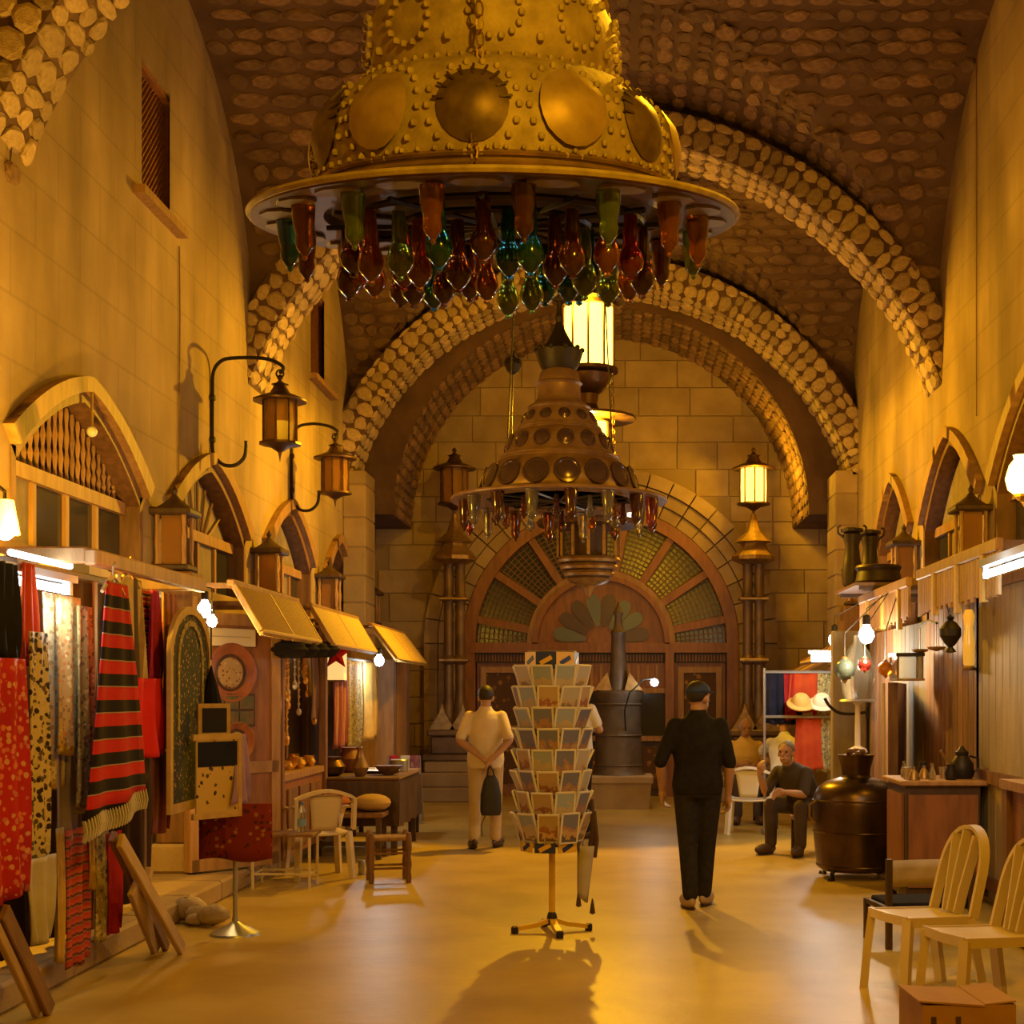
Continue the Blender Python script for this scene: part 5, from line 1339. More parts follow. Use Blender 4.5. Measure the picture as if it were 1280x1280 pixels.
# glowing wall lamps: right edge and left edge
t = thing('wall_lamp', 'glowing amber wall lamp at the right edge of the photo', 'lamp', (Xof(1276, 11.0), 11.0, Zof(618, 11.0)))
g = G(); g.lathe([(.05,0),(.10,.04),(.12,.12),(.09,.22),(.05,.27),(.06,.30)], 12); g.build('shade', AMBERGLOW, t, smooth=True)
g = G(); g.lathe([(.02,-.05),(.05,-.02),(.055,.0)], 10); g.build('cup', BRASS, t); g = G(); d_ = XR-t.location.x; g.path([(0,0,-.04),(.06,0,-.12),(d_-.05,0,-.12),(d_,0,-.08)], .014, 6); g.build('arm', BRASS, t)
lamp('lamp_light', (-.18,-.1,.1), 60, SODIUM, .1, t)
t = thing('wall_lamp', 'white-hot wall lamp with pale shade at the left edge of the photo', 'lamp', (Xof(6, 8.4), 8.4, Zof(668, 8.4)))
g = G(); g.lathe([(.085,.0),(.05,.20),(.045,.2)], 14); g.build('shade', M('lamp_shade', (.7,.55,.3), rough=.8, emit=(1,.62,.2), es=1.5), t, smooth=True); G().ell((0,0,.02), .055).build('bulb', BULB, t, smooth=True)
g = G(); d_ = t.location.x-XL; g.path([(0,0,.19),(0,0,.25),(-.06,0,.3),(-d_,0,.3)], .012, 6); g.build('arm', IRON, t)
lamp('lamp_light', (.16,-.12,-.05), 300, (1.0,.53,.03), .08, t)

# bulbs of the lamp stall
bulb('brightest bulb of the glass-lamp stall on the right', 1083, 794, 13.6, COOLBULB, .075, 50, (1,.76,.45), .25, to=(2.6, 13.6, 2.62))
bulb('second bulb of the glass-lamp stall, left of the brightest', 1043, 800, 15.4, COOLBULB, .065, 38, (1,.76,.45), .25, to=(2.6, 15.2, 2.62))
t = thing('tube_light', 'short cool tube under the brown reed awning on the right', 'light', (2.36, 16.2, Zof(822, 16.2)))
g = G(); g.tube((-.16,0,0), (.16,0,.0), .045, n=8); g.build('tube', COOLBULB, t, smooth=True); g = G(); g.bb(-.2,.2,-.03,.03,.045,.08); g.build('batten', STEEL, t); g = G(); g.path([(0,0,.08),(.1,.1,.2),(.42,.45,.18)],.006,4); g.build('cord', IRON, t)
lamp('tube_glow', (-.05,-.15,-.1), 26, COOL, .1, t)
# glass globes and lamps
def globe(label, px, py, Y, r, mat, up, collar=True):
    t = thing('glass_globe', label, 'lamp', (Xof(px, Y), Y, Zof(py, Y)))
    g = G(); g.lathe([(0,-r),(r*.5,-r*.87),(r*.87,-r*.5),(r,0),(r*.87,r*.5),(r*.5,r*.87),(r*.25,r*1.0)], 18); g.build('globe', mat, t, smooth=True)
    g = G(); g.lathe([(r*.28,r*.95),(r*.32,r*1.1),(r*.1,r*1.25)], 10); g.build('cap', BRASS, t); g = G(); g.path([(0,0,r*1.2),(0,0,.35),(2.6-Xof(px,Y),0,2.62-Zof(py,Y))],.006,4); g.build('cord', IRON, t)
    if collar:
        g = G(); g.lathe([(r*.1,-r*1.25),(r*.2,-r*1.05),(r*.3,-r*.95)], 10); g.build('bottom_drop', BRASS, t)
    return t
globe('large grey-green glass globe in the lamp stall', 1056, 837, 13.9, .105, glass('grey_green_glass', (.16,.2,.16), .2, .5), .6)
globe('small wine-red glass globe beside the grey-green one', 1081, 831, 13.7, .065, GLC['red'], .55)
globe('orange glass globe right of the wine-red one', 1107, 836, 13.2, .07, glass('orange_glass', (.6,.22,.02), .2, .5), .55)
t = thing('bell_jar_lamp', 'clear glass bell-jar lamp on a white stem', 'lamp', (Xof(1072, 14.2), 14.2, Zof(940, 14.2)))
CLR = M('thin_clear_glass', (.7,.72,.66), rough=.1, trans=.9)
g = G(); g.lathe([(.13,.5),(.16,.6),(.17,.8),(.12,.98),(.05,1.08),(.04,1.15)], 18); g.build('jar', CLR, t, smooth=True)
g = G(); g.lathe([(.17,.49),(.19,.5),(.17,.52)], 18); g.build('rim', STEEL, t); g = G(); g.lathe([(.10,0),(.09,.03),(.03,.06),(.025,.46),(.06,.5)], 12); g.build('stem', WHITEP, t, smooth=30)
t = thing('dark_pendant', 'round dark metal pendant lamp before the boarded shop front', 'lamp', (Xof(1188, 11.8), 11.8, Zof(792, 11.8)))
g = G(); g.lathe([(0,-.16),(.05,-.15),(.02,-.11),(.05,-.08),(.09,-.02),(.09,.04),(.05,.09),(.02,.11),(.035,.13),(.01,.15)], 14); g.build('body', IRON, t, smooth=30); chain((0,0,.15),(-.12,0,.50), t, IRON, .025)
t = thing('gold_lamp', 'tall amber-gold glass lamp with a painted gleam on the dark boards', 'lamp', (Xof(1211, 11.6), 11.6, Zof(835, 11.6)))
g = G(); g.lathe([(.02,0),(.045,.03),(.05,.2),(.035,.32),(.05,.42),(.03,.47)], 12); g.build('glass', M('gold_gleam_glass', (.6,.3,.04), rough=.15, emit=(1,.5,.05), es=.5), t, smooth=True); g = G(); g.lathe([(.055,-.02),(.06,.0),(.03,.02)], 12); g.build('base', BRASS, t)  # weak emission stands in for a bright reflection on the glass
g = G(); g.tube((0,0,.46),(0,0,.72),.008,n=5); g.build('hook', BRASS, t)
t = thing('hanging_scale', 'small hanging brass scale under the canopy on the right', 'scale', (Xof(1160, 12.6), 12.6, Zof(790, 12.6)))
g = G(); g.path([(0,-.35,.06),(0,0,.10),(0,.35,.06)], .012, 5); g.build('beam', IRON, t); g = G(); g.tube((0,0,.1),(0,0,.32),.01,n=5); g.build('hook', IRON, t)
for s in (-.33,.33):
    g = G(); g.lathe([(0,-.18),(.07,-.16),(.08,-.14)], 12, (0,s,0)); g.tube((0,s,.06),(0,s,-.15),.005,n=4); g.build('pan', BRASS, t)
t = thing('glass_box_lamp', 'rectangular glass box lantern standing on the red display board', 'lantern', (Xof(1133, 13.1), 13.1, Zof(851, 13.1)))
g = G(); g.bb(-.11,.11,-.16,.16,.02,.22); g.build('pane', CLR, t)
for sx in (-.11,.11):
    for sy in (-.16,.16):
        g = G(); g.tube((sx,sy,0),(sx,sy,.24),.012,n=5); g.build('corner_bar', BRASS, t)
g = G(); g.bb(-.13,.13,-.18,.18,0,.02); g.build('base', BRASS, t); g = G(); g.bb(-.13,.13,-.18,.18,.22,.25); g.build('lid', IRON, t)
# red display board with little things pinned on
t = thing('display_board', 'dark red display board of trinkets behind the copper urn', 'board', (2.72, 13.9, 0), rz=-.25)
g = G(); g.bb(-.03,.03,-.75,.75,.75,Zof(853,13.1)); g.build('panel', M('dark_red_board', (.16,.035,.02), (.10,.025,.015), 5, .7), t)
for y in (-.72,.72):
    g = G(); g.bb(-.045,.045,y-.04,y+.04,0,Zof(853,13.1)); g.build('frame_post', WOOD, t)
r = random.Random(21)
for i in range(18):
    y = r.uniform(-.62,.62); z = r.uniform(.9,1.65); g = G(); s = r.uniform(.03,.06)
    g.lathe([(0,.02),(s*.6,.015),(s,0)], 10); me_o = g.build('trinket', [BRASS, GOLDJ, WOODD, SILVJ][i % 4], t, (-.03,y,z), (0,-PI/2,0), smooth=30)
t = thing('leaning_pole', 'pale thin pole leaning before the red display board', 'pole', (Xof(1105, 12.9), 12.9, .02))
g = G(); g.tube((0,0,.5), (0,.02,1.72), .014, n=6); g.tube((0,0,0),(0,0,.5),.014,n=6); g.build('shaft', CREAMP, t)

# two dark slender vessels and drum on the canopy
DKV = M('dark_leather_vessel', (.05,.028,.018), (.03,.018,.012), 8, .45)
for k, (px, lb) in enumerate(((1065, 'left of two dark slender vessels on the right canopy'), (1092, 'right of two dark slender vessels on the right canopy'))):
    Yv = 15.4; t = thing('slender_vessel', lb, 'vessel', (Xof(px, Yv), Yv+.22*k, 2.768))
    g = G(); g.lathe([(.05,0),(.10,.04),(.115,.15),(.09,.32),(.075,.46),(.095,.53),(.10,.58),(.08,.60)], 14); g.build('body', DKV, t, smooth=35)
    g = G(); g.lathe([(.08,.60),(.12,.61),(.12,.64),(.05,.66)], 12); g.build('rim', DKV, t)
    for s in (-1, 1):
        g = G(); g.path([(s*.09,0,.55),(s*.15,0,.60),(s*.15,0,.66),(s*.12,0,.68)], .014, 5); g.build('horn', DKV, t)
t = thing('leather_drum', 'squat dark leather drum below the slender vessels', 'drum', (Xof(1098, 14.9), 14.9, 2.768))
g = G(); g.lathe([(.20,0),(.24,.04),(.22,.14),(.24,.18),(.23,.20)], 18); g.build('shell', DKV, t, smooth=30); g = G(); g.lathe([(.0,.205),(.225,.205),(.235,.19)], 18); g.build('skin', WOOD, t)
# shelf that carries them
t = thing('canopy_shelf', 'narrow timber shelf above the farther right canopy', 'shelf', (2.75, 15.2, 2.735))
g = G(); g.bb(-.35,.62,-.75,.55,0,.03); g.build('board', WOOD, t)
for y in (-.7,.5):
    g = G(); g.bb(-.3,.62,y-.03,y+.03,-.04,0); g.build('bearer', WOODD, t)

# ---------------------------------------------------------------- copper urn
URN = M('tarnished_copper', (.13,.075,.04), (.07,.045,.028), 4, .33, metal=.85, bump=.08, bs=9)
Yu = 12.9; t = thing('copper_urn', 'huge tarnished copper urn with flared neck on small feet', 'urn', (Xof(1070, Yu), Yu, 0))
g = G(); g.lathe([(.30,.07),(.345,.10),(.36,.2),(.375,.35),(.385,.5),(.385,.66),(.375,.74),(.34,.81),(.27,.86),(.19,.885),(.14,.90)], 48); g.build('body', URN, t, smooth=35)
g = G(); g.lathe([(.14,.895),(.125,.92),(.13,.98),(.16,1.09),(.165,1.10),(.15,1.09),(.12,.98),(.11,.93)], 32); g.build('neck', URN, t, smooth=35)
for z, R_ in ((.12,.352), (.70,.383), (.42,.382)):
    g = G(); g.torus((0,0,z), R_, .008, 48, 5); g.build('seam', URN, t, smooth=True)
for i in range(4):
    a = PI/4+PI*i/2; g = G(); g.path([(.30*math.cos(a),.30*math.sin(a),.12),(.36*math.cos(a),.36*math.sin(a),.06),(.34*math.cos(a),.34*math.sin(a),.0),(.40*math.cos(a),.40*math.sin(a),.012)], .02, 6); g.build('foot', IRON, t, smooth=True)
for s in (-1, 1):
    g = G(); g.path([(s*.36,-.1,.70),(s*.43,-.12,.66),(s*.43,-.12,.56),(s*.38,-.11,.50)], .014, 6); g.build('ring_handle', BRASS, t, smooth=True)
g = G()
for i in range(9):
    a = i*.7; g.ell((.06*math.cos(a), .06*math.sin(a), 1.09+.02*(i % 3)), (.035,.03,.03), 6, 4)
g.build('dried_heads', WOOD, t, kind='stuff')
# ---------------------------------------------------------------- counter with trinkets
t = thing('counter_cabinet', 'dark box counter topped with trinkets beside the copper urn', 'counter', (2.55, 11.55, 0))
g = G(); g.bb(-.30,.28,-.36,.36,.06,.93); g.build('body', WOODD, t)
g = G(); g.bevbox((0,0,.95), (.68,.80,.04), .008); g.build('top', WOODL, t)
g = G(); g.bb(-.28,.26,-.38,-.36,.14,.86); g.build('front_panel', REDWOOD, t); g = G(); g.bb(-.32,-.30,-.30,.30,.14,.86); g.build('side_panel', REDWOOD, t)
for sx in (-.27,.25):
    for sy in (-.33,.33):
        g = G(); g.bb(sx-.03,sx+.03,sy-.03,sy+.03,0,.06); g.build('foot', WOODD, t)
tr = [('brass_bell', BRASS, [(.05,0),(.045,.02),(.03,.06),(.015,.08),(.015,.10)], 'small brass bell'), ('silver_cup', SILVJ, [(.03,0),(.03,.02),(.04,.09),(.038,.09)], 'small silver cup'), ('dark_jar', IRON, [(.04,0),(.05,.05),(.03,.1),(.035,.12)], 'little dark jar'), ('glass_phial', CLR, [(.025,0),(.03,.05),(.012,.1),(.015,.13)], 'clear glass phial')]
pos = ['front left', 'front middle', 'front right', 'middle left', 'middle', 'back left', 'back middle', 'middle right']
xy = [(-.22,-.28),(-.08,-.3),(.07,-.28),(-.24,-.1),(-.1,-.1),(-.22,.1),(-.06,.12),(.06,-.08)]
for i in range(8):
    nm, mt, prof, lb = tr[(i*3) % 4]; g = G(); g.lathe(prof, 12)
    g.build(nm, mt, None, (2.55+xy[i][0], 11.55+xy[i][1], .972), smooth=35, label='%s at the %s of the counter top' % (lb, pos[i]), cat=nm.split('_')[1])
t = thing('coffee_pot', 'black coffee pot with brass spout on the counter', 'pot', (2.75, 11.45, .972))
g = G(); g.lathe([(.08,0),(.10,.04),(.09,.12),(.05,.18),(.055,.21),(.03,.23),(.01,.26)], 16); g.build('body', IRON, t, smooth=35)
g = G(); g.path([(-.08,0,.10),(-.13,0,.16),(-.17,0,.22)], [.02,.015,.01], 6); g.build('spout', BRASS, t); g = G(); g.path([(.06,0,.18),(.13,0,.16),(.13,0,.08),(.09,0,.05)], .01, 5); g.build('handle', IRON, t)

# ---------------------------------------------------------------- clothes rail by the right stalls
Yc_ = 17.0; Xr0 = Xof(950, Yc_)
t = thing('clothes_rail', 'grey metal clothes rail crowded with garments on the right', 'clothes rail', (Xof(1000, Yc_), Yc_, 0))
for x in (-.42, .45):
    g = G(); g.tube((x,0,0.02),(x,0,Zof(835,Yc_)),.016,n=6); g.build('upright', STEEL, t); g = G(); g.bevbox((x,0,.02),(.05,.4,.04),.008); g.build('foot', STEEL, t)
for z in (Zof(896,Yc_), Zof(840,Yc_)):
    g = G(); g.tube((-.42,0,z),(.48,0,z),.018,n=6); g.build('bar', STEEL, t)
for k, (px, w_, py0, py1, dy, mt, lb) in enumerate([(968, 13, 838, 905, .06, NAVY, 'dark navy robe with pale edging at the left of the clothes rail'), (985, 11, 838, 900, .12, CRIMSON, 'crimson robe on the clothes rail behind the navy one'), (1006, 22, 842, 890, .10, ORANGE, 'orange-red jacket at the top of the clothes rail'),
        (1012, 20, 898, 962, .05, ORANGE, 'bright orange cloth hanging from the lower bar'), (1034, 14, 842, 965, .05, BROCADE2, 'long olive robe at the right end of the clothes rail'), (990, 13, 842, 905, .17, NAVY, 'black cloth hanging behind the orange-red jacket'), (1024, 9, 842, 960, .16, SCARLET, 'scarlet robe behind the olive robe')]):
    Yk = Yc_+dy; x0, x1 = Xof(px-w_, Yk), Xof(px+w_, Yk)
    cloth('garment', lb, Yk, x0, x1, Zof(py1, Yk), Zof(py0, Yk), mt, cat='garment', amp=.03, folds=2, taper=.85, face='x')
for k, (px, py, mt, lb) in enumerate(((1001, 872, M('yellow_straw', (.6,.36,.08), rough=.9), 'yellow straw hat on the clothes rail'), (1027, 872, M('cream_straw', (.66,.55,.35), rough=.9), 'cream straw hat right of the yellow one'))):
    Yk = Yc_-.1; t = thing('straw_hat', lb, 'hat', (Xof(px, Yk), Yk, Zof(py+8, Yk)), rot=(.5,0,0))
    g = G(); g.lathe([(.17,0),(.165,.012),(.10,.02)], 18); g.build('brim', mt, t); g = G(); g.lathe([(.105,.015),(.10,.08),(.07,.115),(0,.125)], 16); g.build('crown', mt, t, smooth=40)
t = thing('curved_bracket', 'curved black iron arm reaching from the pale boards on the right', 'bracket', (Xof(1068, 14.5), 14.5, Zof(890, 14.5)))
g = G(); g.path(cr([(.12,0,0),(0,0,-.02),(-.15,0,-.01),(-.25,0,.06),(-.30,.0,.14)]), .016, 6); g.build('arm', IRON, t); g = G(); g.bevbox((.13,0,0),(.03,.06,.12),.006); g.build('wall_plate', IRON, t)
t = thing('shop_post', 'pale timber post behind the copper urn', 'post', (Xof(1060, 15.0), 15.0, 0))
g = G(); g.bevbox((0,0,1.15),(.34,.16,2.3),.012); g.build('shaft', PALEPL, t); g = G(); g.bevbox((0,0,.06),(.42,.24,.12),.015); g.build('plinth', ASHLAR, t)

# ================================================================ plastic chairs
def mono_chair(label, loc, rz, mat):
    """armless stacking chair: seat, legs, fan-slotted round back; faces local -x"""
    t = thing('plastic_chair', label, 'chair', loc, rz)
    g = G()
    def seat(u, v):
        x = -.22+.44*u; y = (v-.5)*.42*(1-.06*u); e = max(abs(u-.5), abs(v-.5))*2
        return (x, y, .44-.015*math.cos(PI*(u-.5))*math.cos(PI*(v-.5))-(.03*max(0, (u < .08)*(1-u/.08)))-.012*u)
    g.grid(seat, 12, 10); o = g.build('seat', mat, t, smooth=60); m = o.modifiers.new('t', 'SOLIDIFY'); m.thickness = .014
    g = G(); g.path([(-.215,-.20,.425),(-.22,0,.42),(-.215,.20,.425)], .02, flat=(.012,.05)); g.path([(-.21,-.205,.42),(.20,-.195,.41)], .02, flat=(.012,.05)); g.path([(-.21,.205,.42),(.20,.195,.41)], .02, flat=(.012,.05)); g.build('apron', mat, t)
    for s in (-1, 1):
        g = G(); g.path([(-.20,s*.19,.43),(-.225,s*.205,.2),(-.24,s*.215,0)], .025, flat=(.05,.045)); g.build('leg', mat, t)
        g = G(); g.path([(.19,s*.185,.42),(.225,s*.20,.2),(.26,s*.215,0)], .025, flat=(.05,.045)); g.build('leg', mat, t)
    def bp(a, r): return None
    # hoop of the back
    pts = []
    for k in range(17):
        a = PI*k/16; y = .195*math.cos(a); h = .50+.40*math.sin(a)**.55 if 0 < k < 16 else .42
        pts.append((.20+(h-.42)*.26, y, h))
    g = G(); g.path(pts, .02, flat=(.022,.055), up=(1,0,0)); g.build('back_hoop', mat, t, smooth=40)
    for s in (-1, 0, 1):
        g = G(); p = [(.195, s*.055, .43), (.225, s*.065, .56), (.265, s*.085, .72), (.305-.01*abs(s), s*.10, .875-.02*abs(s))]
        g.path(p, .02, flat=(.014,.075-.015*abs(s)), up=(1,0,0)); g.build('back_slat', mat, t, smooth=40)
    return t
mono_chair('cream plastic chair, nearer the urn of the two on the right', (Xof(1152, 7.95), 7.95, 0), .35, CREAMP)
mono_chair('cream plastic chair at the right edge behind the cardboard box', (Xof(1226, 7.30), 7.30, 0), .3, CREAMP)
def arm_chair(label, loc, rz, mat):
    """plastic armchair, faces local +y"""
    t = thing('plastic_armchair', label, 'chair', loc, rz)
    g = G(); g.grid(lambda u, v: ((u-.5)*.46, (v-.5)*.44, .42-.015*math.cos(PI*(u-.5))), 8, 8); o = g.build('seat', mat, t, smooth=60); o.modifiers.new('t', 'SOLIDIFY').thickness = .02
    for sx in (-1, 1):
        for sy in (-1, 1):
            g = G(); g.path([(sx*.22,sy*.2,.42),(sx*.25,sy*.24,.0)], .02, flat=(.05,.05)); g.build('leg', mat, t)
        g = G(); g.path([(sx*.24,.21,.42),(sx*.27,.22,.55),(sx*.275,.15,.62),(sx*.275,-.1,.63),(sx*.26,-.24,.66)], .02, flat=(.05,.02)); g.build('armrest', mat, t, smooth=50)
    pts = [(-.26,-.22,.44)] + [(-.26+.52*k/10, -.22-.05*math.sin(PI*k/10)-.03, .72+.07*math.sin(PI*k/10)) for k in range(11)] + [(.26,-.22,.44)]
    g = G(); g.path(pts, .02, flat=(.03,.075), up=(0,1,0)); g.build('top_rail', mat, t, smooth=40)
    g = G(); n = 10
    g.grid(lambda u, v: ((u-.5)*.20*(1+.5*v), -.22-.06*v, .43+.32*v), 6, 6); o = g.build('back_splat', mat, t, smooth=40); o.modifiers.new('t', 'SOLIDIFY').thickness = .014
    return t
arm_chair('white plastic armchair with its back to the camera before the yellow shirt', (Xof(937, 17.0), 17.0, 0), -.15, WHITEP)
arm_chair('cream plastic armchair beside the wire stand on the left', (Xof(398, F*EYE/(1098-CY)+.1), F*EYE/(1098-CY)+.1, 0), .45, CREAMP)
# fabric chair behind the cream chair
Yf = 9.3; t = thing('canvas_chair', 'dark folding chair with a beige canvas back behind the cream chairs', 'chair', (Xof(1165, Yf), Yf, 0), .15)
g = G(); g.grid(lambda u, v: (-.30+.58*u, .0+.04*math.sin(PI*u), .40+.17*v), 10, 3); o = g.build('canvas_back', M('beige_canvas', (.46,.35,.20), (.38,.28,.15), 8, .9), t, smooth=50); o.modifiers.new('t', 'SOLIDIFY').thickness = .012
g = G(); g.bevbox((0,.24,.27), (.52,.42,.04), .01); g.build('seat', NAVY, t)
for sx in (-.29, .27):
    g = G(); g.bb(sx-.018,sx+.018,-.02,.02,0,.58); g.build('post', WOODD, t); g = G(); g.bb(sx-.018,sx+.018,.42,.46,0,.27); g.build('leg', WOODD, t); g = G(); g.bb(sx-.015,sx+.015,.0,.44,.24,.27); g.build('side_rail', WOODD, t)
# cardboard box
CARD = M('cardboard', (.40,.225,.10), (.34,.185,.08), 6, .85)
t = thing('cardboard_box', 'brown cardboard box on the floor at the lower right', 'box', (Xof(1195, 6.55), 6.55, 0), .06)
g = G(); g.bb(-.21,.21,-.20,.20,0,.27); g.build('carton', CARD, t)
g = G(); g.box((-.08,-.03,.278), (.30,.36,.008), (0,.08,0)); g.build('flap', CARD, t); g = G(); g.box((.14,0,.277), (.14,.40,.008), (0,-.10,0)); g.build('flap', CARD, t)
for x in (-.16,-.05):
    g = G(); g.bb(x-.012,x+.012,-.203,-.2,.06,.22); g.build('printed_mark', WOODD, t)
# wooden stool
ys_ = F*EYE/(1104-CY); t = thing('wooden_stool', 'small rush-topped wooden stool with turned legs', 'stool', (Xof(483, ys_), ys_+.12, 0), .25)
for sx in (-.16,.16):
    for sy in (-.14,.14):
        g = G(); g.lathe([(.022,0),(.026,.05),(.02,.1),(.028,.16),(.02,.22),(.028,.30),(.026,.40),(.018,.44)], 10, (sx,sy,0)); g.build('leg', WOOD, t, smooth=35)
for z in (.13, .26):
    for s in (-1, 1):
        g = G(); g.tube((-.16,s*.14,z),(.16,s*.14,z),.011,n=6); g.build('stretcher', WOOD, t); g = G(); g.tube((s*.16,-.14,z+.03),(s*.16,.14,z+.03),.011,n=6); g.build('stretcher', WOOD, t)
g = G(); g.grid(lambda u, v: (-.165+.33*u, -.145+.29*v, .40-.02*math.sin(PI*u)*math.sin(PI*v)), 8, 8); o = g.build('seat', M('rush_seat', (.30,.17,.07), (.2,.11,.045), 30, .9), t, smooth=60); o.modifiers.new('t', 'SOLIDIFY').thickness = .03
g = G(); g.lathe([(.03,0),(.033,.005),(.033,.13),(.03,.135),(.026,.13)], 14); g.build('drink_can', STEEL, None, (Xof(452, 13.1), 13.1, .0), smooth=35, label='small silver can standing left of the wooden stool', cat='can')
# wire stand with a water bottle
yw = F*EYE/(1108-CY); t = thing('wire_stand', 'low cream metal stand beside the plastic armchair', 'stand', (Xof(356, yw), yw+.02, 0))
for sx in (-.24,.24):
    for sy in (-.16,.16):
        g = G(); g.tube((sx,sy,0),(sx,sy,.44),.014,n=6); g.build('leg', CREAMP, t)
for z in (.12,):
    for s in (-1, 1):
        g = G(); g.tube((-.24,s*.16,z),(.24,s*.16,z),.011,n=6); g.build('rail', CREAMP, t); g = G(); g.tube((s*.24,-.16,z),(s*.24,.16,z),.011,n=6); g.build('rail', CREAMP, t)
g = G(); g.bevbox((0,0,.45), (.54,.38,.025), .006); g.build('top', WOOD, t)
b = thing('water_bottle', 'clear plastic water bottle on the low cream stand', 'bottle', (t.location.x+.14, t.location.y, .464))
g = G(); g.lathe([(.034,0),(.037,.01),(.037,.14),(.03,.19),(.014,.22),(.014,.24)], 14); g.build('body', CLR, b, smooth=35); g = G(); g.lathe([(.017,.235),(.017,.255),(0,.256)], 10); g.build('cap', M('blue_cap', (.05,.12,.4), rough=.5), b); g = G(); g.lathe([(.0375,.05),(.0375,.11)], 14); g.build('paper_label', M('blue_label', (.15,.25,.45), rough=.6), b)

# ================================================================ the samovar monument in the middle
Ym = 20.5; t = thing('samovar', 'tall bronze samovar with gabled roof on a stone block', 'samovar', (Xof(773, Ym), Ym+.4, 0))
g = G(); g.add([(-.44,-.36,0),(.44,-.36,0),(.44,.36,0),(-.44,.36,0),(-.47,-.38,.36),(.47,-.38,.36),(.47,.38,.36),(-.47,.38,.36)], [(0,3,2,1),(4,5,6,7),(0,1,5,4),(1,2,6,5),(2,3,7,6),(3,0,4,7)]); g.build('stone_block', ASHLAR, t)
g = G(); g.bevbox((0,0,.42), (1.0,.82,.12), .02); g.build('stone_cap', ASHLAR, t)
SAM = M('dull_pewter', (.13,.09,.055), (.085,.058,.034), 5, .55, metal=.35)
g = G(); g.lathe([(.40,.48),(.36,.52),(.34,.6),(.33,1.1),(.32,1.55),(.36,1.62),(.37,1.68),(.30,1.70)], 24); g.build('drum', SAM, t, smooth=35)
for z in (.62, 1.05, 1.5):
    g = G(); g.torus((0,0,z), .338, .014, 28, 5); g.build('band', SAM, t, smooth=True)
for s in (-1, 1):
    g = G(); g.prism([(s*.22-.13,1.70),(s*.22+.13,1.70),(s*.22-s*.06,1.96)], 'y', -.2, .2); g.build('gable', BRASS, t)
g = G(); g.lathe([(.14,1.68),(.13,1.9),(.11,2.2),(.10,2.5),(.12,2.54),(.07,2.6),(.05,2.75),(.07,2.82),(.03,2.9),(0,3.0)], 14); g.build('spire', SAM, t, smooth=35)

# ================================================================ postcard rack
yr = F*EYE/(1165-CY); Xr = Xof(690, yr)
YEL = M('yellow_paint', (.66,.40,.015), rough=.45)
PAPER = M('card_white', (.66,.62,.55), rough=.6)
def cardmat(name, sky, mid, low, spot):
    m = bpy.data.materials.new(name); m.use_nodes = True; nt = m.node_tree; b = nt.nodes['Principled BSDF']; b.inputs['Roughness'].default_value = .35
    tc = nd(nt, 'ShaderNodeTexCoord'); sx = nd(nt, 'ShaderNodeSeparateXYZ'); nt.links.new(tc.outputs['Generated'], sx.inputs[0])
    nz = nd(nt, 'ShaderNodeTexNoise'); nz.inputs['Scale'].default_value = 4; nt.links.new(tc.outputs['Generated'], nz.inputs['Vector'])
    oi = nd(nt, 'ShaderNodeObjectInfo'); nz.noise_dimensions = '4D'
    mw = nd(nt, 'ShaderNodeMath', operation='MULTIPLY'); mw.inputs[1].default_value = 40; nt.links.new(oi.outputs['Random'], mw.inputs[0]); nt.links.new(mw.outputs[0], nz.inputs['W'])
    ad = nd(nt, 'ShaderNodeMath', operation='MULTIPLY_ADD'); ad.inputs[1].default_value = .9; nt.links.new(nz.outputs['Fac'], ad.inputs[0]); nt.links.new(sx.outputs[2], ad.inputs[2])
    r = nd(nt, 'ShaderNodeValToRGB'); r.color_ramp.interpolation = 'CONSTANT'
    for k, (p, c) in enumerate(((0, low), (.62, spot), (.80, mid), (1.02, sky))):
        e = r.color_ramp.elements[k] if k < 2 else r.color_ramp.elements.new(min(p, .99)); e.position = min(p, .99); e.color = rgba(c)
    nt.links.new(ad.outputs[0], r.inputs[0]); nt.links.new(r.outputs[0], b.inputs['Base Color'])
    return m
CARDS = [cardmat('postcard_sky', (.30,.36,.48), (.48,.38,.26), (.24,.15,.09), (.5,.42,.3)), cardmat('postcard_market', (.42,.30,.18), (.30,.12,.07), (.15,.08,.05), (.5,.36,.2)), cardmat('postcard_dune', (.44,.42,.42), (.52,.40,.26), (.36,.24,.14), (.3,.2,.14)), cardmat('postcard_dusk', (.16,.17,.30), (.36,.20,.14), (.10,.08,.08), (.45,.3,.16))]
rk = thing('postcard_rack', 'revolving yellow-poled rack crowded with postcards in mid hall', 'rack', (Xr, yr, 0))
g = G(); g.tube((0,0,.08), (0,0,1.86), .022, n=12); g.build('pole', YEL, rk, smooth=True)
for i in range(4):
    a = PI*i/2+.25; c_, s_ = math.cos(a), math.sin(a)
    g = G(); g.path([(0,0,.09),(.10*c_,.10*s_,.055),(.27*c_,.27*s_,.03)], .02, flat=(.045,.03)); o = g.build('foot_bar', YEL, rk)
    g = G(); g.bevbox((.26*c_,.26*s_,.025), (.05,.05,.05), .008); g.build('foot_cap', IRON, o)
g = G(); g.lathe([(.035,.05),(.04,.08),(.03,.13),(.022,.14)], 12); g.build('hub', IRON, rk)
BLUE = M('dark_blue_card', (.02,.03,.12), rough=.5)
zt, zbm = Zof(838, yr), Zof(1048, yr)
NS = 8
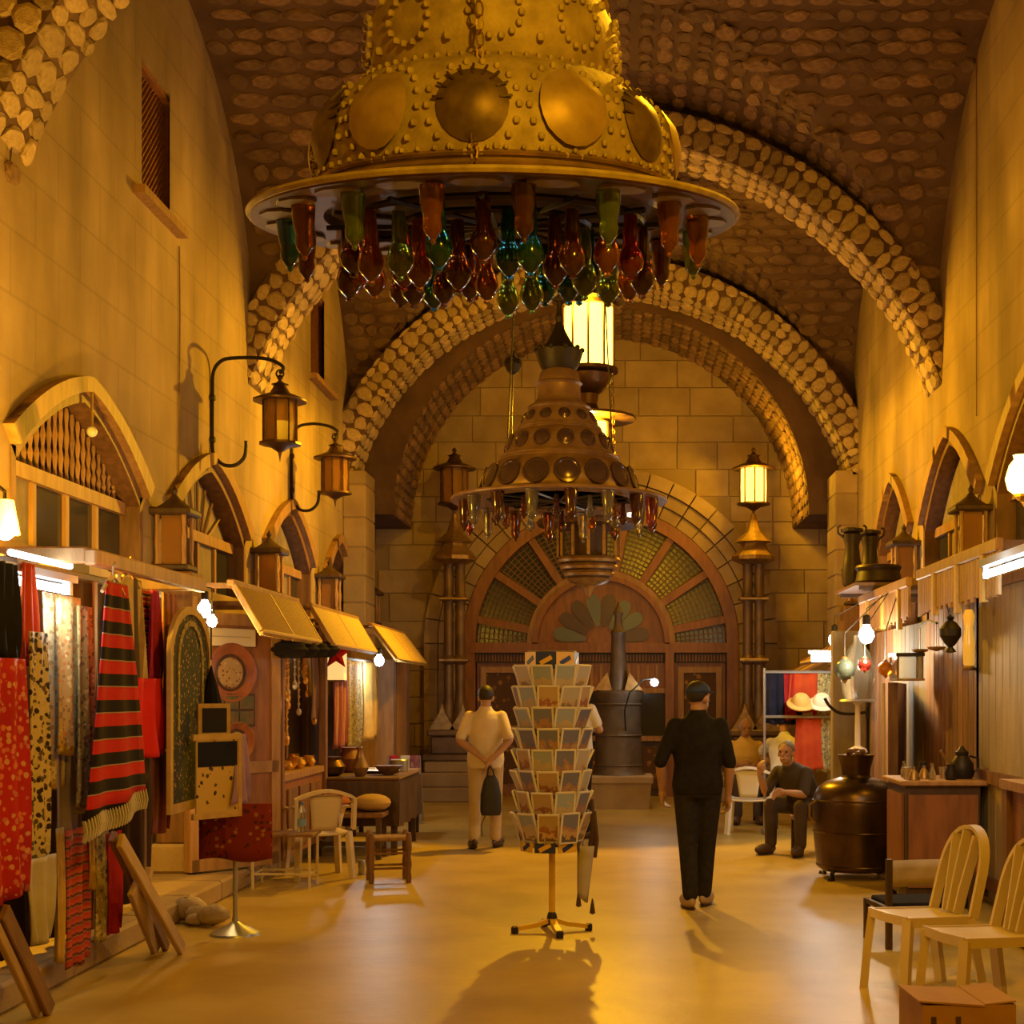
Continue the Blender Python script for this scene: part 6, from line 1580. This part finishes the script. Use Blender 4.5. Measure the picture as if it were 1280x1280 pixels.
for i in range(NS):                                         # header and footer banners
    a = 2*PI*(i+.5)/NS+.2
    for z, h, nm, rr in ((Zof(826,yr), .115, 'header_card', .17), (Zof(1056,yr), .075, 'footer_card', .20)):
        g = G(); g.box((0,0,0), (.008,.145,h)); o = g.build(nm, YEL if i % 2 == 0 else BLUE, rk, (rr*math.cos(a), rr*math.sin(a), z), (0,0,a))
        g = G(); g.box((.005,0,0), (.003,.09,.03), (.5,0,0)); g.build('printed_stroke', BLUE if i % 2 == 0 else YEL, o)
for z, R_ in ((Zof(1050,yr), .21), (Zof(815,yr), .165), (Zof(836,yr), .165), (Zof(945,yr), .19)):
    g = G(); g.torus((0,0,z), R_, .006, 24, 4); g.build('wire_hoop', STEEL, rk)
for i in range(4):
    a = PI*i/4; g = G(); g.tube((.19*math.cos(a),.19*math.sin(a),zbm), (-.19*math.cos(a),-.19*math.sin(a),zbm), .006, n=4); g.build('wire_spoke', STEEL, rk)
for i in range(NS*2):
    a = PI*i/NS+.2; g = G(); g.tube((.165*math.cos(a),.165*math.sin(a),Zof(815,yr)), (.21*math.cos(a),.21*math.sin(a),Zof(1052,yr)), .005, n=4); g.build('upright_wire', STEEL, rk)
g = G(); g.bb(-.004,.004,-.066,.066,-.10,.10); cme = []
for m_ in CARDS:
    me = g.mesh('postcard'); me.materials.append(m_); cme.append(me)
g = G()
for s in (-1, 1): g.bb(-.006,.0065,s*.069-.006,s*.069+.006,-.105,.105)
g.bb(-.006,.0065,-.069,.069,.096,.107); g.bb(-.006,.0065,-.069,.069,-.107,-.096)
bme = g.mesh('card_border'); bme.materials.append(PAPER)
r = random.Random(6); nrow = 8
for row in range(nrow):
    z = Zof(850,yr) - (Zof(850,yr)-Zof(1032,yr))*row/(nrow-1)
    for col in range(10):
        a = 2*PI*(col+.25*(row % 2))/10+.1
        o = inst('postcard', cme[r.randrange(4)], rk, (.235*math.cos(a), .235*math.sin(a), z), (0, .30+r.uniform(-.14,.14), a+r.uniform(-.12,.12)))
        inst('card_border', bme, o)
t = thing('hanging_bag', 'beige woven strap bag with dark tassels hanging from the rack', 'bag', (Xr+.235, yr-.03, Zof(1122, yr)))
g = G(); g.grid(lambda u, v: (-.06+.12*u*(.6+.4*v), -.02-.02*math.sin(PI*u), .02+.34*v-.05*u*(1-v)), 6, 8); o = g.build('body', GREYCL, t, smooth=60); o.modifiers.new('t', 'SOLIDIFY').thickness = .03
g = G(); g.path([(.03,0,.36),(.05,0,.5),(.035,0,.68)], .018, 6); g.path([(.055,.01,.28),(.07,.01,.4),(.05,0,.6)], .02, 6); g.build('strap', WOODD, t)
for x, z in ((-.05,.02),(.045,-.03)):
    g = G(); g.lathe([(.0,-.08),(.02,-.07),(.012,-.01),(.004,.03)], 8, (x,-.02,z)); g.build('tassel', WOODD, t)

# ================================================================ people
def _caps(g, p, q, r0, r1, n=14):
    p, q = Vector(p), Vector(q); d = q-p; L = d.length
    if L < 1e-5: g.ell(p, r0, n, 8); return
    d /= L; a = d.orthogonal().normalized(); b = d.cross(a); rings = []
    for k in range(5): t = -PI/2+PI/2*k/4; rings.append((p + d*(r0*math.sin(t)), r0*math.cos(t)))
    for k in range(5): t = PI/2*k/4; rings.append((q + d*(r1*math.sin(t)), r1*math.cos(t)))
    vs = []
    for c, r in rings:
        for i in range(n): vs.append(c + a*(max(r, 1e-4)*math.cos(2*PI*i/n)) + b*(max(r, 1e-4)*math.sin(2*PI*i/n)))
    fs = [(k*n+i, k*n+(i+1) % n, (k+1)*n+(i+1) % n, (k+1)*n+i) for k in range(len(rings)-1) for i in range(n)]
    fs += [tuple(range(n-1,-1,-1)), tuple(range((len(rings)-1)*n, len(rings)*n))]
    g.add(vs, fs)
def _loft(g, secs, n=22):
    """secs: (centre, rx, ry); sections stay square to the spine, x axis kept"""
    L = len(secs); vs = []
    for k, (c, rx, ry) in enumerate(secs):
        c = Vector(c); t = (Vector(secs[min(k+1,L-1)][0]) - Vector(secs[max(k-1,0)][0])).normalized()
        a = Vector((1,0,0)); a = (a - t*a.dot(t)).normalized(); b = t.cross(a)
        for i in range(n):
            u = 2*PI*i/n; vs.append(c + a*(rx*math.cos(u)) + b*(ry*math.sin(u)))
    fs = [(k*n+i, k*n+(i+1) % n, (k+1)*n+(i+1) % n, (k+1)*n+i) for k in range(L-1) for i in range(n)]
    fs += [tuple(range(n-1,-1,-1)), tuple(range((L-1)*n, L*n))]
    g.add(vs, fs)
def blob(name, prims, mat, parent, voxel=.012, smooth=4):
    """one continuous skin grown over overlapping limbs"""
    g = G()
    for p in prims:
        if p[0] == 'c': _caps(g, *p[1:])
        elif p[0] == 'e': g.ell(p[1], p[2], 16, 10, p[3] if len(p) > 3 else None)
        elif p[0] == 'l': _loft(g, p[1])
    me = bpy.data.meshes.new(name); me.from_pydata(g.v, [], g.f)
    bm = bmesh.new(); bm.from_mesh(me); bmesh.ops.recalc_face_normals(bm, faces=bm.faces); bm.to_mesh(me); bm.free()
    o = bpy.data.objects.new(name, me); COL.objects.link(o)
    m = o.modifiers.new('skin', 'REMESH'); m.mode = 'VOXEL'; m.voxel_size = voxel; m.use_smooth_shade = True
    m = o.modifiers.new('smooth', 'SMOOTH'); m.factor = .5; m.iterations = smooth
    dg = bpy.context.evaluated_depsgraph_get(); dg.update()
    new = bpy.data.meshes.new_from_object(o.evaluated_get(dg))
    o.modifiers.clear(); o.data = new; bpy.data.meshes.remove(me)
    new.name = name; new.materials.clear(); new.materials.append(mat); new.shade_smooth()
    o.parent = parent
    return o
def hand(w, d, side, curl, thumb_dir):
    """w wrist, d hand direction, side = across the palm toward the thumb, curl = palm normal to which fingers bend"""
    w, d, s, c = Vector(w), Vector(d).normalized(), Vector(side).normalized(), Vector(curl).normalized(); P = []
    P.append(('c', w, w+d*.03, .026, .030)); 
    for k in (-.028, -.009, .010, .028): P.append(('c', w+d*.02+s*k*.7, w+d*.085+s*k, .015, .013))
    for k, L in ((.030,.070), (.011,.080), (-.009,.074), (-.028,.058)):
        b = w+d*.088+s*k; m = b+(d*.85+c*.5)*(L*.5); e = m+(d*.55+c*.85)*(L*.5)
        P.append(('c', b, m, .0105, .0095)); P.append(('c', m, e, .0095, .008))
    tb = w+d*.03+s*.028; tm = tb+(s*.6+d*.75+c*.25)*.042; te = tm+(d*.9+c*.3+s*.1)*.034
    P.append(('c', tb, tm, .014, .0115)); P.append(('c', tm, te, .0115, .009))
    return P
SKIN = M('warm_skin', (.42,.235,.135), (.36,.19,.105), 6, .55)
def rot(v, e): return Euler(e).to_matrix() @ Vector(v)
def person(label, loc, rz, J, shirt, trousers, shoe, hair, sleeve=.9, hem=.0, build=1.0, cap=None, face=False, bald=False, group=None, hands=None):
    t = thing('person', label, 'person', loc, rz); B = build
    pel, ch, nk, hd = (Vector(J[k]) for k in ('pelvis', 'chest', 'neck', 'head')); he = J.get('headrot', (0,0,0))
    wst = pel*.52+ch*.48
    up = (nk-ch).normalized(); dn = (pel-ch).normalized()
    def torso(e, low): return ('l', [(pel+dn*low, (.155+e)*B, .115*B+e), (pel, (.168+e)*B, .122*B+e), (wst, (.150+e)*B, .112*B+e), (ch, (.172+e)*B, .122*B+e), (ch+(nk-ch)*.5, (.155+e*.7)*B, .102*B+e*.7), (ch+(nk-ch)*.78, .115+e*.6, .08+e*.6), (nk-up*.03, .085+e*.6, .065+e*.5), (nk, .06+e*.3, .058+e*.3)])
    body = [torso(-.012, .07)]
    for s in ('L', 'R'):
        sh, el, wr = (Vector(J[k+s]) for k in ('sh', 'el', 'wr')); hp, kn, an = (Vector(J[k+s]) for k in ('hip', 'knee', 'ank'))
        body += [('c', ch+(nk-ch)*.35, sh, .06, .05), ('c', sh, el, .050, .039), ('c', el, el+(wr-el)*.35, .040, .040), ('c', el+(wr-el)*.35, wr, .040, .026)]
        body += [('c', hp, kn, .085, .055), ('c', kn, kn+(an-kn)*.35, .052, .054), ('c', kn+(an-kn)*.35, an, .054, .036), ('c', an, an+Vector(J['toe'+s])*.10-Vector((0,0,.045)), .036, .03)]
        hdv, sd, cu = J['hand'+s]; body += hand(wr, hdv, sd, cu, None)
    body += [('c', nk-up*.04, hd-rot((0,.01,.04), he), .057, .054), ('e', hd+rot((0,0,.025), he), (.076,.096,.096), he), ('e', hd+rot((0,.022,-.055), he), (.056,.066,.062), he), ('c', hd+rot((0,.09,.01), he), hd+rot((0,.112,-.028), he), .010, .015)]
    for s in (-1, 1): body.append(('e', hd+rot((s*.078,-.005,-.01), he), (.012,.022,.033), he))
    body += [('e', hd+rot((0,.087,-.062), he), (.026,.012,.010), he), ('c', hd+rot((-.035,.085,.03), he), hd+rot((.035,.085,.03), he), .014, .014)]
    blob('body', body, SKIN, t, .0085, 3)
    if face or True:
        for s in (-1, 1): G().ell(hd+rot((s*.032,.088,.012), he), (.012,.008,.007), 8, 5, he).build('eye', BLACK, t, smooth=True)
        G().ell(hd+rot((0,.094,-.062), he), (.024,.007,.005), 10, 5, he).build('lips', M('lip', (.32,.12,.08), rough=.5), t, smooth=True)
    sp = [torso(.022, hem)]
    for s in ('L', 'R'):
        sh, el, wr = (Vector(J[k+s]) for k in ('sh', 'el', 'wr'))
        sp += [('c', ch+(nk-ch)*.35, sh, .075, .062)]
        if sleeve <= 1: sp.append(('c', sh, sh+(el-sh)*sleeve, .062, .059))
        else: sp += [('c', sh, el, .062, .052), ('c', el, el+(wr-el)*(sleeve-1), .052, .048)]
    sp.append(('l', [(nk-up*.045, .085, .078), (nk+up*.025, .066, .064)]))
    blob('shirt', sp, shirt, t, .012, 4)
    tp = [('l', [(pel+dn*.10, .165*B, .125*B), (pel+dn*.02, .178*B, .134*B), (pel-dn*.10, .165*B, .126*B)])]
    for s in ('L', 'R'):
        hp, kn, an = (Vector(J[k+s]) for k in ('hip', 'knee', 'ank')); lo = kn+(an-kn)*.93
        tp += [('c', hp, kn, .100*B, .075), ('c', kn, lo, .074, .062)]
    blob('trousers', tp, trousers, t, .012, 4)
    for s in ('L', 'R'):
        an = Vector(J['ank'+s]); tv = Vector(J['toe'+s]).normalized(); lift = J.get('lift'+s, 0)
        a = math.atan2(tv.y, tv.x); g = G()
        g.ell((.075,0,.02), (.15,.052,.058), 16, 8); g.v = [(x, y*(1-.25*(x < 0)), max(-.032, z)-.0) for x, y, z in g.v]
        base = an-Vector((0,0,.075)); o = g.build('shoe', shoe, t, (base.x, base.y, .033+max(0, an.z-.085)), (0, lift, a), smooth=50)
        g = G(); g.ell((.075,0,-.026), (.148,.046,.008), 14, 4); g.build('sole', BRSHOE, o)
    if not bald:
        g = G(); hc = hd+rot((0,-.016,.042), he); g.ell(hc, (.084,.098,.094), 18, 12, he)
        keep = []
        inv = Euler(he).to_matrix().transposed()
        vs = [inv @ (Vector(v)-hc) for v in g.v]
        nv = []
        for v in vs:
            lim = -.02 if v.y > .02 else -.075
            if v.y > .05: lim = .03
            nv.append(hc + Euler(he).to_matrix() @ Vector((v.x, v.y, max(v.z, lim)))) 
        g.v = [tuple(v) for v in nv]; g.build('hair', hair, t, smooth=60)
    else:
        blob('hair', [('e', hd+rot((s*.07,-.03,.0), he), (.016,.05,.04), he) for s in (-1, 1)] + [('e', hd+rot((s*.035,-.082,-.003), he), (.06,.024,.04), he) for s in (-1, 1)], hair, t, .008, 2)
    if cap:
        g = G(); hc = hd+rot((0,-.008,.055), he); n = 20; vs = []
        for k in range(7):
            ph = PI/2*k/6
            for i in range(n):
                u = 2*PI*i/n; vs.append(hc + rot((.090*math.cos(ph)*math.cos(u), .108*math.cos(ph)*math.sin(u), .085*math.sin(ph)-.01), he))
        fs = [(k*n+i, k*n+(i+1) % n, (k+1)*n+(i+1) % n, (k+1)*n+i) for k in range(6) for i in range(n)]
        g.add(vs, fs); cp = g.build('cap', cap, t, smooth=50); cp.modifiers.new('t', 'SOLIDIFY').thickness = .006
        g = G(); vs = []
        for k in range(9):
            u = PI*(.18+.64*k/8); vs.append(hc+rot((.088*math.cos(u), .100*math.sin(u), -.008), he)); vs.append(hc+rot((.080*math.cos(u), .10+.085*math.sin(u), -.022), he))
        g.add(vs, [(2*k, 2*k+2, 2*k+3, 2*k+1) for k in range(8)]); b_ = g.build('cap_brim', cap, cp, smooth=50); b_.modifiers.new('t', 'SOLIDIFY').thickness = .006
    return t
FWD = (0,1,0)
BLKSH = M('black_knit', (.014,.012,.011), (.02,.017,.014), 20, .9, spec=.15); DENIM = M('dark_denim', (.022,.02,.02), (.032,.028,.026), 25, .9, spec=.15)
CREAMSH = M('cream_shirt_cloth', (.68,.56,.38), (.60,.48,.31), 5, .85, bump=.3, bs=9); BEIGETR = M('beige_trouser_cloth', (.50,.37,.20), (.44,.32,.17), 6, .85, bump=.3, bs=8)
DHAIR = M('dark_hair', (.02,.014,.01), rough=.6); GHAIR = M('grey_hair', (.18,.15,.12), rough=.7)
TANSHOE = M('tan_shoe', (.42,.30,.18), rough=.6); BRSHOE = M('brown_shoe', (.07,.035,.018), rough=.45)

# the man in black walking away
ya = F*EYE/(1136-CY)
J = dict(pelvis=(0,0,.95), chest=(0,.015,1.27), neck=(0,0,1.50), head=(.01,.03,1.612), headrot=(.05,0,-.75),
  shL=(-.172,0,1.405), elL=(-.285,-.05,1.13), wrL=(-.27,.06,.90), handL=((.05,.2,-1), (.3,1,.2), (1,.1,.1)),
  shR=(.172,0,1.405), elR=(.245,-.02,1.12), wrR=(.235,.03,.86), handR=((.02,.1,-1), (-.3,1,.1), (-1,.1,.1)),
  hipL=(-.085,0,.90), kneeL=(-.075,.02,.50), ankL=(-.055,-.03,.09), toeL=(-.25,1,0), hipR=(.085,0,.90), kneeR=(.075,.10,.50), ankR=(.055,.14,.09), toeR=(.35,1,0))
person('walking man in black top and dark trousers wearing a blue cap', (Xof(872, ya), ya, 0), 0, J, BLKSH, DENIM, TANSHOE, DHAIR, sleeve=1.05, hem=.08, build=1.05, cap=M('blue_cap_cloth', (.015,.03,.10), (.02,.04,.13), 20, .8))
# the man with hands behind his back
yb_ = F*EYE/(1060-CY)
J = dict(pelvis=(0,0,.95), chest=(0,.01,1.27), neck=(0,0,1.49), head=(0,.025,1.605), headrot=(-.05,0,.1),
  shL=(-.172,0,1.405), elL=(-.265,-.13,1.15), wrL=(-.02,-.22,.97), handL=((.75,-.1,-.6), (0,-.3,1), (0,1,-.2)),
  shR=(.172,0,1.405), elR=(.265,-.13,1.15), wrR=(.06,-.235,.93), handR=((-.5,0,-.85), (.2,-1,.2), (-.2,1,-.2)),
  hipL=(-.09,0,.90), kneeL=(-.10,-.03,.50), ankL=(-.11,-.16,.11), toeL=(-.25,1,0), liftL=.25, hipR=(.09,0,.90), kneeR=(.10,.05,.50), ankR=(.10,.05,.09), toeR=(.3,1,0))
person('man in cream shirt and beige trousers with hands behind his back', (Xof(607, yb_), yb_, 0), 0, J, CREAMSH, BEIGETR, BRSHOE, DHAIR, sleeve=.85, hem=.10, build=1.06)
t = thing('black_bag', 'black soft bag held behind the back of the cream-shirted man', 'bag', (Xof(607, yb_)+.08, yb_-.27, .37), rz=.1)
BAGM = M('black_nylon', (.012,.010,.010), rough=.6)
blob('pouch', [('l', [((0,0,.0), .10, .05), ((0,0,.05), .115, .06), ((0,0,.22), .11, .06), ((0,0,.36), .08, .05), ((0,0,.42), .05, .03)])], BAGM, t, .012, 4)
g = G(); g.path([(-.04,0,.40),(-.03,0,.48),(-.01,.01,.52),(.02,0,.48),(.04,0,.40)], .010, 6); g.build('strap', BAGM, t)
g = G(); g.path([(-.05,0,.02),(-.10,0,-.1),(-.09,0,-.22)], .006, 5); g.build('loose_cord', BAGM, t)
# the man half hidden by the postcard rack
yc_ = 16.4
J = dict(pelvis=(0,0,1.0), chest=(0,.015,1.34), neck=(0,0,1.57), head=(0,.03,1.69), headrot=(.1,0,-.3),
  shL=(-.172,0,1.475), elL=(-.25,0,1.2), wrL=(-.2,.2,1.05), handL=((.2,1,-.2), (0,.2,1), (1,.1,-.1)),
  shR=(.172,0,1.475), elR=(.27,.03,1.24), wrR=(.16,.24,1.22), handR=((-.4,1,.1), (0,0,1), (-1,0,-.1)),
  hipL=(-.09,0,.95), kneeL=(-.09,.02,.53), ankL=(-.10,-.02,.09), toeL=(-.2,1,0), hipR=(.09,0,.95), kneeR=(.09,.02,.53), ankR=(.10,.02,.09), toeR=(.3,1,0))
person('man in white T-shirt and black trousers half hidden by the postcard rack', (Xof(721, yc_), yc_, 0), -.35, J, M('white_tshirt', (.66,.62,.52), (.58,.54,.45), 5, .85), BLKSH, BRSHOE, DHAIR, sleeve=.7, hem=.08, build=1.02)
# seated men at the right
def seated(lean, hx, armL, armR, head=None, hr=(0,0,0), spread=.17, shin=.0):
    c, s = math.cos(lean), math.sin(lean)
    P = lambda l: (0, l*s, .50+l*c)
    J = dict(pelvis=(0,0,.50), chest=P(.34), neck=P(.56), head=head or (0, P(.56)[1]+.05, P(.56)[2]+.12), headrot=hr,
        shL=(-.175, P(.46)[1], P(.46)[2]), shR=(.175, P(.46)[1], P(.46)[2]), hipL=(-.09,.03,.49), hipR=(.09,.03,.49), kneeL=(-spread,.43,.50), kneeR=(spread,.43,.50), ankL=(-spread,.43+shin,.09), ankR=(spread,.43+shin,.09), toeL=(-.2,1,0), toeR=(.2,1,0))
    J['elL'], J['wrL'], J['handL'] = armL; J['elR'], J['wrR'], J['handR'] = armR
    return J
DKSH = M('dark_brown_shirt', (.045,.032,.02), (.06,.042,.026), 6, .9); DKTR = M('dark_brown_trousers', (.05,.03,.018), (.065,.04,.024), 6, .9)
J = seated(.72, 0, ((-.24,.46,.63), (-.12,.62,.66), ((.6,.8,-.1), (0,.2,1), (0,-.2,-1))), ((.24,.44,.64), (.20,.60,.82), ((-.2,.3,1), (-1,.2,0), (-.1,-1,.3))), hr=(.05,0,.25), spread=.18)
yd = 14.9
person('seated man in dark brown clothes leaning forward beside the copper urn', (Xof(1012, yd), yd+.1, 0), math.radians(140), J, DKSH, DKTR, BRSHOE, GHAIR, sleeve=.9, hem=.05, build=1.05)
J = seated(.12, 0, ((-.27,.10,.72), (-.08,.30,.70), ((1,.3,0), (0,0,1), (0,-1,-.2))), ((.27,.10,.72), (.08,.32,.72), ((-1,.3,0), (0,0,1), (0,-1,-.2))), hr=(-.1,0,.1), spread=.13)
for k in list(J):
    if k in ('pelvis','chest','neck','head') or k[:2] in ('sh','el','wr') or k[:3] == 'hip' or k[:4] == 'knee': J[k] = (J[k][0], J[k][1], J[k][2]+.03)
person('seated man in yellow short-sleeved shirt facing the camera', (Xof(931, 18.6), 18.6, 0), PI, J, M('yellow_shirt_cloth', (.80,.58,.18), (.72,.50,.14), 5, .85, bump=.2, bs=9), DKTR, BRSHOE, GHAIR, sleeve=.85, hem=.05, build=1.04, bald=True)
J = seated(.40, 0, ((-.26,.40,.80), (-.10,.52,.72), ((.3,1,-.2), (1,0,0), (0,0,-1))), ((.26,.40,.80), (.10,.52,.72), ((-.3,1,-.2), (-1,0,0), (0,0,-1))), hr=(-.5,0,0))
for k in list(J):
    if k in ('pelvis','chest','neck','head') or k[:2] in ('sh','el','wr') or k[:3] == 'hip' or k[:4] == 'knee': J[k] = (J[k][0], J[k][1], J[k][2]+.12)
person('seated man in white shirt seen from behind through the clothes rail', (Xof(983, 17.7), 17.7, 0), .0, J, M('white_shirt_cloth', (.82,.82,.78), (.74,.74,.7), 5, .85), DKTR, BRSHOE, DHAIR, sleeve=.9, hem=.05, build=1.08)
def stool(label, x, y, h):
    t = thing('low_stool', label, 'stool', (x, y, 0))
    g = G(); g.bevbox((0,0,h-.02), (.34,.34,.04), .01); g.build('seat', WOOD, t)
    for sx in (-.14,.14):
        for sy in (-.14,.14):
            g = G(); g.bb(sx-.02,sx+.02,sy-.02,sy+.02,0,h-.04); g.build('leg', WOODD, t)
stool('low stool under the seated man in dark brown', Xof(1012, yd), yd+.1, .375)
stool('low stool under the man in the yellow shirt', Xof(931, 18.6), 18.6, .41)
stool('low stool under the man in the white shirt', Xof(983, 17.7), 17.7, .495)
